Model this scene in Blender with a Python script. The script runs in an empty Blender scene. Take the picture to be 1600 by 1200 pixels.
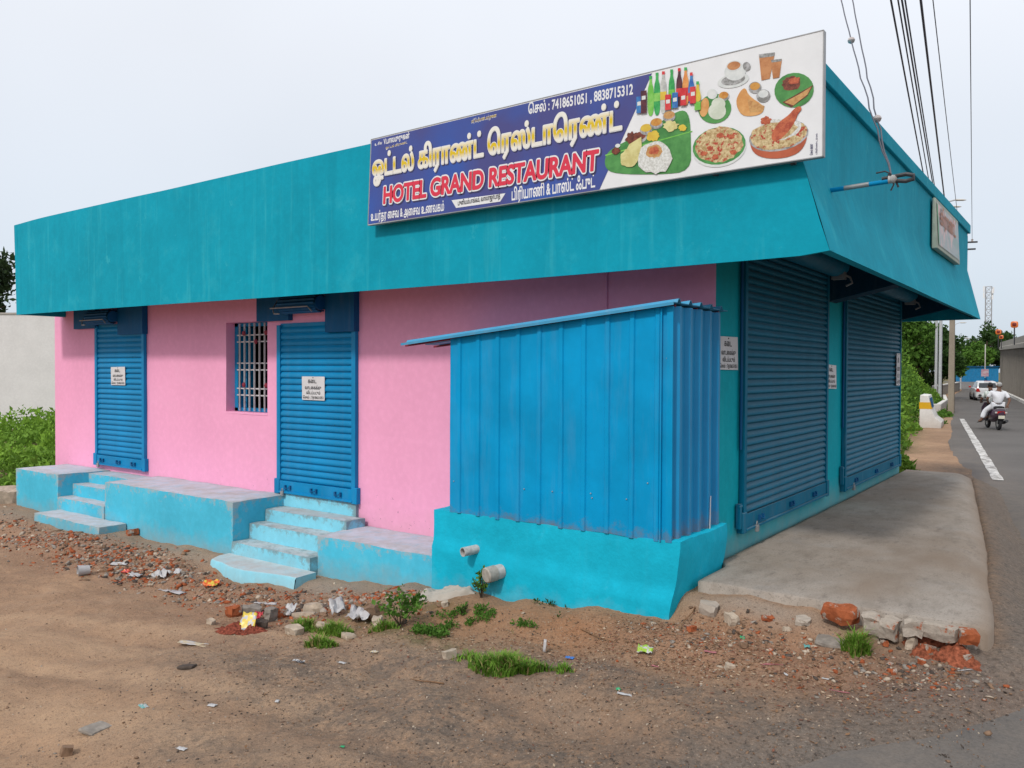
import bpy, math, random
import numpy as np
from mathutils import Vector, Matrix, noise as mnoise

random.seed(7)
rng = np.random.default_rng(7)
SC = bpy.context.scene
COL = SC.collection
R_ = math.radians

# ---------------------------------------------------------------- camera
YAW, PITCH, ROLL, FPX = -0.62714, -0.01739, 0.00432, 1271.67
CAM = np.array([2.619, -6.509, 1.6])


def cam_axes(y, p, r):
    f = np.array([math.sin(y) * math.cos(p), math.cos(y) * math.cos(p), math.sin(p)])
    rt = np.array([math.cos(y), -math.sin(y), 0.0])
    up = np.cross(rt, f)
    c, s = math.cos(r), math.sin(r)
    return c * rt + s * up, -s * rt + c * up, f


AX_R, AX_U, AX_F = cam_axes(YAW, PITCH, ROLL)
cam_data = bpy.data.cameras.new('camera')
cam = bpy.data.objects.new('camera', cam_data)
COL.objects.link(cam)
m = Matrix.Identity(4)
for i in range(3):
    m[i][0], m[i][1], m[i][2], m[i][3] = AX_R[i], AX_U[i], -AX_F[i], CAM[i]
cam.matrix_world = m
cam_data.sensor_width = 36.0
cam_data.lens = 36.0 * FPX / 1600.0
cam_data.clip_start = 0.05
cam_data.clip_end = 8000
SC.camera = cam

# ---------------------------------------------------------------- sky and sun
SUN_EL, SUN_AZ_X = R_(44), 0.03          # the sun stands behind the camera, over the lot
sun_dir = Vector((SUN_AZ_X, -1.0, 0)).normalized() * math.cos(SUN_EL) + Vector((0, 0, math.sin(SUN_EL)))
world = bpy.data.worlds.new("World")
SC.world = world
world.use_nodes = True
wn, wl = world.node_tree.nodes, world.node_tree.links
wn.clear()
w_out = wn.new('ShaderNodeOutputWorld')
w_mix = wn.new('ShaderNodeMixShader')
w_bg1 = wn.new('ShaderNodeBackground')
w_bg2 = wn.new('ShaderNodeBackground')
w_sky = wn.new('ShaderNodeTexSky')
w_sky.sky_type = 'NISHITA'
w_sky.sun_disc = False
w_sky.sun_elevation = SUN_EL
w_sky.sun_rotation = math.atan2(sun_dir.x, sun_dir.y)
w_bg1.inputs[1].default_value = 0.1
w_tc = wn.new('ShaderNodeTexCoord')
w_sep = wn.new('ShaderNodeSeparateXYZ')
w_ramp = wn.new('ShaderNodeValToRGB')
w_ramp.color_ramp.elements[0].position = 0.0
w_ramp.color_ramp.elements[0].color = (0.60, 0.69, 0.80, 1)
w_ramp.color_ramp.elements[1].position = 1.0
w_ramp.color_ramp.elements[1].color = (1.38, 1.42, 1.50, 1)
e = w_ramp.color_ramp.elements.new(0.12)
e.color = (0.77, 0.84, 0.93, 1)
e = w_ramp.color_ramp.elements.new(0.35)
e.color = (0.93, 0.965, 1.03, 1)
w_noise = wn.new('ShaderNodeTexNoise')
w_noise.inputs['Scale'].default_value = 1.6
w_noise.inputs['Detail'].default_value = 3
w_noise.inputs['Roughness'].default_value = 0.45
w_map = wn.new('ShaderNodeMapRange')
w_map.inputs[1].default_value = 0.3
w_map.inputs[2].default_value = 0.7
w_map.inputs[3].default_value = 0.92
w_map.inputs[4].default_value = 1.05
w_mul = wn.new('ShaderNodeVectorMath')
w_mul.operation = 'SCALE'
wl.new(w_tc.outputs['Generated'], w_sep.inputs[0])
wl.new(w_sep.outputs[2], w_ramp.inputs[0])
wl.new(w_tc.outputs['Generated'], w_noise.inputs['Vector'])
wl.new(w_noise.outputs[0], w_map.inputs[0])
wl.new(w_ramp.outputs[0], w_mul.inputs[0])
wl.new(w_map.outputs[0], w_mul.inputs['Scale'])
wl.new(w_sky.outputs[0], w_bg1.inputs[0])
wl.new(w_mul.outputs[0], w_bg2.inputs[0])
w_mix.inputs[0].default_value = 0.88      # thin overcast over the blue
wl.new(w_bg1.outputs[0], w_mix.inputs[1])
wl.new(w_bg2.outputs[0], w_mix.inputs[2])
wl.new(w_mix.outputs[0], w_out.inputs[0])

sun_data = bpy.data.lights.new('sun', 'SUN')
sun_data.energy = 2.05
sun_data.angle = R_(6)
sun_data.color = (1.0, 0.95, 0.88)
sun = bpy.data.objects.new('sun', sun_data)
sun.rotation_euler = sun_dir.to_track_quat('Z', 'Y').to_euler()
sun.location = (0, -20, 30)
COL.objects.link(sun)

SC.view_settings.view_transform = 'Standard'
SC.view_settings.look = 'None'
SC.view_settings.exposure = 0.0
SC.view_settings.gamma = 1.0
SC.view_settings.use_curve_mapping = False
SC.cycles.use_denoising = True
SC.cycles.max_bounces = 8
SC.cycles.transparent_max_bounces = 8


# ---------------------------------------------------------------- survey helpers: a sight line from the camera station meets a known plane
def ray(px, py):
    return AX_R * ((px - 800) / FPX) - AX_U * ((py - 600) / FPX) + AX_F


def on_y(px, py, y):
    g = ray(px, py)
    return CAM + g * ((y - CAM[1]) / g[1])


def on_x(px, py, x):
    g = ray(px, py)
    return CAM + g * ((x - CAM[0]) / g[0])


def on_z(px, py, z):
    g = ray(px, py)
    return CAM + g * ((z - CAM[2]) / g[2])


def at_depth(px, py, d):
    return CAM + ray(px, py) * d


# ---------------------------------------------------------------- noise and terrain
def _hash(i, j, s):
    n = (i.astype(np.int64) * 374761393 + j.astype(np.int64) * 668265263 + s * 974634777) & 0xffffffff
    n = ((n ^ (n >> 13)) * 1274126177) & 0xffffffff
    return ((n ^ (n >> 16)) & 0xffff) / 65535.0


def vnoise(x, y, s=0):
    x = np.asarray(x, float)
    y = np.asarray(y, float)
    i, j = np.floor(x), np.floor(y)
    u, v = x - i, y - j
    u, v = u * u * (3 - 2 * u), v * v * (3 - 2 * v)
    a, b, c, d = _hash(i, j, s), _hash(i + 1, j, s), _hash(i, j + 1, s), _hash(i + 1, j + 1, s)
    return (a * (1 - u) + b * u) * (1 - v) + (c * (1 - u) + d * u) * v - 0.5


def fbm(x, y, s=0, o=4, g=0.5):
    t, a, f = 0, 1, 1
    for k in range(o):
        t = t + a * vnoise(np.asarray(x) * f, np.asarray(y) * f, s + k)
        a *= g
        f *= 2.03
    return t


def smooth(a, b, x):
    t = np.clip((np.asarray(x, float) - a) / (b - a), 0, 1)
    return t * t * (3 - 2 * t)


TERRAIN = np.array([
    (-11.07, -.85, -.55), (-12.5, -.8, -.65), (-9.6, -1.2, -.58), (-7.8, -1.2, -.55), (-7.0, -.85, -.60),
    (-6.2, -.85, -.58), (-5.5, -.9, -.57), (-5.6, -1.25, -.64), (-4.9, -1.3, -.67), (-4.0, -1.2, -.66), (-4.1, -.75, -.60),
    (-3.2, -.75, -.55), (-2.5, -.75, -.48), (-2.3, -1.0, -.41), (-1.6, -1.0, -.36), (-1.0, -1.0, -.31),
    (-.3, -1.0, -.27), (.1, -1.0, -.25), (.22, -.74, -.09), (.14, -.68, -.08), (.5, -.72, -.06), (.8, -.72, -.06), (1.05, -.72, -.09), (1.3, -.74, -.13), (1.6, -.75, -.15), (1.9, -.75, -.14), (2.15, -.76, -.16), (2.2, -.4, -.13), (2.1, -.95, -.23),
    (.4, -.95, -.19), (.8, -.95, -.19), (1.2, -.95, -.21), (1.6, -.95, -.22), (.5, -1.2, -.25), (1.0, -1.2, -.25), (1.5, -1.2, -.25), (1.0, -.6, -.05), (.5, -.6, -.05), (1.6, -.6, -.12),
    (-9.5, -2.0, -.74), (-7.5, -1.9, -.77), (-6, -1.8, -.76), (-4.8, -1.9, -.74), (-3.5, -1.7, -.67),
    (-2.5, -1.9, -.58), (-1.5, -1.7, -.48), (-.5, -1.7, -.39), (.5, -1.6, -.33), (1.3, -1.6, -.29),
    (-12, -3, -.8), (-9, -3.5, -.8), (-6, -3.5, -.75), (-4, -3, -.68), (-3, -4.5, -.6), (-1.5, -3, -.5),
    (-1.5, -5, -.48), (0, -2.7, -.38), (.3, -4, -.36), (1.5, -2.6, -.28), (1.5, -4, -.28), (2.6, -3, -.25),
    (-3, -7, -.55), (0, -8, -.35), (3, -6, -.25), (-10, -8, -.75), (-20, -3, -.8), (-20, 3, -.8), (-14, 1, -.75),
    (-13, 4, -.75), (-5, 4, -.6), (0, 4, -.3), (0, 8, -.27), (2, 3, -.25), (-1, 11, -.24), (1.5, 8, -.25), (4, 5, -.25),
    (4, -5, -.25), (5, 0, -.25), (3, 12, -.25), (-5, 12, -.4), (-12, 10, -.7)])


def road_z(y):
    return -0.25 - 0.35 * smooth(28, 62, y)


def ground_z(x, y, fine=True):
    x = np.asarray(x, float)
    y = np.asarray(y, float)
    shp = x.shape
    xf, yf = x.ravel(), y.ravel()
    z = np.empty_like(xf)
    for k in range(0, len(xf), 20000):
        a, b = xf[k:k + 20000, None], yf[k:k + 20000, None]
        d2 = (a - TERRAIN[None, :, 0]) ** 2 + (b - TERRAIN[None, :, 1]) ** 2 + 0.012
        w = d2 ** -1.7
        z[k:k + 20000] = (w * TERRAIN[None, :, 2]).sum(1) / w.sum(1)
    far = np.clip(smooth(12, 22, yf) + smooth(-22, -34, xf) + smooth(6, 12, xf) + smooth(-9, -14, yf), 0, 1)
    zfar = road_z(yf) - 0.5 * smooth(-4, -16, xf - np.minimum(0, -(yf - 20) * 0.16)) * (1 - smooth(70, 120, yf))
    z = z * (1 - far) + zfar * far
    if fine:
        k = np.exp(-((xf + 3) ** 2 + (yf + 2) ** 2) / 900)
        on_lot = (1 - smooth(1.2, 2.3, xf + 0.12 * np.maximum(yf, 0)))
        z = z + k * (0.035 * fbm(xf * 1.1, yf * 1.1, 3, 3) + on_lot * (0.026 * fbm(xf * 5, yf * 5, 11, 3) + 0.010 * fbm(xf * 22, yf * 22, 15, 2)))
        # wheel ruts that curve across the lot
        rr = np.sqrt((xf + 1.5) ** 2 + (yf + 12.0) ** 2)
        for r0 in (8.6, 9.5, 7.6):
            z = z - on_lot * 0.030 * np.exp(-((rr - r0 + 0.12 * fbm(xf, yf, 31, 2)) / 0.14) ** 2) * (yf < -1.8)
    return z.reshape(shp)


def gz(x, y):
    return float(ground_z(np.array([x]), np.array([y]))[0])


def on_ground(px, py):
    z = -0.4
    for _ in range(14):
        p = on_z(px, py, z)
        z = 0.5 * z + 0.5 * gz(p[0], p[1])
    return on_z(px, py, z)


# ---------------------------------------------------------------- mesh building
class MB:
    def __init__(self):
        self.v, self.f, self.mi, self.sm = [], [], [], []

    def add(self, verts, faces, mat=0, smooth_=False):
        o = len(self.v)
        self.v.extend([tuple(map(float, p)) for p in verts])
        for q in faces:
            self.f.append(tuple(o + i for i in q))
            self.mi.append(mat)
            self.sm.append(smooth_)
        return self

    def box(self, x0, x1, y0, y1, z0, z1, mat=0):
        v = [(x0, y0, z0), (x1, y0, z0), (x1, y1, z0), (x0, y1, z0), (x0, y0, z1), (x1, y0, z1), (x1, y1, z1), (x0, y1, z1)]
        return self.add(v, [(0, 3, 2, 1), (4, 5, 6, 7), (0, 1, 5, 4), (1, 2, 6, 5), (2, 3, 7, 6), (3, 0, 4, 7)], mat)

    def bar(self, a, b, w, h, mat=0, up=(0, 0, 1)):
        a, b, up = Vector(a), Vector(b), Vector(up)
        d = (b - a).normalized()
        s = d.cross(up)
        if s.length < 1e-4:
            s = d.cross(Vector((1, 0, 0)))
        s.normalize()
        t = s.cross(d).normalized()
        s, t = s * w / 2, t * h / 2
        v = [a - s - t, a + s - t, a + s + t, a - s + t, b - s - t, b + s - t, b + s + t, b - s + t]
        return self.add(v, [(0, 3, 2, 1), (4, 5, 6, 7), (0, 1, 5, 4), (1, 2, 6, 5), (2, 3, 7, 6), (3, 0, 4, 7)], mat)

    def tube(self, pts, r, n=8, mat=0, cap=True, taper=None):
        pts = [Vector(p) for p in pts]
        rings = []
        prev = None
        for i, p in enumerate(pts):
            d = (pts[min(i + 1, len(pts) - 1)] - pts[max(i - 1, 0)]).normalized()
            if prev is None:
                s = d.cross(Vector((0, 0, 1)))
                if s.length < 1e-3:
                    s = d.cross(Vector((1, 0, 0)))
            else:
                s = prev - d * prev.dot(d)
            s.normalize()
            prev = s
            t = d.cross(s)
            rr = r if taper is None else taper[i]
            rings.append([p + (s * math.cos(2 * math.pi * k / n) + t * math.sin(2 * math.pi * k / n)) * rr for k in range(n)])
        v = [q for ring in rings for q in ring]
        f = []
        for i in range(len(pts) - 1):
            for k in range(n):
                f.append((i * n + k, i * n + (k + 1) % n, (i + 1) * n + (k + 1) % n, (i + 1) * n + k))
        if cap:
            f.append(tuple(reversed(range(n))))
            f.append(tuple(range((len(pts) - 1) * n, len(pts) * n)))
        return self.add(v, f, mat, True)

    def prism(self, pts, d, mat=0):
        """polygon pts (3D) pushed along d"""
        n = len(pts)
        d = Vector(d)
        v = [Vector(p) for p in pts] + [Vector(p) + d for p in pts]
        f = [tuple(range(n)), tuple(reversed(range(n, 2 * n)))] + [(i, i + n, (i + 1) % n + n, (i + 1) % n) for i in range(n)]
        return self.add(v, f, mat)

    def loft(self, rings, mat=0, cap=True, smooth_=True, closed=True):
        n = len(rings[0])
        v = [p for r in rings for p in r]
        f = []
        for i in range(len(rings) - 1):
            for k in range(n if closed else n - 1):
                f.append((i * n + k, i * n + (k + 1) % n, (i + 1) * n + (k + 1) % n, (i + 1) * n + k))
        if cap and closed:
            f.append(tuple(reversed(range(n))))
            f.append(tuple(range((len(rings) - 1) * n, len(rings) * n)))
        return self.add(v, f, mat, smooth_)

    def rough_box(self, x0, x1, y0, y1, z0, z1, step=0.12, amp=0.012, rnd=0.01, mat=0):
        """hand-plastered block: subdivided faces, wavy surface, rounded arrises"""
        o = len(self.v)
        key = {}
        ns = [max(1, int(round((b - a) / step))) for a, b in ((x0, x1), (y0, y1), (z0, z1))]
        lo, hi = (x0, y0, z0), (x1, y1, z1)

        def vid(ijk):
            if ijk in key:
                return key[ijk]
            p = [lo[k] + (hi[k] - lo[k]) * ijk[k] / ns[k] for k in range(3)]
            ext = [k for k in range(3) if ijk[k] in (0, ns[k])]
            if len(ext) >= 2:
                for k in ext:
                    p[k] += (0.5 * rnd * (0.3 if len(ext) == 2 else 0.42)) * (1 if ijk[k] == 0 else -1)
            q = Vector(p)
            n1 = mnoise.noise_vector(q * 2.3 + Vector((3, 5, 9)))
            n2 = mnoise.noise_vector(q * 9.0 + Vector((1, 7, 2)))
            q = q + n1 * amp + n2 * amp * 0.45
            self.v.append(tuple(q))
            key[ijk] = len(self.v) - 1
            return key[ijk]
        for ax in range(3):
            b, c = (ax + 1) % 3, (ax + 2) % 3
            for side in (0, ns[ax]):
                for i in range(ns[b]):
                    for j in range(ns[c]):
                        q = []
                        for di, dj in ((0, 0), (1, 0), (1, 1), (0, 1)):
                            t = [0, 0, 0]
                            t[ax], t[b], t[c] = side, i + di, j + dj
                            q.append(vid(tuple(t)))
                        if side == 0:
                            q.reverse()
                        self.f.append(tuple(q))
                        self.mi.append(mat)
                        self.sm.append(True)
        return self

    def mesh(self, name, mats, crease=40):
        me = bpy.data.meshes.new(name)
        me.from_pydata(self.v, [], self.f)
        for mt in (mats if isinstance(mats, (list, tuple)) else [mats]):
            me.materials.append(mt)
        me.polygons.foreach_set('material_index', self.mi)
        me.polygons.foreach_set('use_smooth', self.sm)
        me.update()
        me.set_sharp_from_angle(angle=math.radians(crease))
        return me

    def build(self, name, mats, parent=None, bevel=0.0):
        o = bpy.data.objects.new(name, self.mesh(name, mats))
        COL.objects.link(o)
        if parent is not None:
            attach(o, parent)
        if bevel:
            b = o.modifiers.new('bevel', 'BEVEL')
            b.width = bevel
            b.segments = 2
            b.limit_method = 'ANGLE'
        return o


def attach(o, parent):
    """the part keeps the coordinates it was modelled in"""
    o.parent = parent
    o.matrix_parent_inverse = Matrix.Translation(-world_loc(parent))


def world_loc(o):
    v = Vector(o.location)
    if o.parent is not None and o.type == 'MESH':
        return Vector((0, 0, 0)) + v
    return v


def tag(o, label=None, cat=None, group=None, kind=None):
    if label:
        o['label'] = label
    if cat:
        o['category'] = cat
    if group:
        o['group'] = group
    if kind:
        o['kind'] = kind
    return o


def thing(name, label, cat, loc, group=None, rz=0.0):
    o = bpy.data.objects.new(name, None)
    o.empty_display_size = 0.2
    o.location = loc
    o.rotation_euler = (0, 0, rz)
    COL.objects.link(o)
    return tag(o, label, cat, group)


def local(o, parent):
    """the part is modelled in its thing's own axes"""
    o.parent = parent
    return o


def inst(src, name, parent, loc, keep=True, rot=None, scale=None):
    o = src.copy()
    o.name = name
    COL.objects.link(o)
    o.parent = parent
    o.location = loc
    if rot is not None:
        o.rotation_euler = rot
    if scale is not None:
        o.scale = scale
    return o


def np_mesh(name, verts, faces, mat, smooth_=False):
    verts = np.asarray(verts, np.float32)
    faces = np.asarray(faces, np.int32)
    me = bpy.data.meshes.new(name)
    k = faces.shape[1]
    me.vertices.add(len(verts))
    me.vertices.foreach_set('co', verts.ravel())
    me.loops.add(faces.size)
    me.loops.foreach_set('vertex_index', faces.ravel())
    me.polygons.add(len(faces))
    me.polygons.foreach_set('loop_start', np.arange(0, faces.size, k, dtype=np.int32))
    me.polygons.foreach_set('loop_total', np.full(len(faces), k, np.int32))
    if smooth_:
        me.polygons.foreach_set('use_smooth', np.ones(len(faces), bool))
    for mt in (mat if isinstance(mat, (list, tuple)) else [mat]):
        me.materials.append(mt)
    me.update(calc_edges=True)
    me.validate()
    return me


def np_obj(name, verts, faces, mat, parent=None, smooth_=False):
    o = bpy.data.objects.new(name, np_mesh(name, verts, faces, mat, smooth_))
    COL.objects.link(o)
    if parent is not None:
        attach(o, parent)
    return o


# ---------------------------------------------------------------- materials
class MatB:
    def __init__(self, name, rough=0.7, spec=0.3, metal=0.0):
        self.m = bpy.data.materials.new(name)
        self.m.use_nodes = True
        self.n, self.l = self.m.node_tree.nodes, self.m.node_tree.links
        self.p = self.n['Principled BSDF']
        self.p.inputs['Roughness'].default_value = rough
        self.p.inputs['Specular IOR Level'].default_value = spec
        self.p.inputs['Metallic'].default_value = metal
        self.tc = self.n.new('ShaderNodeTexCoord')

    def noise(self, scale, detail=4, rough=0.55, stretch=None, dist=0.0, off=None):
        t = self.n.new('ShaderNodeTexNoise')
        t.inputs['Scale'].default_value = scale
        t.inputs['Detail'].default_value = detail
        t.inputs['Roughness'].default_value = rough
        t.inputs['Distortion'].default_value = dist
        if stretch or off:
            mp = self.n.new('ShaderNodeMapping')
            if stretch:
                mp.inputs['Scale'].default_value = stretch
            if off:
                mp.inputs['Location'].default_value = off
            self.l.new(self.tc.outputs['Object'], mp.inputs[0])
            self.l.new(mp.outputs[0], t.inputs['Vector'])
        else:
            self.l.new(self.tc.outputs['Object'], t.inputs['Vector'])
        return t.outputs[0]

    def voronoi(self, scale, feature='F1'):
        t = self.n.new('ShaderNodeTexVoronoi')
        t.feature = feature
        t.inputs['Scale'].default_value = scale
        self.l.new(self.tc.outputs['Object'], t.inputs['Vector'])
        return t

    def ramp(self, val, a, b, lo=0.0, hi=1.0):
        r = self.n.new('ShaderNodeMapRange')
        r.inputs[1].default_value, r.inputs[2].default_value = a, b
        r.inputs[3].default_value, r.inputs[4].default_value = lo, hi
        self.l.new(val, r.inputs[0])
        return r.outputs[0]

    def math(self, op, a, b=None):
        t = self.n.new('ShaderNodeMath')
        t.operation = op
        for k, q in enumerate((a, b)):
            if q is None:
                continue
            if isinstance(q, (int, float)):
                t.inputs[k].default_value = q
            else:
                self.l.new(q, t.inputs[k])
        return t.outputs[0]

    def rgb(self, c):
        t = self.n.new('ShaderNodeRGB')
        t.outputs[0].default_value = (*c, 1)
        return t.outputs[0]

    def mix(self, fac, a, b, mode='MIX'):
        t = self.n.new('ShaderNodeMix')
        t.data_type = 'RGBA'
        t.blend_type = mode
        for key, q in ((0, fac), (6, a), (7, b)):
            if isinstance(q, (int, float)):
                t.inputs[key].default_value = q
            elif isinstance(q, (tuple, list)):
                t.inputs[key].default_value = (*q[:3], 1)
            else:
                self.l.new(q, t.inputs[key])
        return t.outputs[2]

    def attr(self, name, fac=True):
        t = self.n.new('ShaderNodeAttribute')
        t.attribute_name = name
        return t.outputs['Fac' if fac else 'Color']

    def coord(self, axis):
        s = self.n.new('ShaderNodeSeparateXYZ')
        self.l.new(self.tc.outputs['Object'], s.inputs[0])
        return s.outputs[axis]

    def rand(self):
        t = self.n.new('ShaderNodeObjectInfo')
        return t.outputs['Random']

    def color(self, c):
        if isinstance(c, tuple):
            self.p.inputs['Base Color'].default_value = (*c, 1)
        else:
            self.l.new(c, self.p.inputs['Base Color'])
        return self

    def bump(self, h, strength=0.3, dist=0.01):
        b = self.n.new('ShaderNodeBump')
        b.inputs['Strength'].default_value = strength
        b.inputs['Distance'].default_value = dist
        self.l.new(h, b.inputs['Height'])
        prev = self.p.inputs['Normal'].links
        if prev:
            self.l.new(prev[0].from_socket, b.inputs['Normal'])
        self.l.new(b.outputs[0], self.p.inputs['Normal'])
        return self


def tint(c, k):
    return tuple(max(0.0, min(1.0, q * k)) for q in c)


def plain(name, c, rough=0.6, spec=0.3, metal=0.0, var=0.12, scale=12):
    b = MatB(name, rough, spec, metal)
    b.color(b.mix(b.ramp(b.noise(scale), 0.3, 0.7), tint(c, 1 - var), tint(c, 1 + var)))
    return b.m


def wall_paint(name, c, dust=(0.34, 0.27, 0.21), dust_z=None, streak=0.5, chips=0.25, chip_c=None, var=0.10, bump=0.35, rough=0.75, top=None, blotch=0.12, wear=None):
    b = MatB(name, rough, 0.10)
    big = b.noise(0.9, 5, 0.6)
    fine = b.noise(14, 5, 0.65)
    c1 = b.mix(b.ramp(big, 0.3, 0.7), tint(c, 1 - var), tint(c, 1 + var))
    c1 = b.mix(b.math('MULTIPLY', b.ramp(fine, 0.45, 0.75), 0.35), c1, tint(c, 1.28))
    # brush and rain streaks run down the wall
    st = b.noise(9, 4, 0.6, stretch=(1, 1, 0.07))
    pale = chip_c or tuple(0.6 * q + 0.3 for q in c)
    c1 = b.mix(b.math('MULTIPLY', b.ramp(st, 0.56, 0.76), 0.28 * streak), c1, pale)
    bl = b.noise(2.1, 9, 0.68, off=(21, 4, 13))
    c1 = b.mix(b.math('MULTIPLY', b.ramp(bl, 0.46, 0.60), blotch), c1, tint(c, 0.72))
    c1 = b.mix(b.math('MULTIPLY', b.ramp(bl, 0.44, 0.34), blotch * .8), c1, pale)
    st2 = b.noise(6, 4, 0.6, stretch=(1, 1, 0.05), off=(7, 3, 0))
    c1 = b.mix(b.math('MULTIPLY', b.ramp(st2, 0.55, 0.8), 0.30 * streak), c1, tint(c, 0.62))
    ch = b.noise(3.0, 8, 0.75, off=(11, 2, 5))
    c1 = b.mix(b.math('MULTIPLY', b.ramp(ch, 0.62, 0.72), chips), c1, pale)
    if dust_z is not None:
        g = b.ramp(b.math('ADD', b.coord(2), b.math('MULTIPLY', b.noise(4, 5, 0.7), 0.5)), dust_z[0] + 0.25, dust_z[1] + 0.25, 1, 0)
        c1 = b.mix(b.math('MULTIPLY', g, dust_z[2]), c1, dust)
    if top is not None:
        # trodden upper faces: paint worn off, dust trodden in
        geo = b.n.new('ShaderNodeNewGeometry')
        sx = b.n.new('ShaderNodeSeparateXYZ')
        b.l.new(geo.outputs['Normal'], sx.inputs[0])
        worn = b.mix(b.ramp(b.noise(3.4, 7, 0.75), 0.40, 0.66), top, (0.42, 0.39, 0.37))
        c1 = b.mix(b.math('MULTIPLY', b.ramp(sx.outputs[2], 0.55, 0.85), b.ramp(b.noise(6, 6, 0.7), 0.2, 0.5, 0.5, 0.95)), c1, worn)
    if name == 'pink_paint':       # scuffs and flaked spots near the foot of the wall
        zf = b.ramp(b.coord(2), .02, .35, 1, 0)
        sc_ = b.math('MULTIPLY', zf, b.ramp(b.noise(16, 5, 0.7, off=(2, 0, 6)), 0.63, 0.67))
        c1 = b.mix(b.math('MULTIPLY', sc_, .8), c1, (0.22, 0.10, 0.11))
    if wear is not None:
        geo2 = b.n.new('ShaderNodeNewGeometry')
        e_ = b.ramp(b.math('ADD', geo2.outputs['Pointiness'], b.math('MULTIPLY', b.ramp(b.noise(11, 7, 0.75), 0.3, 0.7, -1, 1), 0.06)), 0.55, 0.60)
        c1 = b.mix(b.math('MULTIPLY', e_, 0.85), c1, wear)
    b.color(c1)
    b.bump(b.noise(45, 5, 0.6), bump * 0.5, 0.004)
    b.bump(b.noise(5, 4, 0.6), bump, 0.015)
    return b.m


def metal_paint(name, c, dust=(0.33, 0.30, 0.27), amount=0.25, rough=0.5, spec=0.14, up=0.0, rust=None):
    b = MatB(name, rough, spec)
    c1 = b.mix(b.ramp(b.noise(2.2, 5, 0.6), 0.3, 0.7), tint(c, 0.84), tint(c, 1.12))
    c1 = b.mix(b.ramp(b.rand(), 0, 1, 0, .28), c1, tint(c, 0.60))
    st = b.noise(10, 5, 0.65, stretch=(1, 1, 0.12))
    c1 = b.mix(b.math('MULTIPLY', b.ramp(st, 0.5, 0.75), amount), c1, dust)
    sp = b.noise(40, 6, 0.7)
    c1 = b.mix(b.math('MULTIPLY', b.ramp(sp, 0.62, 0.72), amount * 0.7), c1, dust)
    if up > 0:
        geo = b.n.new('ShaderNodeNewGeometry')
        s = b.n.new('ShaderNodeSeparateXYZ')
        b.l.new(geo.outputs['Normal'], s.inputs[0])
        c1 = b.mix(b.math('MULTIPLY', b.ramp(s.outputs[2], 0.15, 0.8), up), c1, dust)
    if rust is not None:
        g = b.ramp(b.math('ADD', b.coord(2), b.math('MULTIPLY', b.noise(7, 7, 0.75), 0.5)), rust, rust + .14, 1, 0)
        c1 = b.mix(b.math('MULTIPLY', g, .75), c1, (0.17, 0.13, 0.11))
    b.color(c1)
    b.l.new(b.ramp(st, 0.3, 0.8, rough - 0.08, rough + 0.25), b.p.inputs['Roughness'])
    b.bump(b.noise(7, 3), 0.1, 0.01)
    return b.m


TEAL = (0.004, 0.295, 0.405)
M = {}
M['teal'] = wall_paint('teal_paint', TEAL, streak=1.25, chips=0.50, chip_c=(0.06, 0.46, 0.52), var=0.10, blotch=0.20)
M['teal_wall'] = wall_paint('teal_wall_paint', (0.004, 0.355, 0.43), streak=0.6, chips=0.25, chip_c=(0.04, 0.42, 0.47), dust_z=(-0.05, 0.30, 0.40))
M['pink'] = wall_paint('pink_paint', (0.825, 0.362, 0.545), streak=0.16, chips=0.14, chip_c=(0.82, 0.52, 0.64), var=0.045, bump=0.07, dust_z=(-0.30, 0.12, 0.30), dust=(0.50, 0.30, 0.28), blotch=0.05)
M['cyan'] = wall_paint('cyan_platform_paint', (0.072, 0.48, 0.66), blotch=0.25, wear=(0.36, 0.40, 0.40), dust_z=(-0.72, -0.36, 0.60), streak=0.35, chips=0.22, chip_c=(0.22, 0.58, 0.68), top=(0.52, 0.54, 0.60))
M['cyan_bright'] = wall_paint('cyan_plinth_paint', (0.008, 0.42, 0.585), blotch=0.34, dust_z=(-0.50, -0.2, 0.30), streak=0.3, chips=0.25, chip_c=(0.10, 0.55, 0.70), bump=0.7)
M['cyan_pale'] = wall_paint('pale_step_paint', (0.22, 0.60, 0.74), blotch=0.22, wear=(0.20, 0.27, 0.28), dust_z=(-0.72, -0.40, 0.45), streak=0.35, chips=0.3, chip_c=(0.12, 0.33, 0.38), top=(0.46, 0.53, 0.55))
M['blue_sheet'] = metal_paint('blue_coated_sheet', (0.001, 0.275, 0.545), amount=0.07, rough=0.5, spec=.10, rust=.50)
M['roof_sheet'] = metal_paint('blue_roof_sheet', (0.06, 0.30, 0.50), amount=0.2, rough=0.4)
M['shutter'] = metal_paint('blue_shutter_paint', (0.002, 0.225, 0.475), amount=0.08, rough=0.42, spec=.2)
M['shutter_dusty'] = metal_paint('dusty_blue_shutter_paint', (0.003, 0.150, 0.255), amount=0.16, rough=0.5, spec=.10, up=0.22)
M['blue_dark'] = metal_paint('dark_blue_paint', (0.006, 0.10, 0.25), amount=0.10, rough=0.55)
M['soffit_dark'] = wall_paint('soffit_shade_paint', (0.006, 0.045, 0.085), streak=.3, chips=.1)  # navy taken darker so the colour deepens the shade under the overhang
M['grey_metal'] = plain('grey_metal', (0.30, 0.30, 0.30), 0.45, 0.5, 0.3)
M['dark_metal'] = plain('dark_metal', (0.04, 0.04, 0.045), 0.5, 0.4)
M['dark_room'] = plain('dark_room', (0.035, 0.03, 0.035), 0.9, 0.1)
M['white_bar'] = plain('white_bar_paint', (0.52, 0.50, 0.52), 0.5)
M['red_boss'] = plain('red_boss_paint', (0.22, 0.02, 0.04), 0.5)
M['pvc'] = plain('grey_pvc', (0.45, 0.43, 0.41), 0.5, var=0.2, scale=30)
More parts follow.
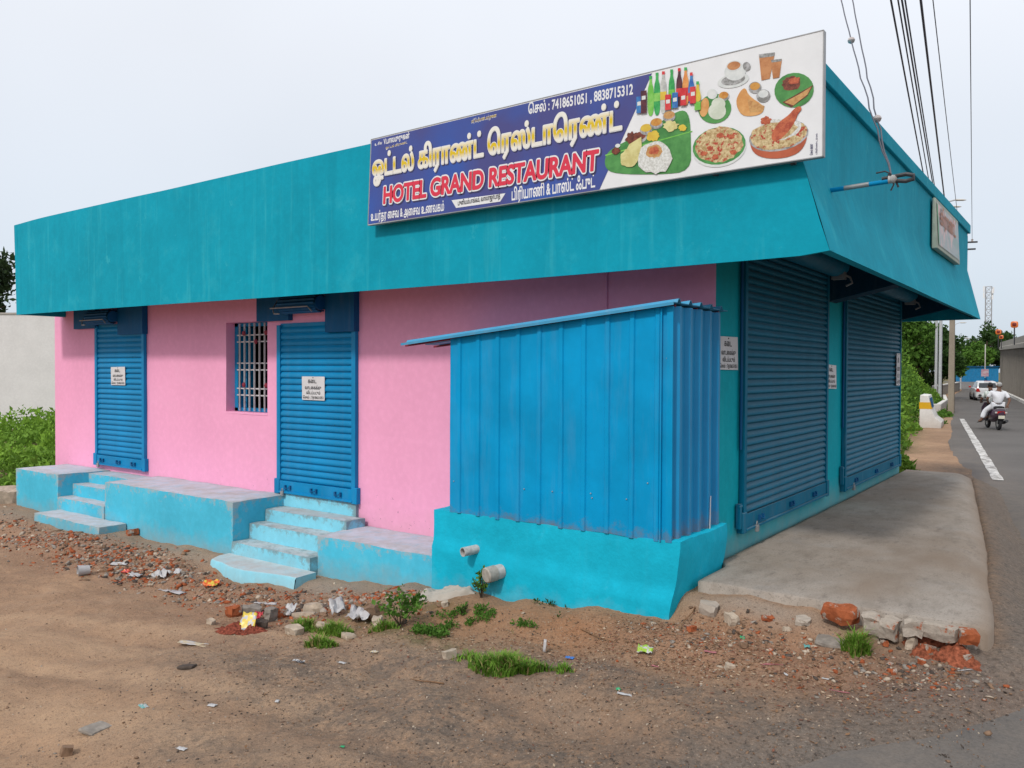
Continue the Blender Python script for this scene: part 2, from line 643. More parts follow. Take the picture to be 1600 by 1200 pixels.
M['pvc_cap'] = plain('grey_pvc_cap', (0.34, 0.31, 0.27), 0.6, var=0.2, scale=30)
M['inside_pipe'] = plain('pipe_inside', (0.05, 0.035, 0.03), 0.9)
# ================================================================ SETTING: ground, road, apron
def grid_axis(segs):
    out = []
    for a, b, st in segs:
        n = max(1, int(round((b - a) / st)))
        out.extend(list(a + (b - a) * np.arange(n) / n))
    out.append(segs[-1][1])
    return np.array(out)


# kerb line of the flyover, right of the road
KP1, KP2 = on_z(1600, 627, -0.5), on_z(1567, 613, -0.6)
KDIR = (KP2 - KP1)[:2] / np.linalg.norm((KP2 - KP1)[:2])
ROAD_L = np.array([(-2.5, -40), (0.2, -14), (.7, -7), (1.0, -4), (1.52, -2.43), (1.80, -1.8), (2.06, -1.15), (2.16, .2), (2.16, 1.2), (2.02, 2.6),
                   (1.20, 8.1), (.70, 10.4), (.36, 11.4), (-.65, 17.7), (-1.93, 26.9), (-2.9, 35), (-7.3, 64), (-11, 104), (-17, 150), (-27, 200)], float)


def road_left(y):
    return np.interp(y, ROAD_L[:, 1], ROAD_L[:, 0])


def kerb_x(y):
    return KP1[0] + (y - KP1[1]) * KDIR[0] / KDIR[1]


gx = grid_axis([(-3000, -300, 300), (-300, -60, 20), (-60, -20, 2.0), (-20, -12, 0.25), (-12, -6, 0.06), (-6, 2.6, 0.030), (2.6, 6, 0.2), (6, 30, 2), (30, 300, 30), (300, 3000, 300)])
gy = grid_axis([(-3000, -60, 300), (-60, -8, 4), (-8, -5.2, 0.2), (-5.2, -0.6, 0.028), (-0.6, 9, 0.09), (9, 30, 1.0), (30, 260, 8), (260, 3000, 300)])
GX, GY = np.meshgrid(gx, gy)
GZ = ground_z(GX, GY)
# under the carriageway the dirt lies a little lower
# dusty shoulder banked up against the apron
_xa = np.interp(GY, [-0.7, 2.2, 5, 8.1], [2.10, 1.80, 1.42, 1.0])
_sh = -.07 - .20 * smooth(0.0, .45, GX - _xa) + .012 * fbm(GX * 6, GY * 3, 33, 3)
_k = smooth(-.3, .5, GY) * (1 - smooth(8.0, 8.8, GY)) * smooth(-.12, 0.0, GX - _xa)
GZ = np.where(_k > 0, GZ * (1 - _k) + np.maximum(GZ, _sh) * _k, GZ)
under = smooth(0.10, 0.5, GX - road_left(GY))
GZ = GZ * (1 - under) + (road_z(GY) - 0.06) * under
ny, nx = GX.shape
idx = np.arange(nx * ny).reshape(ny, nx)
faces = np.stack([idx[:-1, :-1], idx[:-1, 1:], idx[1:, 1:], idx[1:, :-1]], -1).reshape(-1, 4)


def blob(x, y, spots):
    t = np.zeros_like(x)
    for cx, cy, rx, ry, a in spots:
        t = np.maximum(t, a * np.exp(-(((x - cx) / rx) ** 2 + ((y - cy) / ry) ** 2)))
    return t


def ground_mat():
    b = MatB('lot_dirt', 0.95, 0.12)
    n1, n2, n3 = b.noise(0.55, 6, 0.62), b.noise(5, 8, 0.72), b.noise(38, 8, 0.75)
    sand, brown = (0.42, 0.265, 0.162), (0.295, 0.184, 0.117)
    c = b.mix(b.ramp(n1, 0.36, 0.66), brown, sand)
    c = b.mix(b.math('MULTIPLY', b.ramp(n2, 0.42, 0.74), 0.55), c, (0.185, 0.122, 0.083))
    c = b.mix(b.math('MULTIPLY', b.ramp(b.noise(2.2, 5, 0.65, off=(9, 4, 1)), 0.50, 0.75), 0.5), c, (0.40, 0.28, 0.19))
    c = b.mix(b.math('MULTIPLY', b.attr('packed'), b.ramp(b.noise(4, 5, .6, off=(5, 5, 5)), .3, .6, .35, .9)), c, (0.43, 0.285, 0.18))
    red = b.attr('red_soil')
    c = b.mix(b.math('MULTIPLY', red, b.ramp(n2, 0.25, 0.6, 0.55, 1.0)), c, (0.31, 0.155, 0.078))
    tar = b.math('MULTIPLY', b.attr('tar_dust'), b.ramp(b.noise(5.5, 11, 0.82, off=(2, 8, 3)), 0.36, 0.58, 0.0, 1.0))
    c = b.mix(b.math('MULTIPLY', tar, 0.85), c, (0.125, 0.104, 0.088))
    c = b.mix(b.math('MULTIPLY', b.attr('road_dust'), b.ramp(n2, 0.3, 0.6, .75, 1.0)), c, b.mix(b.ramp(n3, .4, .6), (0.195, 0.165, 0.140), (0.145, 0.122, 0.104)))
    cem = b.attr('cement')
    c = b.mix(b.math('MULTIPLY', cem, b.ramp(n2, 0.2, 0.6, 0.7, 1.0)), c, (0.30, 0.245, 0.195))
    rub = b.attr('rubble')
    c = b.mix(b.math('MULTIPLY', rub, b.ramp(n3, 0.35, 0.65, 0.2, 0.9)), c, (0.25, 0.125, 0.080))
    gr = b.attr('green')
    c = b.mix(b.math('MULTIPLY', gr, b.ramp(n2, 0.35, 0.55)), c, (0.06, 0.085, 0.022))
    c = b.mix(b.math('MULTIPLY', b.ramp(n3, 0.55, 0.66), 0.80), c, (0.085, 0.062, 0.048))
    c = b.mix(b.math('MULTIPLY', b.ramp(b.noise(55, 5, 0.7, off=(3, 1, 7)), 0.58, 0.68), 0.75), c, (0.44, 0.33, 0.24))
    c = b.mix(b.math('MULTIPLY', b.ramp(b.noise(130, 3, 0.75), 0.54, 0.64), 0.6), c, (0.10, 0.073, 0.056))
    gr_ = b.math('MULTIPLY', b.attr('tar_dust'), b.ramp(b.noise(22, 9, 0.85, off=(6, 6, 2)), 0.50, 0.60))
    c = b.mix(b.math('MULTIPLY', gr_, 0.75), c, (0.080, 0.066, 0.056))
    b.color(c)
    b.bump(n3, 0.8, 0.014)
    b.bump(b.noise(140, 4, 0.7), 0.5, 0.004)
    b.bump(n2, 0.5, 0.03)
    return b.m


gme = np_mesh('ground', np.stack([GX, GY, GZ], -1).reshape(-1, 3), faces, ground_mat(), True)
fx, fy = GX.ravel(), GY.ravel()
wob = 0.5 * fbm(fx * 1.3, fy * 1.3, 51, 3)
_rr = np.hypot(fx + 1.5, fy + 12.0) + .25 * fbm(fx * .8, fy * .8, 61, 3)
_xe = np.interp(fy, [-0.7, 2.2, 5, 8.1], [2.10, 1.80, 1.42, 1.0])
attrs = {
    'road_dust': np.clip(smooth(-.05, .15, fx - _xe) * (fy > -.8) * (fy < 10) + smooth(-.75, -.05, fx - road_left(fy) + .35 * wob) * (fy <= -.6), 0, 1) * .9,
    'packed': np.clip(sum(np.exp(-((_rr - r0) / w0) ** 2) for r0, w0 in ((8.1, .22), (8.75, .16), (9.25, .20), (7.2, .25), (9.8, .14), (6.6, .14))), 0, 1) * smooth(1.0, -1.5, fx) * (fy < -1.7),
    'red_soil': blob(fx + 0.2 * wob, fy, [(-.7, -1.35, 1.0, .45, 1.0), (-1.7, -1.5, .7, .4, .8), (.8, -1.2, 1.2, .35, .55), (-3.6, -2.1, .5, .2, .3)]),
    'tar_dust': np.clip(blob(fx, fy + 0.3 * wob, [(.3, -2.05, 1.6, .22, .95), (-1.2, -2.3, 1.0, .35, .85), (-2.2, -2.8, 1.2, .6, .9), (1.6, -2.6, .8, .9, 1.0), (.2, -3.2, 1.3, .45, .95), (-.8, -3.0, 1.0, .5, .85), (-1.3, -3.9, .6, .3, .5), (1.0, -3.9, 1.2, .5, .8)])
                        + smooth(-0.9, -0.1, fx - road_left(fy) + 0.5 * wob) * (fy < 12) + .9 * smooth(-.05, .2, fx - np.interp(fy, [-0.7, 2.2, 5, 8.1], [2.10, 1.80, 1.42, 1.0])) * (fy > -.6) * (fy < 9.5) + .32 * smooth(-3.0, -.3, fx + .8 * wob) * smooth(-1.7, -2.3, fy + .3 * wob), 0, 1),
    'cement': blob(fx, fy, [(-8.2, -1.05, 1.2, .25, .9), (-6.5, -1.0, 1.2, .2, .9), (-3.6, -.95, .9, .28, 1.0), (-2.35, -1.15, .25, .3, 1.0), (-2.7, -.9, .7, .2, .9), (-10.3, -1.1, .8, .3, .6), (.65, -.80, .55, .11, 1.0), (-7.5, -1.3, 2.0, .25, .6)]),
    'rubble': blob(fx, fy, [(-7.4, -1.55, 2.2, .4, 1.0), (-5.7, -1.5, .9, .35, .9), (-4.0, -1.7, .9, .3, .7), (-3.2, -1.45, 1.0, .3, .8), (.9, -1.3, 1.3, .4, .8), (-9.5, -1.7, .9, .4, .6)]),
    'green': np.clip(blob(fx, fy, [(-2.4, -1.55, .6, .25, .5), (-1.65, -1.9, .5, .15, .7), (-2.0, -1.35, .4, .2, .4)]) + smooth(-11.8, -13.2, fx) * (fy > -1.5) * .9
                     + (fy > 13) * smooth(-0.3, -1.6, fx - road_left(fy)) * 0.9, 0, 1),
}
for k, v in attrs.items():
    a = gme.attributes.new(k, 'FLOAT', 'POINT')
    a.data.foreach_set('value', v.astype(np.float32))
ground = bpy.data.objects.new('ground', gme)
COL.objects.link(ground)
tag(ground, 'bare sandy dirt lot with tyre ruts in front of the pink building', kind='structure')


def road_mat():
    b = MatB('asphalt', 0.88, 0.25)
    n1, n2 = b.noise(0.5, 5, 0.6), b.noise(60, 5, 0.75)
    c = b.mix(b.ramp(n1, 0.3, 0.7), (0.098, 0.090, 0.084), (0.138, 0.127, 0.118))
    c = b.mix(b.math('MULTIPLY', b.ramp(n2, 0.4, 0.75), 0.55), c, (0.055, 0.052, 0.050))
    c = b.mix(b.math('MULTIPLY', b.ramp(b.noise(110, 3, 0.7), 0.6, 0.72), 0.6), c, (0.21, 0.19, 0.17))
    d = b.math('MULTIPLY', b.attr('dust'), b.ramp(b.noise(3.2, 9, 0.78), 0.34, 0.60, 0.05, 1.0))
    c = b.mix(d, c, b.mix(b.ramp(n2, 0.4, 0.7), (0.205, 0.170, 0.140), (0.135, 0.112, 0.094)))
    b.color(c)
    b.bump(n2, 0.5, 0.006)
    return b.m


rt = np.concatenate([np.linspace(0, 1, 40) ** 1.6])
ry = grid_axis([(-40, -8, 2), (-8, 10, 0.12), (10, 40, 0.8), (40, 200, 4)])
RV = []
DU = []
for y in ry:
    xl = float(road_left(y)) + 0.10 * float(fbm(y * 0.9, 3.3, 71, 4)) * (1 if y < 14 else 0.4) + 0.04 * float(fbm(y * 6, 9.1, 77, 2)) * (y < 14)
    xr = max(float(kerb_x(y)) if y > -6 else float(kerb_x(-6)), xl + 3)
    for t in rt:
        x = xl + (xr - xl) * t
        RV.append((x, y, float(road_z(y)) + 0.006 - 0.03 * math.exp(-((x - xl) / 0.10) ** 2)))
        dist = x - xl
        DU.append(max(math.exp(-(dist / 0.75) ** 2) * (0.7 if 0 < y < 16 else 0.4), 0.95 * math.exp(-((y + 3.4) / 2.6) ** 2) * math.exp(-(dist / 0.8) ** 2)))
nxr, nyr = len(rt), len(ry)
ri = np.arange(nxr * nyr).reshape(nyr, nxr)
rme = np_mesh('road', RV, np.stack([ri[:-1, :-1], ri[:-1, 1:], ri[1:, 1:], ri[1:, :-1]], -1).reshape(-1, 4), road_mat(), True)
a = rme.attributes.new('dust', 'FLOAT', 'POINT')
a.data.foreach_set('value', np.array(DU, np.float32))
road = bpy.data.objects.new('road', rme)
COL.objects.link(road)
tag(road, 'grey asphalt road bending away beside the building', kind='structure')

# worn white edge line
bm = MatB('road_line_paint', 0.8)
bm.color(bm.mix(bm.ramp(bm.noise(7, 8, 0.8), 0.46, 0.58), (0.62, 0.60, 0.57), (0.17, 0.155, 0.14)))
mb = MB()
p0, p1 = np.array([1.22, 9.5]), np.array([-1.80, 29.6])
dv = (p1 - p0) / np.linalg.norm(p1 - p0)
nv = np.array([dv[1], -dv[0]])
L = np.linalg.norm(p1 - p0)
pts = []
N = 60
for i in range(N + 1):
    q = p0 + dv * L * i / N
    w = 0.085 * (1 + 0.25 * vnoise(i * 0.7, 2.0))
    pts.append(((q - nv * w), (q + nv * w)))
vs = [(*p, float(road_z(p[1])) + 0.014) for pr in pts for p in pr]
mb.add(vs, [(2 * i, 2 * i + 1, 2 * i + 3, 2 * i + 2) for i in range(N)])
tag(mb.build('road_line', bm.m), 'worn white line along the edge of the asphalt road', kind='structure')

# concrete apron in front of the road side shutters
ba = MatB('apron_concrete', 0.85, 0.25)
n1, n2, n3 = ba.noise(0.8, 6, 0.65), ba.noise(4, 7, 0.7, stretch=(1, 0.5, 1)), ba.noise(70, 4, 0.7)
c = ba.mix(ba.ramp(n1, 0.34, 0.66), (0.270, 0.218, 0.172), (0.350, 0.305, 0.262))
c = ba.mix(ba.math('MULTIPLY', ba.ramp(n2, 0.45, 0.72), 0.55), c, (0.15, 0.118, 0.09))
c = ba.mix(ba.math('MULTIPLY', ba.ramp(ba.noise(2.0, 6, 0.7, off=(4, 9, 2)), 0.55, 0.72), 0.5), c, (0.30, 0.28, 0.26))
c = ba.mix(ba.math('MULTIPLY', ba.ramp(n3, 0.55, 0.66), 0.65), c, (0.10, 0.085, 0.07))
c = ba.mix(ba.math('MULTIPLY', ba.ramp(ba.noise(9, 8, 0.78, stretch=(1, .35, 1), off=(2, 2, 8)), 0.54, 0.64), 0.5), c, (0.14, 0.115, 0.095))
c = ba.mix(ba.math('MULTIPLY', ba.ramp(ba.noise(45, 6, 0.8, off=(1, 2, 3)), 0.58, 0.66), 0.55), c, (0.40, 0.36, 0.32))
c = ba.mix(ba.attr('dirt'), c, (0.235, 0.175, 0.128))
ba.color(c)
ba.bump(n3, 0.35, 0.003)
ba.bump(n2, 0.3, 0.012)
S, T = 44, 120
AV, AD = [], []
for j in range(T + 1):
    t = (j / T) ** 1.25
    y = -0.66 + t * 8.7
    xr = float(np.interp(y, [-0.7, 2.2, 5, 8.1], [2.10, 1.80, 1.42, 1.0])) + 0.018 * float(fbm(y * 2.2, 1.7, 5, 3)) - 0.05 * math.exp(-((y + .7) / .12) ** 2)
    xl = 0.17 - 0.10 * float(smooth(-.1, .05, y)) - 0.02
    for i in range(S + 1):
        s = i / S
        x = xl + (xr - xl) * s
        yy = y + (0.035 * float(fbm(x * 3, 8.8, 9, 3)) + 0.02 * (s - .5)) * math.exp(-(j / 3.0))
        edge = math.exp(-((xr - x) / 0.03) ** 2) * 0.035 + math.exp(-((xr - x) / 0.14) ** 2) * (0.015 + 0.06 * float(smooth(-.5, 1.2, y)))
        z = 0.004 * float(fbm(x * 2, y * 2, 21, 3)) * 2 - edge - 0.008 * math.exp(-(j / 1.0))
        AV.append((x, yy, z))
        AD.append(min(1, math.exp(-((xr - x) / 0.10) ** 2) * 0.75 + 0.75 * max(0, float(fbm(x * 1.6, y * 0.9, 44, 4)) - 0.08) * 2))
nv0 = len(AV)
AF = [(j * (S + 1) + i, j * (S + 1) + i + 1, (j + 1) * (S + 1) + i + 1, (j + 1) * (S + 1) + i) for j in range(T) for i in range(S)]
ring = [i for i in range(S + 1)] + [j * (S + 1) + S for j in range(1, T + 1)] + [T * (S + 1) + i for i in range(S - 1, -1, -1)] + [j * (S + 1) for j in range(T - 1, 0, -1)]
for k in ring:
    AV.append((AV[k][0] + 0.01 * float(fbm(AV[k][0] * 9, AV[k][1] * 9, 2, 2)), AV[k][1] + 0.012 * float(fbm(AV[k][0] * 8, 3.0, 4, 2)), -0.42))
    AD.append(0.7)
for q in range(len(ring)):
    w = (q + 1) % len(ring)
    AF.append((ring[q], nv0 + q, nv0 + w, ring[w]))
ame = np_mesh('concrete_apron', AV, AF, ba.m, False)
a = ame.attributes.new('dirt', 'FLOAT', 'POINT')
a.data.foreach_set('value', np.array(AD, np.float32))
apron = bpy.data.objects.new('concrete_apron', ame)
COL.objects.link(apron)
tag(apron, 'worn grey concrete apron between the road side shutters and the road', kind='structure')

# ================================================================ THE BUILDING
XL, YB, ZB = -11.5, 7.72, -1.1           # left end, far end, buried foot
bld = thing('restaurant_building', 'single storey pink and teal painted restaurant with closed blue roller shutters', 'building', (-5.5, 3.6, -0.3))


def grid_wall(mb, us, zs, f, skip=(), amp=0.006, mat=0):
    """a plastered wall face on break lines us (along) and zs (up); cells listed in skip stay open"""
    def dense(a, st):
        out = []
        for p, q in zip(a[:-1], a[1:]):
            n = max(1, int(round((q - p) / st)))
            out.extend([p + (q - p) * i / n for i in range(n)])
        return out + [a[-1]]
    U, Z = dense(us, 0.3), dense(zs, 0.3)
    vi = []
    o = len(mb.v)
    for z in Z:
        for u in U:
            n = mnoise.noise_vector(Vector((u * 1.7, z * 1.7, 4.2))).x * amp
            mb.v.append(tuple(f(u, z, n)))
    for j in range(len(Z) - 1):
        for i in range(len(U) - 1):
            uc, zc = (U[i] + U[i + 1]) / 2, (Z[j] + Z[j + 1]) / 2
            if any(a < uc < b and c_ < zc < d for a, b, c_, d in skip):
                continue
            w = len(U)
            mb.f.append((o + j * w + i, o + j * w + i + 1, o + (j + 1) * w + i + 1, o + (j + 1) * w + i))
            mb.mi.append(mat)
            mb.sm.append(True)


WX0, WX1, WZ0, WZ1 = -6.775, -5.912, 1.035, 2.205      # window opening
mb = MB()
grid_wall(mb, [XL, WX0, WX1, 0.0], [ZB, WZ0, WZ1, 3.0], lambda u, z, n: (u, n if XL < u < -.01 else 0, z), skip=[(WX0, WX1, WZ0, WZ1)])
mb.add([(XL, 0, ZB), (XL, YB, ZB), (XL, YB, 3.0), (XL, 0, 3.0)], [(0, 3, 2, 1)])
mb.add([(XL, YB, ZB), (0, YB, ZB), (0, YB, 3.0), (XL, YB, 3.0)], [(0, 3, 2, 1)])
front_wall = mb.build('front_wall', M['pink'], bld)
front_wall['label'] = 'pink plastered wall'

mb = MB()
grid_wall(mb, [0.0, 1.8, 3.6, 5.6, YB], [ZB, 0, 1.5, 3.0], lambda u, z, n: (n * 0.8 if u > .01 else 0.0, u, z))
mb.build('side_wall', M['teal_wall'], bld)['label'] = 'teal plastered wall'

# window: reveal, leaf, bars
rv = 0.17
mb = MB()
a, b_, c_, d = WX0, WX1, WZ0, WZ1
mb.add([(a, 0, c_), (a, rv, c_), (a, rv, d), (a, 0, d)], [(0, 1, 2, 3)])
mb.add([(b_, 0, c_), (b_, rv, c_), (b_, rv, d), (b_, 0, d)], [(0, 3, 2, 1)])
mb.add([(a, 0, d), (a, rv, d), (b_, rv, d), (b_, 0, d)], [(0, 1, 2, 3)])
mb.add([(a, 0, c_), (a, rv, c_), (b_, rv, c_), (b_, 0, c_)], [(0, 3, 2, 1)])
win = mb.build('window', M['pink'], bld)
win['label'] = 'small barred window with a blue leaf inside'
mb = MB()
for x0, x1, z0, z1 in ((a, a + .075, c_, d), (b_ - .05, b_, c_, d), (a, b_, c_, c_ + .05), (a, b_, d - .05, d)):
    mb.box(x0 + .003, x1 - .003, rv - .04, rv + .05, z0 + .003, z1 - .003)
mb.build('frame', M['shutter'], win)
mb = MB()
mb.box(a + .09, a + .12, rv + .06, rv + .20, c_ + .05, d - .05)
mb.build('window_leaf', M['shutter'], win)
bar_src = None
bw = (b_ - a - .13)
for k in range(7):
    x = a + .11 + bw * (k + .35) / 7
    mb = MB().box(x - .0065, x + .0065, rv - .075, rv - .055, c_ + .012, d - .012)
    mb.build('bar', M['white_bar'], win)
for zz in (.14, .215, .455, .53, .74, .815):
    z = d - (d - c_) * zz
    MB().box(a + .07, b_ - .004, rv - .055, rv - .043, z - .008, z + .008).build('bar', M['white_bar'], win)
for k, zz in ((1, .12), (5.4, .12), (3.4, .215), (1, .70), (5.4, .70)):
    x = a + .11 + bw * (k + .35) / 7
    z = d - (d - c_) * zz
    mb = MB()
    mb.loft([[(x + r * math.cos(t), rv - .075 - dy, z + r * math.sin(t)) for t in np.linspace(0, 2 * math.pi, 9)[:-1]] for r, dy in ((.034, 0), (.030, .012), (.012, .02))])
    mb.build('rosette', M['red_boss'], win)
mb = MB()
mb.box(a - .004, b_ + .004, -.004, rv, c_ - .03, c_ - .002)
mb.build('sill', M['pink'], win, bevel=.004)
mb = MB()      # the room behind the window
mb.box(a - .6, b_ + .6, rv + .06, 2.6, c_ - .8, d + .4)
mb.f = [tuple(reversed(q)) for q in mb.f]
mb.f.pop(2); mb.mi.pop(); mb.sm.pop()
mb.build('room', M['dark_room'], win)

# parapet with its flared skirt
FT = 0.10
xs = [-11.25, -9.0, -7, -5, -3, -1.5, -.4, .5, .96]
zb = [2.432, 2.425, 2.415, 2.40, 2.392, 2.392, 2.397, 2.402, 2.407]
xs = np.array(xs); zb = np.array(zb)
XS = np.linspace(-11.22, 1.098, 62)
mb = MB()
rows = []
for x in XS:
    t = (x + 11.22) / 12.318
    xt = -11.30 + t * (0.91 + 11.30)
    xc = -11.26 + t * (0.91 + 11.26)
    z0 = float(np.interp(x, list(xs) + [1.098], list(zb) + [2.428]))
    n0, n1, n2 = [0.010 * float(vnoise(x * 0.9, k * 3.1, 8)) for k in range(3)]
    rows.append([(x, -.70 + FT, z0 + .012), (x, -.702 + n0, z0), (x * .62 + xc * .38, -.70 + n1, z0 + .22), (xc, -.70 + n1, 3.062), (xt * .5 + xc * .5, -.70 + n2, 3.46), (xt, -.70 + n2 * .5, 3.865 + .006 * float(vnoise(x * 1.3, 9, 3)) + .02 * math.exp(-((x + 11.3) / .5) ** 2) * -1)])
nr = len(rows[0])
mb.add([p for r in rows for p in r], [(i * nr + k, (i + 1) * nr + k, (i + 1) * nr + k + 1, i * nr + k + 1) for i in range(len(rows) - 1) for k in range(nr - 1)], 0, False)
# road side: skirt leans out, upper part stands upright
YE = 7.75
YS = np.linspace(-.70, YE, 46)
rows = []
for y in YS:
    n = 0.010 * float(vnoise(y * 0.9, 5.1, 12)) * (0 if y < -.6 else 1)
    k = (y + .7) / (YE + .7)
    zc = 3.062 + .11 * k
    rows.append([(1.098 - FT, y + (FT if y < -.6 else 0), 2.44), (1.098, y, 2.428 - .02 * k + n * .6), (1.004 + n, y, 2.745 + .05 * k), (.91, y, zc), (.91 + n * .5, y, 3.735), ])
nr = len(rows[0])
mb.add([p for r in rows for p in r], [(i * nr + k, (i + 1) * nr + k, (i + 1) * nr + k + 1, i * nr + k + 1) for i in range(len(rows) - 1) for k in range(nr - 1)], 0, False)
# inner faces of the skirt and the two returns
skin_in = MB()
skin_in.add([(-11.2, -.70 + FT, 2.44), (1.098 - FT, -.70 + FT, 2.44), (.91 - FT, -.70 + FT, 3.0), (-11.2, -.70 + FT, 3.0)], [(0, 3, 2, 1)])
skin_in.add([(1.098 - FT, -.6, 2.44), (1.098 - FT, YE, 2.42), (.91 - FT, YE, 3.0), (.91 - FT, -.6, 3.0)], [(0, 3, 2, 1)])
mb.prism([(1.098, YE, 2.408), (.91, YE, 3.17), (.91, YE, 3.7), (-.2, YE, 3.7), (-.2, YE, 2.40)], (0, .10, 0))
mb.prism([(-11.22, -.70, 2.434), (-11.26, -.70, 3.062), (-11.30, -.70, 3.84), (-11.30, 7.9, 3.84), (-11.26, 7.9, 3.062), (-11.22, 7.9, 2.434)], (.10, 0, 0))
fascia = mb.build('parapet', M['teal'], bld)
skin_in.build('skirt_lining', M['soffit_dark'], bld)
sol = MB()
sol.box(-11.19, .90, -.69, 7.84, 3.02, 3.70)
sol.build('roof_slab', M['teal'], bld)['label'] = 'flat roof behind the parapet'
mb = MB()
mb.box(.905, .945, -.66, YE + .12, 3.735, 3.868)
mb.box(.55, .905, -.66, YE + .12, 3.70, 3.862)
mb.build('coping_band', M['teal'], bld, bevel=.008)
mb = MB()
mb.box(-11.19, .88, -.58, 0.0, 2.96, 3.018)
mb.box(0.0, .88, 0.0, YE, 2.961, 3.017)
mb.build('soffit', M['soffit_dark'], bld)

# cantilever brackets under the soffit of the road side
for y in (3.45, 7.62):
    mb = MB()
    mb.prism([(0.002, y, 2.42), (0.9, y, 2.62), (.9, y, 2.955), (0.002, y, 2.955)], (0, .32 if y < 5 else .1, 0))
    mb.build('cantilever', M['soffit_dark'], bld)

# platforms and steps along the pink wall
PF = M['cyan']
plat = []
for x0, x1, y0, zt in ((-11.07, -9.72, -.79, .035), (-8.40, -5.53, -.785, .05)):
    mb = MB().rough_box(x0, x1, y0, -.004, ZB, zt, .11, .011, .022)
    plat.append(mb.build('platform', PF, bld))
plat[0]['label'] = 'left end of the bright blue platform'
plat[1]['label'] = 'long bright blue platform under the window'
mb = MB().rough_box(-4.16, -2.05, -.70, -.004, ZB, -.178, .11, .011, .022)
plat.append(mb.build('platform', PF, bld))
plat[2]['label'] = 'low platform beside the shed'
stair = MB().rough_box(-9.725, -8.395, -.34, -.006, ZB, .02, .11, .008, .015)
stair.build('step', PF, bld)
for y0, y1, zt in ((-.58, -.335, -.115), (-.80, -.575, -.285)):
    MB().rough_box(-9.722, -8.398, y0, y1, ZB, zt, .11, .009, .02).build('step', PF, bld)
MB().rough_box(-9.62, -7.82, -1.16, -.795, ZB, -.455, .11, .014, .03).build('step', PF, bld)
PS = M['cyan_pale']
MB().rough_box(-5.66, -4.262, -.045, .04, ZB, .066, .11, .004, .008).build('door_sill', PS, bld)
for x1, y0, y1, zt in ((-4.10, -.335, -.042, -.082), (-4.155, -.565, -.332, -.222), (-4.155, -.805, -.562, -.402)):
    MB().rough_box(-5.525, x1, y0, y1, ZB, zt, .10, .010, .022).build('step', PS, bld)
mb = MB()          # lowest, half buried slab with a rounded lip
N = 22
top, bot = [], []
for i in range(N + 1):
    t = i / N
    x = -5.56 + 1.5 * t
    y = -1.06 - .11 * math.sin(math.pi * min(1, t * 1.1)) + .03 * float(vnoise(x * 4, 2, 6)) + (.12 if i == 0 else 0)
    top.append((x, y, -.548 + .012 * float(vnoise(x * 5, 8, 6))))
    bot.append((x + .0, y - .05, -.78))
back = [(x, -.80, -.542) for x, _, _ in top]
mb.loft([back, top, [(x, y - .018, z - .02) for x, y, z in top], bot], cap=False, closed=False)
mb.add([back[0], top[0], bot[0], (back[0][0], -.8, -.78)], [(0, 3, 2, 1)])
mb.add([back[-1], top[-1], bot[-1], (back[-1][0], -.8, -.78)], [(0, 1, 2, 3)])
mb.build('step', PS, bld)


# ---------------------------------------------------------------- roller shutters
def slat_mesh(width, pitch, depth, axis, mat):
    """one interlocking slat: hollow belly over a rolled lip, along x (axis 0) or y (axis 1), facing -y or +x"""
    prof = [(0.0, 0.0), (.55 * depth, .05), (depth, .22), (depth * 1.05, .42), (depth * .8, .66), (depth * .35, .84), (depth * .05, .93), (0.0, 1.0)]
    ring0, ring1 = [], []
    for d, t in prof:
        z = t * pitch
        if axis == 0:
            ring0.append((0, -d, z)); ring1.append((width, -d, z))
        else:
            ring0.append((d, 0, z)); ring1.append((d, width, z))
    n = len(prof)
    v = ring0 + ring1
    f = [(k, n + k, n + k + 1, k + 1) if axis == 0 else (k, n + k, n + k + 1, k + 1) for k in range(n - 1)]
    f += [tuple(range(n)), tuple(range(n, 2 * n))]
    mb = MB().add(v, f, 0, True)
    me = mb.mesh('slat', mat)
    for p in list(me.polygons)[-2:]:
        p.use_smooth = False
    return me


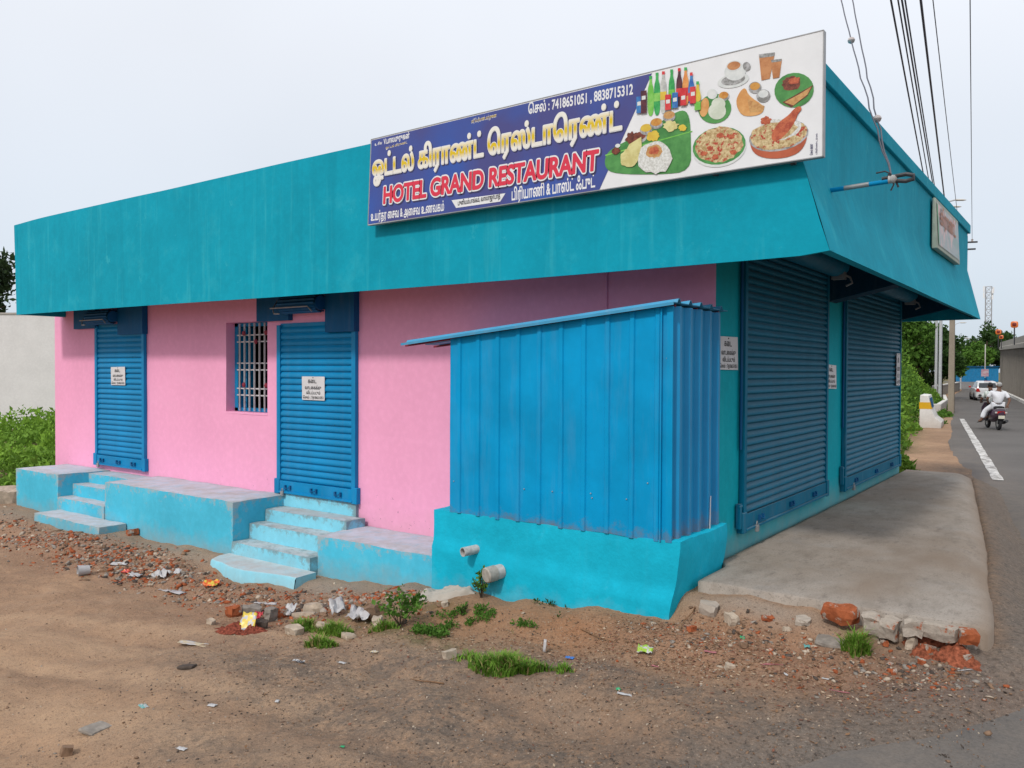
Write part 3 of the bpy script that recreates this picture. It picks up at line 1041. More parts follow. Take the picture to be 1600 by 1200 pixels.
def roller_shutter(label, u0, u1, z0, z1, pitch, axis, mat, base):
    """curtain with slats, guide rails, bottom rail; u runs along the wall, base is the wall plane"""
    W = u1 - u0

    def B(mb, a0, a1, d0, d1, c0, c1):
        if axis == 0:
            return mb.box(a0, a1, base - d1, base - d0, c0, c1)
        return mb.box(base + d0, base + d1, a0, a1, c0, c1)
    back = B(MB(), u0 + .03, u1 - .03, .008, .016, z0 + .02, z1).build('roller_shutter', mat, bld)
    back['label'] = label
    me = slat_mesh(W - .09, pitch, .022 if axis == 0 else .028, axis, mat)
    n = int((z1 - z0 - .16) / pitch)
    for k in range(n):
        o = bpy.data.objects.new('slat', me)
        COL.objects.link(o)
        o.parent = back
        jig = random.uniform(-.002, .002)
        o.location = (u0 + .045, base - .018 + jig, z0 + .15 + k * pitch) if axis == 0 else (base + .018 + jig, u0 + .045, z0 + .15 + k * pitch)
        o.rotation_euler = (0, random.uniform(-.0015, .0015), 0) if axis == 0 else (random.uniform(-.0015, .0015), 0, 0)
    for a0, a1 in ((u0, u0 + .065), (u1 - .065, u1)):
        mb = MB()
        B(mb, a0, a1, .005, .055, z0 + .02, z1 - .02)
        mb.build('guide_rail', mat, back, bevel=.004)
    mb = MB()
    B(mb, u0 + .05, u1 - .05, .016, .052, z0 + .012, z0 + .148)
    B(mb, u0 + .04, u1 - .04, .012, .075, z0, z0 + .022)
    mb.build('bottom_rail', mat, back, bevel=.003)
    for a0, a1 in ((u0 - .035, u0 + .055), (u1 - .055, u1 + .035)):
        mb = MB()
        B(mb, a0, a1, .003, .065, z0 - .015, z0 + .17)
        mb.build('rail_foot', mat, back, bevel=.005)
    for t in (.16, .5, .8):         # hasps
        u = u0 + W * t
        mb = MB()
        for s in (-.045, .045):
            B(mb, u + s - .012, u + s + .012, .05, .075, z0 + .05, z0 + .10)
        pts = [(u - .045 + .09 * i / 8, .066 + .022 * math.sin(math.pi * i / 8), z0 + .085 - .02 * math.sin(math.pi * i / 8)) for i in range(9)]
        mb.tube([(p[0], base - p[1], p[2]) if axis == 0 else (base + p[1], p[0], p[2]) for p in pts], .006, 6)
        mb.build('hasp', M['blue_dark'], back)
    u = u0 + W * .10                # a steel padlock at the left foot
    mb = MB()
    B(mb, u - .025, u + .025, .066, .092, z0 - .035, z0 + .025)
    pts = [(u - .016 + .032 * i / 6, .079, z0 + .025 + .034 * math.sin(math.pi * i / 6)) for i in range(7)]
    mb.tube([(p[0], base - p[1], p[2]) if axis == 0 else (base + p[1], p[0], p[2]) for p in pts], .005, 6)
    mb.build('padlock', M['grey_metal'], back, bevel=.004)
    return back


sh1 = roller_shutter('narrow blue roller shutter at the left end of the pink wall', -10.10, -8.69, .105, 2.27, .079, 0, M['shutter'], 0.0)
sh2 = roller_shutter('narrow blue roller shutter above the pale steps', -5.665, -4.265, .072, 2.16, .079, 0, M['shutter'], 0.0)
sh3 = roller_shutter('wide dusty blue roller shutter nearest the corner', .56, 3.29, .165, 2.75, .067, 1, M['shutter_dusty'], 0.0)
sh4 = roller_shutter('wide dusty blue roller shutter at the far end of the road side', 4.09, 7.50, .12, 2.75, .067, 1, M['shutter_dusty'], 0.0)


def shutter_box(sh, xl, xm0, xm1, xr, zl, zr):
    """side plates, bare roll and pull rod above a pink wall shutter"""
    MB().box(xl, xm0, -.07, -.002, zl, 2.95).build('side_plate', M['blue_dark'], sh)
    MB().box(xm1, xr, -.085, -.002, zr, 2.95).build('side_plate', M['blue_dark'], sh)
    mb = MB()
    zc, r = 2.37, .10
    for k in range(15):
        t0, t1 = math.pi * 2 * k / 15, math.pi * 2 * (k + .82) / 15
        p = [(x, -.125 + rr * math.cos(t) - .02, zc + rr * math.sin(t)) for x in (xm0 + .01, xm1 - .01) for t, rr in ((t0, r), ((t0 + t1) / 2, r + .012), (t1, r))]
        mb.add(p, [(0, 1, 4, 3), (1, 2, 5, 4)], 0, False)
    mb.tube([(xm0, -.145, zc), (xm1, -.145, zc)], .085, 14)
    mb.build('curtain_roll', M['blue_dark'], sh)
    mb = MB()
    mb.tube([(xm0 - .16, -.11, 2.43), (xm0 - .13, -.20, 2.33), (xm0 - .04, -.25, 2.262), (xm0 + .06, -.25, 2.258)], .009, 6)
    mb.tube([(xm0 - .12, -.245, 2.33), (xm1 - .12, -.245, 2.33), (xm1 - .05, -.24, 2.27)], .009, 6)
    mb.build('pull_rod', M['grey_metal'], sh)


shutter_box(sh1, -10.72, -10.05, -9.36, -8.67, 2.22, 2.10)
shutter_box(sh2, -6.04, -5.42, -4.74, -4.255, 2.195, 2.03)
for sh, y0, y1 in ((sh3, .70, 3.22), (sh4, 4.2, 7.45)):
    mb = MB()
    mb.tube([(.16, y0, 2.80), (.16, y1, 2.80)], .13, 14)
    mb.build('curtain_roll', M['shutter_dusty'], sh)
    mb = MB()
    mb.tube([(.17, y1 - .06, 2.74), (.30, y1 - .02, 2.66), (.32, y1 - .01, 2.60), (.25, y1, 2.57)], .014, 6)
    mb.box(.12, .26, y1 - .12, y1 - .02, 2.64, 2.75)
    mb.build('pull_rod', M['grey_metal'], sh)
mb = MB()
for y in (.53, 4.05, 3.31):
    mb.tube([(.03, y, .9), (.03, y, 2.9)], .012, 6)
mb.build('conduit', M['blue_dark'], bld)
mb = MB().tube([(-1.035, -.012, 2.1), (-1.035, -.012, 2.95)], .011, 6)
mb.build('conduit', M['pink'], bld)
for y in (.49, 4.02):
    mb = MB()
    mb.box(.012, .05, y - .02, y + .03, .20, .42)
    mb.tube([(.045, y - .03, .40), (.045, y + .04, .40)], .010, 6)
    mb.build('bolt_plate', M['shutter_dusty'], bld)

# ---------------------------------------------------------------- lean-to shed on its plinth
shed = thing('metal_shed', 'bright blue corrugated metal lean-to on a cyan plinth at the corner', 'shed', (-1.0, -.5, -.3))
SY, SXL, SXR = -.95, -2.09, .04
mb = MB()
NB, NZ = 36, 12
# the plinth has a battered, hand trowelled front and a chipped foot
mb.rough_box(-2.285, .125, -.955, -.004, ZB, .338, .055, .013, .03)
for i, p in enumerate(mb.v):
    x, y, z = p
    if y < -.7:
        # the foot steps out a little, its line wanders
        lip = -.022 * float(smooth(-.07, -.11, z + .03 * float(vnoise(x * 2, 1, 5)) + .06 * x))
        y += lip
    k = float(smooth(.3, -.35, z)) * 0.07
    if x > -.2:
        x -= k
    mb.v[i] = (x, y, z)
plinth = mb.build('plinth', M['cyan_bright'], shed)


def corrugated(n, pitch, rib, h, f, z0f, z1f, skip_ends=True):
    """trapezoid ribs: f(u, d) gives plan position, z0f/z1f give lower and upper edge"""
    u = [0.0]
    d = [0.0]
    for k in range(n):
        c0 = (k + .5) * pitch
        u += [c0 - rib / 2, c0 - rib / 2 + h * .7, c0 + rib / 2 - h * .7, c0 + rib / 2]
        d += [0, h, h, 0]
    u.append(n * pitch)
    d.append(0)
    v, q = [], []
    NZ_ = 6
    for i in range(len(u)):
        for k in range(NZ_ + 1):
            t = k / NZ_
            a, b = f(u[i], d[i] + .007 * float(vnoise(u[i] * 2.3, t * 4, 4)))
            z = z0f(u[i]) * (1 - t) + z1f(u[i]) * t
            v.append((a, b, z))
    for i in range(len(u) - 1):
        for k in range(NZ_):
            q.append((i * (NZ_ + 1) + k, (i + 1) * (NZ_ + 1) + k, (i + 1) * (NZ_ + 1) + k + 1, i * (NZ_ + 1) + k + 1))
    return v, q


Wf = SXR - SXL
topz = lambda x: 1.885 + (x - SXL) / Wf * .205
v, q = corrugated(10, Wf / 10, .050, .012, lambda u, d: (SXL + u, SY - d), lambda u: .325 + .006 * math.sin(u * 9), lambda u: topz(SXL + u) - .012)
MB().add(v, q).build('front_sheet', M['blue_sheet'], shed)
v, q = corrugated(5, .945 / 5, .085, .036, lambda u, d: (SXR + d, SY + u), lambda u: .325, lambda u: 2.078)
bs = MatB('blue_sheet_rusty_foot', 0.45, 0.4)
cc = bs.mix(bs.ramp(bs.noise(2.2, 5, 0.6), 0.3, 0.7), (0.003, 0.22, 0.46), (0.004, 0.265, 0.53))
g = bs.ramp(bs.math('ADD', bs.coord(2), bs.math('MULTIPLY', bs.noise(9, 6, 0.7), 0.35)), .46, .64, 1, 0)
bs.color(bs.mix(bs.math('MULTIPLY', g, .85), cc, (0.20, 0.12, 0.075)))
MB().add(v, q).build('side_sheet', bs.m, shed)
mb = MB()
mb.bar((SXR - .004, SY - .006, .325), (SXR - .004, SY - .006, 2.075), .05, .016, up=(0, 1, 0))
mb.bar((SXR - .07, SY - .018, .325), (SXR - .07, SY - .018, 2.06), .012, .012, up=(0, 1, 0))
mb.build('corner_trim', M['blue_sheet'], shed)
MB().add([(SXL, SY, .3), (SXL, -.01, .3), (SXL, -.01, 1.87), (SXL, SY, 1.87)], [(0, 3, 2, 1)]).build('end_sheet', M['blue_sheet'], shed)
# roof sheet with raised ribs along its length
mb = MB()
us, ds = [0.0], [0.0]
for k in range(5):
    c0 = .10 + k * .205
    us += [c0 - .035, c0 - .012, c0 + .012, c0 + .035]
    ds += [0, .03, .03, 0]
us.append(1.06)
ds.append(0)
ringA = [(-2.64, SY - .06 + u, 1.842 + d) for u, d in zip(us, ds)]
ringB = [(.085, SY - .06 + u, 2.102 + d) for u, d in zip(us, ds)]
n = len(us)
low = lambda r: [(x, y, z - .006) for x, y, z in r]
mb.add(ringA + ringB, [(k, n + k, n + k + 1, k + 1) for k in range(n - 1)])
mb.add(low(ringA) + low(ringB), [(k + 1, n + k + 1, n + k, k) for k in range(n - 1)])
mb.add(ringB + low(ringB), [(k, n + k, n + k + 1, k + 1) for k in range(n - 1)])
mb.add(ringA + low(ringA), [(k + 1, n + k + 1, n + k, k) for k in range(n - 1)])
mb.add([ringA[0], ringB[0], (ringB[0][0], ringB[0][1], ringB[0][2] - .022), (ringA[0][0], ringA[0][1], ringA[0][2] - .022)], [(0, 3, 2, 1)])
mb.build('roof_sheet', M['roof_sheet'], shed)
mb = MB()
for y in (SY + .05, SY + .45, -.06):
    mb.bar((-2.68, y, 1.822), (.05, y, 2.082), .018, .018)
mb.build('purlin', M['red_boss'], shed)
fl0, fl1 = on_x(1110, 775, .085), on_x(1107.5, 842, .085)
MB().prism([fl0, fl1, fl1 + np.array([0, .022, .02]), fl0 + np.array([0, .008, 0])], (.004, 0, 0)).build('white_flashing', M['white_bar'], shed)
sb = MB()
for px, py in ((709, 752), (747, 756), (779, 757), (819, 764), (863, 768), (878, 770), (923, 771), (925, 778), (979, 780), (1028, 786), (1012, 755), (1042, 560), (1042, 738)):
    p = on_y(px, py, SY - .004)
    sb.loft([[(p[0] + r * math.cos(t), p[1] - dy, p[2] + r * math.sin(t)) for t in np.linspace(0, 2 * math.pi, 7)[:-1]] for r, dy in ((.006, 0), (.005, .004), (.002, .006))])
sb.build('screw_heads', M['grey_metal'], shed)
# waste pipes through the plinth
p = on_y(745, 858, -.955)
mb = MB()
ax = Vector((-.28, -1, -.05)).normalized()
c0 = Vector((p[0], -.93, p[2]))
a_, b2 = c0, c0 + ax * .17


def ring_at(c, ax, r, n=18):
    s = ax.cross(Vector((0, 0, 1))).normalized()
    t = ax.cross(s)
    return [c + (s * math.cos(2 * math.pi * k / n) + t * math.sin(2 * math.pi * k / n)) * r for k in range(n)]


mb.loft([ring_at(a_, ax, .040), ring_at(b2, ax, .040), ring_at(b2, ax, .034), ring_at(a_ + ax * .02, ax, .034)], cap=False)
pp = mb.build('waste_pipe', M['pvc'], shed)
pp['label'] = 'open grey waste pipe'
MB().loft([ring_at(a_ + ax * .05, ax, .0335), ring_at(a_ + ax * .049, ax, .001)], cap=False).build('bore', M['inside_pipe'], pp)
p = on_y(781, 893, -.985)
ax = Vector((-.32, -1, -.10)).normalized()
c0 = Vector((p[0], -.96, p[2]))
mb = MB()
mb.loft([ring_at(c0, ax, .062), ring_at(c0 + ax * .075, ax, .062)], cap=False)
pp = mb.build('waste_pipe', M['pvc'], shed)
pp['label'] = 'thick capped waste pipe'
mb = MB()
mb.loft([ring_at(c0 + ax * .07, ax, .067), ring_at(c0 + ax * .155, ax, .067), ring_at(c0 + ax * .165, ax, .058), ring_at(c0 + ax * .165, ax, .001)], cap=False)
mb.build('cap', M['pvc_cap'], pp)
# ================================================================ LETTERING
_txt_cache = {}


def text_outlines(s):
    """outlines of a line of text (visual order) as polylines, from Blender's built in typeface"""
    c = bpy.data.curves.new('lettering_source', 'FONT')
    c.body = s
    c.size = 1.0
    c.fill_mode = 'NONE'
    o = bpy.data.objects.new('lettering_source', c)
    COL.objects.link(o)
    dg = bpy.context.evaluated_depsgraph_get()
    cv = o.evaluated_get(dg).to_curve(dg)
    polys = []
    for sp in cv.splines:
        P = []
        if sp.type == 'BEZIER':
            bp = sp.bezier_points
            n = len(bp)
            for i in range(n):
                a, b = bp[i], bp[(i + 1) % n]
                p0, p1, p2, p3 = a.co, a.handle_right, b.handle_left, b.co
                straight = (p1 - p0).cross(p3 - p0).length < 1e-5 and (p2 - p0).cross(p3 - p0).length < 1e-5
                K = 1 if straight else 5
                for k in range(K):
                    t = k / K
                    q = p0 * (1 - t) ** 3 + p1 * 3 * t * (1 - t) ** 2 + p2 * 3 * t * t * (1 - t) + p3 * t ** 3
                    P.append((q.x, q.y))
        else:
            P = [(p.co.x, p.co.y) for p in sp.points]
        if len(P) > 2:
            polys.append(np.array(P))
    o.evaluated_get(dg).to_curve_clear()
    bpy.data.objects.remove(o)
    bpy.data.curves.remove(c)
    # gather outlines whose boxes overlap in x into glyph clusters
    polys.sort(key=lambda p: p[:, 0].min())
    out, cur, right = [], [], -1e9
    for p in polys:
        if cur and p[:, 0].min() > right + 0.002:
            out.append(cur)
            cur, right = [], -1e9
        cur.append(p)
        right = max(right, p[:, 0].max())
    if cur:
        out.append(cur)
    return out


def glyph_fill(polys, dil, res, ax):
    """clean flat shape of overlapping outlines, thickened by dil (ax: horizontal share of the thickening)"""
    A = np.concatenate([p for p in polys])
    B = np.concatenate([np.roll(p, -1, 0) for p in polys])
    pad = dil * max(1, ax) + res * 2
    x0, y0 = A.min(0) - pad
    x1, y1 = A.max(0) + pad
    nx, ny = int((x1 - x0) / res) + 2, int((y1 - y0) / res) + 2
    gx_, gy_ = x0 + np.arange(nx) * res, y0 + np.arange(ny) * res
    PX, PY = np.meshgrid(gx_, gy_)
    px, py = PX.ravel(), PY.ravel()
    sd = np.empty(len(px))
    ex, ey = B[:, 0] - A[:, 0], B[:, 1] - A[:, 1]
    exs, axs = ex / ax, A[:, 0] / ax
    l2 = exs ** 2 + ey ** 2 + 1e-12
    for k in range(0, len(px), 3000):
        X, Y = px[k:k + 3000, None], py[k:k + 3000, None]
        cr = ex * (Y - A[:, 1]) - ey * (X - A[:, 0])
        up = (A[:, 1] <= Y) & (B[:, 1] > Y) & (cr > 0)
        dn = (A[:, 1] > Y) & (B[:, 1] <= Y) & (cr < 0)
        w = up.sum(1) - dn.sum(1)
        t = np.clip(((X / ax - axs) * exs + (Y - A[:, 1]) * ey) / l2, 0, 1)
        d = np.sqrt(((X / ax - axs - t * exs) ** 2 + (Y - A[:, 1] - t * ey) ** 2).min(1))
        sd[k:k + 3000] = np.where(w != 0, -np.maximum(d, res * .05), d)
    F = (sd - dil).reshape(ny, nx)
    ins = F < 0
    V, Q = [], []
    vid = {}

    def vert(key, x, y):
        if key not in vid:
            vid[key] = len(V)
            V.append((x, y))
        return vid[key]

    def node(i, j):
        return vert(('n', i, j), gx_[i], gy_[j])

    def cross(i, j, i2, j2):
        k = ('c', min((i, j), (i2, j2)), max((i, j), (i2, j2)))
        a, b = F[j, i], F[j2, i2]
        t = a / (a - b)
        return vert(k, gx_[i] + (gx_[i2] - gx_[i]) * t, gy_[j] + (gy_[j2] - gy_[j]) * t)
    for j in range(ny - 1):
        run = None
        for i in range(nx):
            full = i < nx - 1 and ins[j, i] and ins[j, i + 1] and ins[j + 1, i] and ins[j + 1, i + 1]
            if full:
                if run is None:
                    run = i
                continue
            if run is not None:
                Q.append((node(run, j), node(i, j), node(i, j + 1), node(run, j + 1)))
                run = None
            if i >= nx - 1:
                continue
            cs = [(i, j), (i + 1, j), (i + 1, j + 1), (i, j + 1)]
            st = [ins[b, a] for a, b in cs]
            if not any(st):
                continue
            poly = []
            for k in range(4):
                a, b = cs[k], cs[(k + 1) % 4]
                if st[k]:
                    poly.append(node(*a))
                if st[k] != st[(k + 1) % 4]:
                    poly.append(cross(*a, *b))
            if len(poly) > 2:
                Q.append(tuple(poly))
    return V, Q


def lettering(s, dil=0.0, res=0.02, ax=1.0):
    key = (s, dil, res, ax)
    if key in _txt_cache:
        return _txt_cache[key]
    V, Q = [], []
    for g in text_outlines(s):
        v, q = glyph_fill(g, dil, res, ax)
        o = len(V)
        V += v
        Q += [tuple(o + i for i in p) for p in q]
    V = np.array(V) if V else np.zeros((0, 2))
    _txt_cache[key] = (V, Q)
    return V, Q


def text_box(s):
    P = np.concatenate([p for g in text_outlines(s) for p in g])
    return P[:, 0].min(), P[:, 0].max(), P[:, 1].min(), P[:, 1].max()


def place_text(mb, s, O, eu, ev, width, height, dil=0.0, res=0.02, ax=1.0, mat=0, lift=0.0, shear=0.0, cap=None, frame=None):
    """lay a line of text from O along eu (unit), up ev; width = length of the line, height = height of a capital (or of cap)"""
    V, Q = lettering(s, dil, res, ax)
    x0, x1, y0, y1 = frame or text_box(s)
    cap = cap or 0.70
    O, eu, ev = Vector(O), Vector(eu), Vector(ev)
    nrm = eu.cross(ev).normalized()
    sx, sy = width / (x1 - x0), height / cap
    mb.add([O + eu * ((x - x0) * sx + y * sy * shear) + ev * (y * sy) + nrm * lift for x, y in V], Q, mat)


def mat_flat(name, c, rough=0.45, var=0.04, scale=6):
    return plain(name, c, rough, 0.3, 0, var, scale)


M['print_white'] = mat_flat('print_white', (0.72, 0.73, 0.74))
M['print_black'] = mat_flat('print_black', (0.03, 0.03, 0.035))
M['paper'] = wall_paint('notice_paper', (0.66, 0.65, 0.66), streak=0.1, chips=0.0, bump=0.05, rough=0.5)
M['print_navy'] = mat_flat('print_navy_shadow', (0.035, 0.035, 0.11))
M['print_red'] = mat_flat('print_red', (0.62, 0.035, 0.07))
bb = MatB('banner_blue', 0.42, 0.35)
bb.color(bb.mix(bb.ramp(bb.noise(1.3, 3, 0.5), 0.40, 0.66), (0.058, 0.060, 0.215), (0.028, 0.085, 0.36)))
M['banner_blue'] = bb.m
by = MatB('print_gold', 0.42, 0.3)
by.color(by.mix(by.ramp(by.attr('height'), .10, .42), (0.74, 0.72, 0.66), by.mix(by.ramp(by.attr('height'), .60, 1.0), (0.66, 0.47, 0.015), (0.76, 0.74, 0.66))))
M['print_gold'] = by.m

# ---------------------------------------------------------------- the big sign board
SGY = -.81
board = thing('sign_board', 'long printed restaurant sign board with food pictures on the roof edge', 'sign board', (-1.0, SGY, 3.0))
sTL, sBL, sTR, sBR = on_y(580, 218, SGY), on_y(575, 352, SGY), on_y(1287, 47, SGY), on_y(1285.5, 244, SGY)


def sg(px, py, lift=0.0):
    p = on_y(px, py, SGY)
    return (p[0], SGY - lift, p[2])


mb = MB()
mb.prism([sTL, sBL, sBR, sTR], (0, .045, 0))
mb.build('panel', M['print_white'], board, bevel=.002)
mb = MB()
for a_, b2 in ((sTL, sTR), (sBL, sBR), (sTL, sBL), (sTR, sBR)):
    a_, b2 = Vector(a_), Vector(b2)
    mb.bar(a_ + Vector((0, .022, 0)), b2 + Vector((0, .022, 0)), .049, .007, up=(0, 0, 1) if abs(a_.x - b2.x) > 1 else (1, 0, 0))
mb.build('frame', M['grey_metal'], board)
for t in (.04, .3, .56, .82, .95):
    mb = MB()
    x = sBL[0] + (sBR[0] - sBL[0]) * t
    mb.bar((x, SGY + .07, 3.04), (x, SGY + .07, 3.8), .035, .035, up=(0, 1, 0))
    for z in (3.12, 3.6):
        mb.bar((x, SGY + .05, z), (x, -.68 if x < .9 else SGY + .08, z), .03, .03)
    mb.build('rear_post', M['dark_metal'], board)
MB().add([sg(580.8, 219.5, .002), sg(575.8, 350.5, .002), sg(936, 298, .002), sg(1019, 114.5, .002)], [(0, 1, 2, 3)]).build('blue_field', M['banner_blue'], board)


def line_text(name, s, pa, pb, cap_px, mats_spec, parent, cap=None, shear=0.0, lift0=.003):
    """text whose baseline runs from pixel sight line pa to pb on the board; cap_px = capital height there"""
    A, B = Vector(sg(*pa)), Vector(sg(*pb))
    H = Vector(sg(pa[0], pa[1] - cap_px)) - A
    eu = (B - A).normalized()
    ev = Vector((0, 0, 1))
    fr = text_box(s)
    obs = []
    for k, (mt, dil, ax, res, du, dv, nm) in enumerate(mats_spec):
        mb = MB()
        place_text(mb, s, A + eu * du + ev * dv, eu, ev, (B - A).length, H.length, dil, res, ax, 0, lift0 + .0016 * k, shear, cap, fr)
        ob = mb.build(nm, M[mt], parent)
        hv = ob.data.attributes.new('height', 'FLOAT', 'POINT')
        hv.data.foreach_set('value', (lettering(s, dil, res, ax)[0][:, 1] / (cap or .70)).astype(np.float32))
        obs.append(ob)
    return obs


TAMIL_TITLE = "ஓட்டல் கிராண்ட் ெரஸ்டாெரண்ட்"
line_text('title', TAMIL_TITLE, (583, 277), (971, 202), 25, [('print_navy', .048, 1.7, .02, .008, -.010, 'title_shadow'), ('print_white', .040, 1.7, .018, 0, 0, 'title_outline'), ('print_gold', .016, 2.6, .016, 0, 0, 'title_lettering')], board, cap=.58)
line_text('english', "HOTEL GRAND RESTAURANT", (600, 318), (934, 265), 25.5, [('print_navy', .11, 1.0, .022, .012, -.012, 'name_shadow'), ('print_white', .095, 1.0, .02, 0, 0, 'name_outline'), ('print_red', .036, 1.2, .016, 0, 0, 'name_lettering')], board, shear=.05)
line_text('phone', "ெசல் : 7418651051 , 8838715312", (826, 178), (989, 147), 14.5, [('print_white', .026, 1.0, .022, 0, 0, 'phone_lettering')], board)
line_text('foot', "உயர்தர ைசவ & அைசவ உணவகம்", (580, 345), (694, 329), 9, [('print_white', .022, 1.0, .025, 0, 0, 'footer_lettering')], board, cap=.5)
line_text('foot', "பிரியாணி & பாஸ்ட் ஃபுட்", (800, 313), (930, 292), 12, [('print_white', .024, 1.0, .024, 0, 0, 'footer_lettering')], board, cap=.5)
line_text('owner', "V.பாலமுருகன்", (600, 225.5), (640, 215.5), 7, [('print_white', .03, 1.0, .028, 0, 0, 'owner_lettering')], board, cap=.6)
line_text('owner', "உ சிவ", (586, 228), (597, 225), 3.5, [('print_white', .02, 1.0, .035, 0, 0, 'owner_lettering')], board, cap=.6)
line_text('owner', "ஓட்டல் கிராண்ட்", (603, 233), (637, 224), 3, [('print_gold', .01, 1.0, .035, 0, 0, 'owner_lettering')], board, cap=.6)
line_text('motto', "ஸ்ரீ ெபரியாண்டவர் துைண", (737, 193), (776, 183), 5, [('print_gold', .01, 1.0, .032, 0, 0, 'motto_lettering')], board, cap=.6)
MB().add([sg(706, 313, .0035), sg(713, 325, .0035), sg(782, 315, .0035), sg(790, 302, .0035)], [(0, 1, 2, 3)]).build('ribbon', M['print_white'], board)
line_text('ribbon', "புளியம்பாக்கம், வாலாஜாபாத்", (716, 321), (782, 309.5), 5.5, [('print_black', .02, 1.0, .03, 0, 0, 'ribbon_lettering')], board, cap=.55, lift0=.005)
mb = MB()
A = Vector(sg(1270, 242))
place_text(mb, "ெசல் 88387", A, (0, 0, 1), (-1, 0, 0), .075, .016, .02, .03, 1, 0, .003)
place_text(mb, "பிரிண்டர்ஸ்", A + Vector((.03, 0, 0)), (0, 0, 1), (-1, 0, 0), .14, .010, .01, .03, 1, 0, .003)
mb.build('printer_mark', M['print_navy'], board)


def pmat(name, a, b, s=30, lo=.4, hi=.6, c3=None):
    k = MatB(name, 0.42, 0.3)
    n = k.noise(s, 4, 0.7)
    c = k.mix(k.ramp(n, lo, hi), a, b)
    if c3:
        c = k.mix(k.ramp(k.noise(s * .8, 3, 0.6, off=(4, 4, 4)), .56, .62), c, c3)
    k.color(c)
    return k.m


PM = {
    'leaf': pmat('print_leaf', (.05, .20, .05), (.09, .30, .08), 6), 'rice': pmat('print_rice', (.70, .71, .68), (.50, .50, .46), 60),
    'noodle': pmat('print_noodle', (.62, .50, .28), (.36, .24, .10), 45, .4, .6, (.40, .05, .03)), 'curry': pmat('print_curry', (.42, .20, .07), (.55, .32, .12), 30),
    'dosa': pmat('print_dosa', (.56, .26, .08), (.66, .36, .13), 10), 'clay': pmat('print_clay_bowl', (.34, .075, .035), (.46, .11, .05), 4),
    'chicken': pmat('print_chicken', (.52, .14, .06), (.34, .06, .03), 30), 'steel': pmat('print_steel', (.42, .42, .42), (.20, .20, .19), 25),
    'milk': pmat('print_milk', (.66, .68, .66), (.56, .59, .58), 10), 'tea': pmat('print_tea', (.40, .16, .06), (.52, .24, .10), 12),
    'meat': pmat('print_meat', (.22, .06, .035), (.09, .022, .015), 30), 'idli': pmat('print_idli', (.62, .66, .56), (.52, .57, .46), 10),
    'green': pmat('print_green_bottle', (.02, .26, .07), (.06, .40, .10), 10), 'lime': pmat('print_lime_bottle', (.14, .46, .06), (.25, .55, .12), 10), 'clear': pmat('print_clear_bottle', (.55, .56, .52), (.38, .40, .38), 14),
    'cola': pmat('print_dark_bottle', (.06, .02, .03), (.12, .03, .04), 12), 'orange': pmat('print_orange_bottle', (.60, .20, .05), (.72, .33, .10), 12), 'red': pmat('print_red_can', (.52, .02, .03), (.62, .06, .06), 12),
    'blue': pmat('print_blue_can', (.03, .10, .36), (.05, .22, .48), 12), 'yellow': pmat('print_yellow', (.66, .50, .06), (.60, .40, .05), 12), 'papad': pmat('print_papad', (.64, .60, .28), (.52, .46, .18), 14), 'sambar': pmat('print_sambar', (.46, .17, .03), (.56, .28, .06), 20),
}
PKEYS = list(PM)
PLIST = [PM[k] for k in PKEYS]
_lift = [.003]


class Dish:
    def __init__(self, name):
        self.mb, self.name = MB(), name
        self.l = .003

    def poly(self, pts, mat):
        if 6 <= len(pts) < 16:
            for _ in range(2):      # soften the corners of the printed shapes
                pts = [q for a_, b_ in zip(pts, pts[1:] + pts[:1]) for q in ((.75 * a_[0] + .25 * b_[0], .75 * a_[1] + .25 * b_[1]), (.25 * a_[0] + .75 * b_[0], .25 * a_[1] + .75 * b_[1]))]
        self.l += .0004
        self.mb.add([sg(x, y, self.l) for x, y in pts], [tuple(range(len(pts)))], PKEYS.index(mat))
        return self

    def ell(self, cx, cy, rx, ry, mat, rot=-12, wob=0.0, n=22):
        r = math.radians(rot)
        pts = []
        for k in range(n):
            t = 2 * math.pi * k / n
            s = 1 + wob * float(vnoise(k * 1.7, cx * .1, 5)) * 2
            x, y = rx * s * math.cos(t), ry * s * math.sin(t)
            pts.append((cx + x * math.cos(r) - y * math.sin(r), cy + x * math.sin(r) + y * math.cos(r)))
        return self.poly(pts, mat)

    def done(self):
        return self.mb.build(self.name, PLIST, board)


d = Dish('printed_drinks')
for x, top, bot, mat in ((1017, 123, 182, 'lime'), (1027, 118, 181, 'green'), (1037, 116, 178, 'clear'), (1050, 113, 171, 'green'), (1062, 111, 166, 'cola'), (1072, 110, 166, 'orange'), (1081, 118, 164, 'blue'), (1091, 132, 160, 'yellow')):
    d.poly([(x - 2, top), (x - 2, top + 7), (x - 5, top + 17), (x - 5, bot), (x + 5, bot - 1.2), (x + 5, top + 16), (x + 2, top + 6.5), (x + 2, top - .4)], mat)
    d.poly([(x - 2.2, top - 4), (x - 2.2, top + 1), (x + 2.2, top + .6), (x + 2.2, top - 4.4)], 'red' if mat in ('cola', 'blue', 'clear') else 'green')
    d.poly([(x - 4.8, top + 28), (x - 4.8, top + 41), (x + 4.8, top + 40), (x + 4.8, top + 27)], {'clear': 'yellow', 'cola': 'red', 'orange': 'red', 'blue': 'red'}.get(mat, 'lime'))
for x, top, bot, mat in ((1000, 152, 178, 'blue'), (1007, 143, 178, 'cola'), (1045, 149, 173, 'red'), (1056, 146, 170, 'blue'), (1069, 143, 166, 'red'), (1084, 137, 163, 'red')):
    d.poly([(x - 4.5, top), (x - 4.5, bot), (x + 4.5, bot - 1.1), (x + 4.5, top - 1.1)], mat)
    d.poly([(x - 3, top + 8), (x - 3, top + 14), (x + 3, top + 13), (x + 3, top + 7)], 'milk')
d.done()
d = Dish('printed_tea_cup')
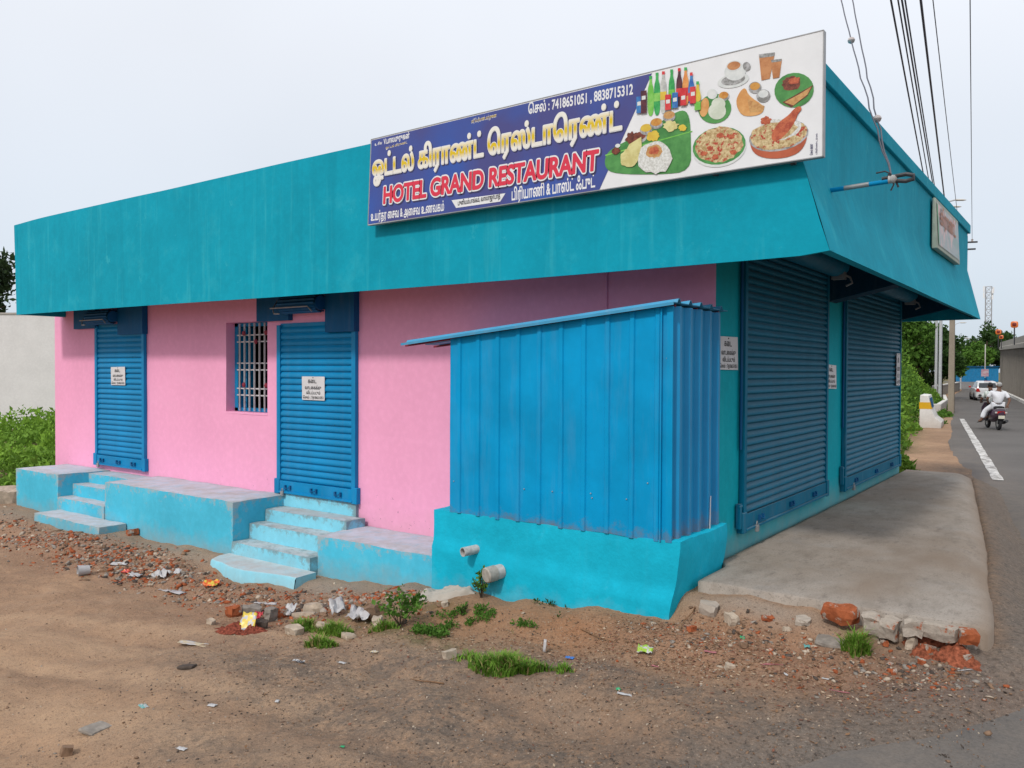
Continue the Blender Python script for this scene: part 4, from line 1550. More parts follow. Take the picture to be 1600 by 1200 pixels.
d.ell(1146, 126, 25, 11, 'milk').ell(1146, 125, 19, 8, 'steel').ell(1149, 112, 17, 14, 'milk').ell(1167, 104, 6, 7, 'steel').ell(1147, 103, 12, 8, 'milk').ell(1147, 103, 10.5, 6.5, 'tea').done()
d = Dish('printed_tea_glasses')
d.poly([(1186, 86), (1190, 126), (1203, 123), (1211, 83)], 'tea').poly([(1186, 85), (1187, 91), (1210, 88), (1211, 82)], 'steel').poly([(1205, 95), (1208, 123), (1218, 121), (1222, 93)], 'tea').poly([(1205, 94), (1206, 98), (1221, 96), (1222, 92)], 'steel').done()
d = Dish('printed_fish_plate')
d.ell(1241, 141, 31, 27, 'leaf').ell(1241, 141, 29, 25, 'leaf').ell(1237, 130, 15, 11, 'meat', wob=.2).ell(1241, 126, 9, 5, 'chicken', wob=.3).poly([(1223, 160), (1237, 168), (1262, 150), (1271, 133), (1255, 142)], 'meat').poly([(1226, 160), (1240, 165), (1262, 148), (1268, 136), (1250, 147)], 'curry').done()
d = Dish('printed_idli_plate')
d.ell(1117, 170, 26, 23, 'leaf').ell(1113, 147, 8, 8, 'milk').ell(1131, 151, 9, 7, 'steel').ell(1131, 149, 7.5, 5.5, 'sambar').ell(1101, 168, 7, 15, 'dosa', 10).ell(1123, 163, 11, 10, 'idli').ell(1121, 174, 14, 13, 'idli').done()
d = Dish('printed_dosa')
d.poly([(1149, 160), (1156, 143), (1165, 136), (1170, 150), (1195, 166), (1192, 177), (1177, 182), (1158, 181)], 'dosa').poly([(1168, 155), (1195, 166), (1192, 174), (1172, 176)], 'curry').ell(1180, 137, 10, 9, 'steel').ell(1180, 135, 8, 6, 'sambar').ell(1193, 150, 11, 10, 'steel').ell(1193, 147, 8, 6, 'milk').done()
d = Dish('printed_banana_leaf_meal')
d.poly([(946, 243), (958, 231), (990, 215), (1040, 186), (1066, 170), (1078, 180), (1080, 220), (1080, 268), (1030, 273), (960, 272), (945, 262)], 'leaf')
d.poly([(946, 244), (1082, 206), (1082, 204.5), (946, 242)], 'lime')
for x, y, m_ in ((1001, 212, 'meat'), (1010, 200, 'yellow'), (1026, 191, 'sambar'), (1046, 180, 'curry')):
    d.ell(x, y + 3, 10, 8, 'steel').ell(x, y, 9, 6, m_)
d.ell(989, 217, 11, 10, 'meat', wob=.3).ell(1021, 213, 10, 8, 'yellow', wob=.2).ell(1049, 197, 11, 8, 'papad', wob=.3).ell(1067, 200, 6, 5, 'yellow', wob=.2).ell(963, 236, 7, 5, 'meat', wob=.2).ell(966, 228, 4, 3, 'milk')
d.ell(986, 247, 17, 14, 'papad', -40, .2).poly([(972, 250), (984, 226), (1003, 214), (1004, 238)], 'papad')
d.ell(1024, 247, 27, 25, 'rice', wob=.12).ell(1023, 237, 13, 10, 'curry', wob=.15).ell(1023, 236, 8, 6, 'chicken', wob=.3).done()
d = Dish('printed_noodle_plate')
d.ell(1124, 231, 43, 30, 'milk').ell(1124, 228, 42, 29, 'leaf').ell(1124, 226, 37, 27, 'noodle', wob=.08, n=40)
for x, y in ((1110, 232), (1143, 214), (1146, 238), (1100, 240), (1126, 212), (1118, 246)):
    d.ell(x, y, 5, 4, 'chicken', wob=.3)
d.done()
d = Dish('printed_rice_pot')
d.poly([(1170, 215), (1176, 240), (1200, 249), (1235, 246), (1256, 233), (1264, 205)], 'clay').ell(1217, 212, 47, 24, 'steel', -11).ell(1217, 211, 45, 22, 'noodle', -11, .05, 40).ell(1217, 203, 36, 17, 'rice', -11, .1).ell(1210, 206, 36, 15, 'noodle', -11, .1)
d.poly([(1206, 208), (1217, 191), (1233, 180), (1240, 171), (1250, 165), (1254, 171), (1247, 178), (1243, 190), (1232, 207), (1215, 222), (1206, 220)], 'chicken').ell(1197, 189, 8, 6, 'chicken', wob=.3).done()

# ---------------------------------------------------------------- to-let notices
def notice(label, corners, nrm, lines=True):
    """corners TL, BL, BR, TR in 3D"""
    TL, BL, BR, TR = [Vector(c) for c in corners]
    t = thing('rent_notice', label, 'notice', tuple((BL + BR) / 2), 'white to let notices on the shutters and walls')
    nrm = Vector(nrm)
    MB().prism([TL + nrm * .004, BL + nrm * .004, BR + nrm * .004, TR + nrm * .004], -nrm * .004).build('sheet', M['paper'], t)
    mb = MB()
    eu = (BR - BL).normalized()
    W, H = (BR - BL).length, (TL - BL).length
    ev = (TL - BL).normalized()
    for s, u0, u1, v, h in (("கைட", .28, .66, .72, .14), ("வாடைகக்கு", .14, .86, .46, .11), ("விடப்படும்", .2, .82, .25, .10), ("ெசல் : 7418651051", .05, .95, .06, .085)):
        place_text(mb, s, BL + eu * W * u0 + ev * H * v, eu, ev, W * (u1 - u0), H * h, .022, .03, 1, 0, .0055, 0, .55)
    mb.build('lettering', M['print_black'], t)
    mb = MB()
    mid = (TL + TR) / 2 - ev * .015
    for c in (mid, (BL + BR) / 2 + ev * .015):
        mb.loft([[c + eu * r * math.cos(a) + ev * r * math.sin(a) + nrm * q for a in np.linspace(0, 6.283, 7)[:-1]] for r, q in ((.007, .004), (.005, .010), (.001, .011))])
    mb.build('nail', M['dark_metal'], t)
    return t


Y1 = -.048
notice('square white to let notice on the narrow shutter at the left end', [on_y(173.5, 573.5, Y1), on_y(174, 601.5, Y1), on_y(196, 602, Y1), on_y(195.5, 573, Y1)], (0, -1, 0))
notice('white to let notice on the narrow shutter above the pale steps', [on_y(472, 588, Y1), on_y(472.5, 624.5, Y1), on_y(507.5, 626, Y1), on_y(507.5, 588.5, Y1)], (0, -1, 0))
X1 = .012
notice('white to let notice on the teal corner column beside the shed', [on_x(1122, 525, X1), on_x(1122, 577.5, X1), on_x(1152.5, 578, X1), on_x(1152, 527, X1)], (1, 0, 0))
notice('narrow looking to let notice on the teal pillar between two wide shutters', [on_x(1290.5, 569, X1), on_x(1291, 607, X1), on_x(1306.5, 607.5, X1), on_x(1306, 571, X1)], (1, 0, 0))
p0_, p1_ = on_x(1401, 552, .07), on_x(1405.5, 604, .07)
notice('to let notice seen edge on at the far end of the road side wall', [(.07, p0_[1], p0_[2]), (.07, p0_[1], p1_[2] + .02), (.07, p0_[1] + .26, p1_[2] + .02), (.07, p0_[1] + .26, p0_[2])], (1, 0, 0))

# ---------------------------------------------------------------- light box on the road side parapet
lb = thing('light_box_sign', 'small faded light box sign leaning out from the road side parapet', 'light box', (1.0, 6.0, 3.2))
x0, x1 = .93, .995
y0, y1 = 4.45, 6.35
zb0, zt0 = 3.09, 3.70
mb = MB()
mb.prism([(x0, y0, zb0), (x0, y0, zt0), (x1 - .03, y0, zt0 + .0), (x1, y0, zb0)], (0, y1 - y0, 0))
mb.build('case', plain('weathered_case', (.34, .38, .31), .6), lb, bevel=.008)
k = MatB('faded_sign_face', 0.3, 0.5)
n = k.noise(2.5, 4, 0.6, stretch=(1, .5, 2.5))
c = k.mix(k.ramp(n, .38, .5), (.06, .15, .11), (.17, .19, .17))
c = k.mix(k.ramp(k.noise(2.2, 3, 0.6, off=(1, 5, 2)), .52, .6), c, (.50, .24, .20))
k.color(c)
MB().add([(x1 + .004, y0 + .06, zb0 + .05), (x1 - .03 + .006, y0 + .06, zt0 - .05), (x1 - .03 + .006, y1 - .05, zt0 - .05), (x1 + .004, y1 - .05, zb0 + .05)], [(0, 3, 2, 1)]).build('face', k.m, lb)
mb = MB()
for q_ in (0,):
    place_text(mb, "கிராண்ட்", (x1 - .010, y0 + .25, 3.42), (0, 1, 0), (0, 0, 1), 1.3, .14, .03, .03, 1, 0, .004, 0, .55)
mb.build('lettering', plain('faded_red_print', (.42, .20, .13)), lb)
MB().add([(x1 + .006, y0 + .06, zb0 + .06), (x1 - .022, y0 + .06, zt0 - .06), (x1 - .022, y0 + .13, zt0 - .06), (x1 + .006, y0 + .10, zb0 + .06)], [(0, 3, 2, 1)]).build('edge_stripe', PM['green'], lb)

# ---------------------------------------------------------------- service bracket and its wires
br = thing('service_bracket', 'horizontal steel pipe bracket with insulator jutting from the teal parapet corner', 'bracket', (.95, -.10, 2.97))
A, B = Vector((.90, -.10, 2.965)), Vector((1.36, -.10, 2.982))
MB().tube([A, B], .017, 10).build('pipe', M['blue_sheet'], br)
MB().tube([A.lerp(B, .3), A.lerp(B, .68)], .0178, 10).build('bare_sleeve', M['grey_metal'], br)
mb = MB()
mb.tube([B + Vector((-.06, 0, .02)), B + Vector((.03, 0, .03)), B + Vector((.10, 0, .035)), B + Vector((.15, 0, .02)), B + Vector((.15, 0, -.005)), B + Vector((.10, 0, -.015)), B + Vector((.02, 0, 0))], .015, 8)
mb.build('hook', M['dark_metal'], br)
mb = MB()
mb.tube([B + Vector((-.10, 0, .07)), B + Vector((-.04, 0, .075)), B + Vector((.0, 0, .05)), B + Vector((.02, 0, -.03)), B + Vector((.0, 0, -.07))], .006, 6)
mb.tube([B + Vector((-.02, 0, .05)), B + Vector((.03, .01, .0)), B + Vector((.05, 0, -.05))], .008, 6)
mb.tube([B + Vector((-.46, 0, .02)), B + Vector((-.465, 0, .07))], .006, 6)
mb.build('binding_wire', M['dark_metal'], br)
mb = MB()
mb.loft([[B + Vector((.0 + q, r * math.cos(a), .01 + r * math.sin(a))) for a in np.linspace(0, 6.283, 11)[:-1]] for q, r in ((-.02, .012), (-.015, .03), (0, .026), (.01, .032), (.03, .03), (.04, .014))])
mb.build('insulator', M['pvc'], br)
M['cable'] = plain('cable_sheath', (0.028, 0.022, 0.045), 0.5)
M['wire'] = plain('wire', (0.10, 0.10, 0.12), 0.5)
M['ceramic'] = plain('ceramic', (0.42, 0.36, 0.34), 0.3, 0.5)


def span(a, b, sag, n=24):
    a, b = Vector(a), Vector(b)
    return [a.lerp(b, i / n) + Vector((0, 0, -4 * sag * (i / n) * (1 - i / n))) for i in range(n + 1)]


S0 = B + Vector((0, 0, .04))
for lab, px, beads in (('thin service wire rising from the bracket, left of a twisted pair', 1296, ((1331, 63),)), ('thin service wire rising from the bracket, right of a twisted pair', 1318, ((1369, 183),))):
    far_ = at_depth(px, -80, 9.0)
    pts = span(S0, far_, .10)
    w = thing('service_wire', lab, 'wire', tuple(S0), 'service wires tied to the pipe bracket')
    tw = [p + Vector((.008 * math.sin(i * 1.9), .008 * math.cos(i * 1.9), 0)) * (1 if i < 10 else .2) for i, p in enumerate(pts)]
    MB().tube(tw, .006, 6).build('strand', M['wire'], w)
    for bx, byy in beads:
        best = min(pts, key=lambda p: abs((Vector(CAM) - p).length * 0 + (np.dot(np.array(p) - CAM, AX_U) / np.dot(np.array(p) - CAM, AX_F)) * -FPX + 600 - byy))
        mb = MB()
        mb.loft([[best + Vector((r * math.cos(a), r * math.sin(a), q)) for a in np.linspace(0, 6.283, 11)[:-1]] for q, r in ((-.03, .008), (-.02, .026), (0, .034), (.02, .026), (.03, .008))])
        mb.build('bead', M['ceramic'], w)
# ---------------------------------------------------------------- concrete pole and overhead lines
M['pole_concrete'] = wall_paint('pole_concrete', (0.30, 0.255, 0.20), streak=.4, chips=.15, bump=.3)
PB = on_z(1486, 645, float(road_z(35)))
pole = thing('utility_pole', 'weathered concrete utility pole with cross arms standing at the road edge', 'utility pole', (PB[0], PB[1], float(road_z(35))))
PH = 7.6
zr0 = float(road_z(35)) - .3
mb = MB()
for k in range(1):
    mb.loft([[(PB[0] + w * sx, PB[1] + .75 * w * sy, z) for sx, sy in ((-1, -1), (1, -1), (1, 1), (-1, 1))] for z, w in ((zr0, .135), (2, .12), (5, .10), (PH, .085))], smooth_=False)
mb.build('shaft', M['pole_concrete'], pole, bevel=.015)
dpt = float(np.dot(np.array(PB) - CAM, AX_F))
arms = []
for yy in (380, 391):
    a_, b2 = at_depth(1461, yy + 1, dpt - .2), at_depth(1527 if yy < 385 else 1524, yy - 2, dpt - .2)
    MB().bar(a_, b2, .07, .07).build('cross_arm', M['dark_metal'], pole)
cab = [((1394, 0), (1463, 380), .011), ((1405, 0), (1468, 380), .009), ((1411, 0), (1473, 380), .011), ((1440, 0), (1484, 380), .014), ((1459, 0), (1501, 379), .006), ((1516, 0), (1519, 378), .006), ((1416, 0), (1476, 390), .009)]
side = ['leftmost black overhead cable', 'second black overhead cable from the left', 'third black overhead cable, in the middle of the bundle', 'single thick black overhead cable right of the bundle', 'thin grey overhead wire between the thick cable and the rightmost', 'rightmost thin overhead wire, hanging almost straight', 'fourth black overhead cable, at the right of the bundle']
for (pa, pb, r), lab in zip(cab, side):
    E_ = Vector(at_depth(pb[0], pb[1] - 3, dpt - .2))
    # the line runs level over the camera: find where the upper sight line reaches the height of the arm
    ux, uy = pa[0] - (pb[0] - pa[0]) * .9, pa[1] - (pb[1] - pa[1]) * .9
    g = ray(ux, uy)
    t = (E_.z + .1 - CAM[2]) / g[2]
    Q_ = Vector(CAM + g * t)
    pts = span(E_, E_ + (Q_ - E_) * 1.5, .12, 30)
    o = MB().tube(pts, r * 1.45, 6).build('overhead_cable', M['cable'] if r > .008 else M['wire'])
    tag(o, lab + ' running to the concrete pole', 'cable', 'overhead cables along the road')
    mb = MB()
    mb.loft([[E_ + Vector((q_ * math.cos(a), q_ * math.sin(a), z)) for a in np.linspace(0, 6.283, 9)[:-1]] for z, q_ in ((-.10, .03), (-.06, .06), (-.02, .035), (.02, .055), (.05, .02))])
    mb.build('insulator', M['ceramic'], pole)
# ================================================================ BEYOND THE BUILDING
def add(mb, name, mats, parent, bevel=0.0):
    return local(mb.build(name, mats, None, bevel), parent)


DP = lambda p: float(np.dot(np.array(p) - CAM, AX_F))
# ---- flyover ramp wall, right of the road
M['wall_concrete'] = wall_paint('ramp_wall_concrete', (0.20, 0.185, 0.165), streak=1.2, chips=.2, chip_c=(.30, .28, .25), bump=.4)
M['cap_concrete'] = wall_paint('ramp_parapet_concrete', (0.30, 0.28, 0.25), streak=.9, chips=.2, bump=.3)
M['kerb_paint'] = wall_paint('white_kerb_paint', (0.58, 0.56, 0.52), streak=.5, chips=.3, chip_c=(.25, .23, .2))
d1, d2 = DP(KP1), DP(KP2)
ztop1, ztop2 = CAM[2] + .35 + (582 - 529) / FPX * d1, CAM[2] + .35 + (582 - 537.5) / FPX * d2
K2 = np.array([KP1[0], KP1[1]])
KN = np.array([KDIR[1], -KDIR[0]])
sl = (ztop2 - ztop1) / np.linalg.norm((KP2 - KP1)[:2])


def ramp_top(s):
    return ztop1 + sl * s


fly = thing('flyover_ramp', 'grey concrete flyover ramp wall with plain parapet right of the road', 'ramp wall', (KP1[0], KP1[1], -.5))
s = -34.0
k = 0
pm = None
while s < 53:
    w = 1.5
    a_, b2 = K2 + KDIR * (s + .02) + KN * .45, K2 + KDIR * (s + w - .02) + KN * .45
    zt = ramp_top(s) - .95
    if zt > .2:
        off = KN * .35
        mb = MB()
        zb0 = float(road_z(a_[1])) - .3
        jj = random.uniform(-.015, .015)
        mb.prism([(*(a_ + KN * jj), zb0), (*(b2 + KN * jj), zb0), (*(b2 + KN * jj), ramp_top(s + w) - .93), (*(a_ + KN * jj), zt)], (off[0], off[1], 0))
        for q in (.25, .5, .75):
            c0 = a_ + (b2 - a_) * q - KN * (.03 - jj)
            mb.bar((*c0, zb0), (*c0, zt), .06, .10, up=(KN[0], KN[1], 0))
        mb.build('panel', M['wall_concrete'], fly)
    s += w
mb = MB()
rows = []
for s in np.linspace(-34, 53, 30):
    c0 = K2 + KDIR * s
    zt = ramp_top(s)
    rows.append([(*(c0 + KN * o), z) for o, z in ((.28, zt - .98), (.28, zt - .62), (.36, zt - .55), (.36, zt), (.62, zt), (.62, zt - .98))])
mb.loft(rows, smooth_=False)
mb.build('parapet', M['cap_concrete'], fly)
mb = MB()
rows = []
for s in np.linspace(-60, 53, 60):
    c0 = K2 + KDIR * s
    z0 = float(road_z(c0[1]))
    rows.append([(*(c0 + KN * o), z0 + z) for o, z in ((-.18, -.1), (-.16, .20), (.02, .22), (.06, -.1))])
mb.loft(rows, smooth_=False)
mb.build('kerb', M['kerb_paint'], fly)
mb = MB()
rows = []
for s in np.linspace(-34, 53, 20):
    c0 = K2 + KDIR * s
    rows.append([(*(c0 + KN * .6), ramp_top(s) - .6), (*(c0 + KN * 9), ramp_top(s) - .6), (*(c0 + KN * 9), -1.5), (*(c0 + KN * .6), -1.5)])
mb.loft(rows, smooth_=False)
mb.build('deck', M['wall_concrete'], fly)
# ---- orange lamps on thin poles standing on the ramp
M['amber'] = plain('amber_lens', (0.62, 0.15, 0.03), .35, .5)
M['amber_dark'] = plain('dark_lens', (0.16, 0.015, 0.012), .3, .5)
for px, py, pyb, r_px, lab in ((1585, 507, 527, 5.2, 'larger orange lamp on a thin pole above the ramp parapet'), (1560, 518.5, 537, 4.0, 'upper of two smaller orange lamps near the end of the ramp'), (1564.5, 526.5, 537, 3.0, 'lower of two smaller orange lamps near the end of the ramp')):
    dd = 64 if px > 1570 else 96
    c0 = at_depth(px, py, dd)
    r = r_px / FPX * dd
    t = thing('hazard_lamp', lab, 'lamp', tuple(at_depth(px, pyb, dd)), 'orange lamps on the flyover ramp')
    mb = MB()
    n = 16
    sq = [(math.copysign(abs(math.cos(a)) ** .6, math.cos(a)), math.copysign(abs(math.sin(a)) ** .6, math.sin(a))) for a in np.linspace(0, 6.283, n + 1)[:-1]]
    mb.loft([[Vector(c0) + Vector((r * q * u, d_, r * q * v)) for u, v in sq] for d_, q in ((.12, .8), (.1, 1), (-.02, 1), (-.04, .9))])
    mb.build('housing', M['amber'], t)
    MB().loft([[Vector(c0) + Vector((r * q * u, d_, r * q * v)) for u, v in sq] for d_, q in ((-.042, .55), (-.07, .5), (-.09, .2))]).build('lens', M['amber_dark'], t)
    MB().tube([Vector(c0) + Vector((0, .06, -r)), Vector(at_depth(px, pyb, dd)) + Vector((0, .06, -.6))], .05, 6).build('post', M['dark_metal'], t)

# ---- far blue shed, notice board, mast
M['shed_far'] = metal_paint('far_shed_blue', (0.02, 0.20, 0.40), amount=.15)
D = 180
a_, b2 = at_depth(1508, 598, D), at_depth(1560, 598, D)
zb0 = -.62
t = thing('roadside_shed', 'low blue sheet metal shed at the bend of the road', 'shed', tuple((a_ + b2) / 2))
zt = at_depth(1508, 573, D)[2]
dirx = Vector((b2 - a_)).normalized()
dirn = Vector((-dirx.y, dirx.x, 0))
L_ = (Vector(b2) - Vector(a_)).length
mb = MB()
o = Vector((a_[0], a_[1], zb0))
mb.prism([o, o + dirx * L_, o + dirx * L_ + Vector((0, 0, zt - zb0)), o + Vector((0, 0, zt - zb0))], dirn * 6)
for k in range(24):
    c0 = o + dirx * (L_ * (k + .5) / 24) - dirn * .03
    mb.bar(c0, c0 + Vector((0, 0, zt - zb0 - .05)), .07, .06, up=dirn)
mb.build('wall', M['shed_far'], t)
mb = MB()
mb.prism([o + Vector((0, 0, zt - zb0)) - dirx * .3 - dirn * .4, o + dirx * (L_ + .3) + Vector((0, 0, zt - zb0)) - dirn * .4, o + dirx * (L_ + .3) + Vector((0, 0, zt - zb0 + .12)) - dirn * .4, o + Vector((0, 0, zt - zb0 + .12)) - dirx * .3 - dirn * .4], dirn * 7)
mb.build('roof', M['blue_dark'], t)
D = 100
t = thing('notice_board', 'small pink and white notice board on a slim pole before the far shed', 'sign', tuple(at_depth(1538, 603, D)))
c0 = Vector(at_depth(1539, 582.5, D))
k = MatB('notice_board_face', .6)
k.color(k.mix(k.ramp(k.noise(3, 3, .6, stretch=(1, 1, 3)), .45, .55), (.46, .24, .30), (.52, .42, .46)))
MB().box(c0.x - .40, c0.x + .40, c0.y - .03, c0.y, c0.z - .44, c0.z + .44).build('board', k.m, t)
MB().tube([(c0.x, c0.y + .06, -.8), (c0.x, c0.y + .06, at_depth(1538, 538, D)[2])], .06, 6).build('post', M['kerb_paint'], t)
MB().box(c0.x - .05, c0.x + .25, c0.y - .03, c0.y, c0.z - 1.0, c0.z - .6).build('plate', M['blue_dark'], t)
D = 260
M['mast'] = plain('mast_steel', (0.36, 0.37, 0.39), .5)
c0 = at_depth(1543, 583, D)
zt = at_depth(1543, 448, D)[2]
t = thing('telecom_mast', 'tall thin lattice telecom mast rising behind the far trees', 'mast', (c0[0], c0[1], -.6))
w0, w1 = 2.0, .85
mb = MB()
NS = 16
zz = np.linspace(-.6, zt, NS + 1)
ww = np.interp(np.linspace(0, 1, NS + 1), [0, .62, 1], [w0, w1, w1])
for k in range(NS):
    P = [[Vector((c0[0] + ww[k + q] * sx, c0[1] + ww[k + q] * sy, zz[k + q])) for sx, sy in ((-1, -1), (1, -1), (1, 1), (-1, 1))] for q in (0, 1)]
    for i in range(4):
        mb.bar(P[0][i], P[1][i], .16, .16)
        mb.bar(P[0][i], P[1][(i + 1) % 4], .09, .09)
        mb.bar(P[0][(i + 1) % 4], P[1][i], .09, .09)
        mb.bar(P[1][i], P[1][(i + 1) % 4], .10, .10)
mb.build('lattice', M['mast'], t)
for sx, sy, z in ((-1, -1, .5), (1, -1, 1.5), (1, 1, .8), (-1, -1, 2.5), (1, -1, 3.0)):
    mb = MB().box(c0[0] + sx * 1.2 - .2, c0[0] + sx * 1.2 + .2, c0[1] + sy * 1.2 - .15, c0[1] + sy * 1.2 + .15, zt - z - 1.2, zt - z + .6)
    mb.build('antenna', M['print_white'], t)

# ---- light poles
M['pole_grey'] = plain('galvanised_pole', (0.42, 0.43, 0.44), .45, .4)


def street_lamp(px, pyb, D, pyt, w_px, lab, arm=None):
    b0 = at_depth(px, pyb, D)
    zt = at_depth(px, pyt, D)[2]
    t = thing('street_lamp', lab, 'street lamp', (b0[0], b0[1], b0[2]), 'lamp posts along the road')
    r = w_px / FPX * D / 2
    z0 = min(b0[2], float(road_z(b0[1]))) - .3
    MB().tube([(b0[0], b0[1], z0), (b0[0], b0[1], (z0 + zt) / 2), (b0[0], b0[1], zt)], r, 10, taper=[r * 1.1, r, r * .75]).build('pole', M['pole_grey'], t)
    dx = (arm or 26) / FPX * D
    d = Vector(AX_R) * dx
    p0 = Vector((b0[0], b0[1], zt - .2))
    MB().tube([p0, p0 + d * .3 + Vector((0, 0, .35)), p0 + d * .8 + Vector((0, 0, .5))], r * .5, 8).build('arm', M['pole_grey'], t)
    h = p0 + d * .8 + Vector((0, 0, .48))
    MB().loft([[h + d.normalized() * q + Vector((0, w * math.cos(a), .5 * w * math.sin(a))) for a in np.linspace(0, 6.283, 9)[:-1]] for q, w in ((-.1, .05), (.05, .14), (.5, .13), (.7, .04))]).build('lantern', M['kerb_paint'], t)
    return t


street_lamp(1462, 622, 58, 330, 4, 'left of two close pale lamp posts in front of the dark trees')
street_lamp(1468.5, 624, 55, 320, 4.6, 'right of two close pale lamp posts in front of the dark trees')
street_lamp(1489, 603, 95, 508, 1.8, 'thin lamp post with its arm showing just under the parapet skirt', 13)
street_lamp(1501, 603, 105, 532, 2.4, 'short white lamp post right of the concrete pole', 6)

# ---- crash block, low wall
M['white_wash'] = wall_paint('white_wash', (0.62, 0.60, 0.57), streak=.6, chips=.35, chip_c=(.36, .33, .30), dust_z=(-.3, .25, .5))
M['yellow_band'] = wall_paint('yellow_band_paint', (0.58, 0.33, 0.02), streak=.4, chips=.2)
b0, b1 = on_z(1436, 668, -.25), on_z(1463, 662, -.25)
t = thing('crash_barrier', 'white concrete barrier end with a yellow band on the road verge', 'barrier', tuple(b0))
ux = Vector((1, .15, 0)).normalized()
un = Vector((-.10, 1, 0)).normalized()
O = Vector(b0)
prof = [(0, -.3), (.62, -.3), (.66, .18), (.46, .34), (.34, .68), (.26, 1.06), (.02, 1.08)]
n_ = [O + ux * u + Vector((0, 0, z)) for u, z in prof]
MB().prism(n_, un * 1.9).build('block', M['white_wash'], t, bevel=.02)
bp = [O + ux * u + Vector((0, 0, z)) for u, z in ((-.004, .62), (.365, .62), (.315, .84), (-.004, .84))]
MB().prism([p - un * .004 for p in bp], un * .6).build('band', M['yellow_band'], t)
bp = [O + ux * u + Vector((0, 0, z)) for u, z in ((.36, .66), (.30, .98), (.31, .985), (.37, .665))]
MB().prism([p + un * .25 for p in bp], un * 1.0).build('dark_panel', M['blue_dark'], t)
M['culvert'] = wall_paint('culvert_wall', (0.40, 0.375, 0.34), streak=.7, chips=.3)
path = [at_depth(1415, 610, 56), at_depth(1440, 610, 63), at_depth(1470, 606, 76), at_depth(1500, 602, 94)]
path0 = path[0]
t = thing('low_wall', 'long low pale parapet wall following the left edge of the road', 'wall', (path0[0], path0[1], -.6))
cur = [Vector(p) for p in path]
mb, mc = MB(), MB()
hs = [.85, .85, .85, .9]
for i in range(len(cur) - 1):
    a_, b2 = cur[i], cur[i + 1]
    za, zb1 = float(road_z(a_.y)), float(road_z(b2.y))
    n2 = Vector((-(b2 - a_).y, (b2 - a_).x, 0)).normalized() * .22
    mb.loft([[Vector((p.x, p.y, z)) + o for o, z in ((Vector(), zz_ - .5), (n2, zz_ - .5), (n2, zz_ + h), (Vector(), zz_ + h))] for p, zz_, h in ((a_, za, hs[i]), (b2, zb1, hs[i + 1]))], smooth_=False)
    e = n2.normalized() * .05
    mc.loft([[Vector((p.x, p.y, z)) + o for o, z in ((-e, zz_ + h + .003), (n2 + e, zz_ + h + .003), (n2 + e, zz_ + h + .12), (-e, zz_ + h + .12))] for p, zz_, h in ((a_, za, hs[i]), (b2, zb1, hs[i + 1]))], smooth_=False)
mb.build('wall', M['culvert'], t)
mc.build('coping', M['white_wash'], t)

p_ = [on_z(1457, 646, -.25), on_z(1470, 646, -.25), on_z(1481, 636, -.3), on_z(1478, 626, -.42)]
t = thing('white_kerb', 'low white kerb stub curving behind the yellow banded barrier', 'kerb', tuple(p_[1]))
rows = []
for i, q in enumerate(p_):
    q = Vector(q)
    d_ = (Vector(p_[min(i + 1, 3)]) - Vector(p_[max(i - 1, 0)])).normalized()
    n2 = Vector((-d_.y, d_.x, 0)) * .2
    rows.append([q + Vector((0, 0, -.3)), q + n2 + Vector((0, 0, -.3)), q + n2 + Vector((0, 0, .42)), q + Vector((0, 0, .42))])
MB().loft(rows, smooth_=False).build('kerb', M['white_wash'], t, bevel=.03)

# ---- compound wall on the left
M['lime_wash'] = wall_paint('lime_wash', (0.66, 0.645, 0.63), streak=.25, chips=.1, var=.05)
D = 30
a_, b2 = Vector(at_depth(-260, 491, D)), Vector(at_depth(150, 491.5, D + 1))
t = thing('compound_wall', 'plain off white boundary wall behind the weeds left of the building', 'wall', (a_.x, a_.y, -.8))
d = (b2 - a_)
n2 = Vector((-d.y, d.x, 0)).normalized() * .3
mb = MB().prism([Vector((a_.x, a_.y, -1.5)), Vector((b2.x, b2.y, -1.5)), b2, a_], n2)
mb.build('wall', M['lime_wash'], t)
MB().prism([a_ - n2 * .1 + Vector((0, 0, .003)), b2 - n2 * .1 + Vector((0, 0, .003)), b2 - n2 * .1 + Vector((0, 0, .07)), a_ - n2 * .1 + Vector((0, 0, .07))], n2 * 1.2).build('coping', M['culvert'], t)

# ---------------------------------------------------------------- car
M['car_white'] = plain('car_paint', (0.60, 0.61, 0.62), .25, .6, 0, .03)
M['glass'] = plain('dark_glass', (0.018, 0.022, 0.028), .08, .7)
M['tyre'] = plain('tyre_rubber', (0.018, 0.018, 0.02), .85)
M['tail_red'] = plain('tail_lens', (0.45, 0.012, 0.01), .25, .6)
M['plate_yellow'] = plain('number_plate', (0.66, 0.64, 0.52), .5)
cz = -.6
cpos = at_depth(1538, 626.5, 63.5)
hd = math.atan2(-(KDIR[0]) , KDIR[1]) + .10
car = thing('hatchback_car', 'white hatchback driving away with lit red tail lamps ahead of the scooter', 'car', (cpos[0], cpos[1], float(road_z(cpos[1])) + .012), None, hd)


def car_ring(y, hw, z0, z1, tumble=0.0):
    return [(-hw, y, z0 + .12), (-hw * .9, y, z0), (hw * .9, y, z0), (hw, y, z0 + .12), (hw * 1.0, y, z0 + .45), (hw - tumble * .2, y, z1 - .04), (hw - .08 - tumble * .4, y, z1), (-hw + .08 + tumble * .4, y, z1), (-hw + tumble * .2, y, z1 - .04), (-hw, y, z0 + .45)]


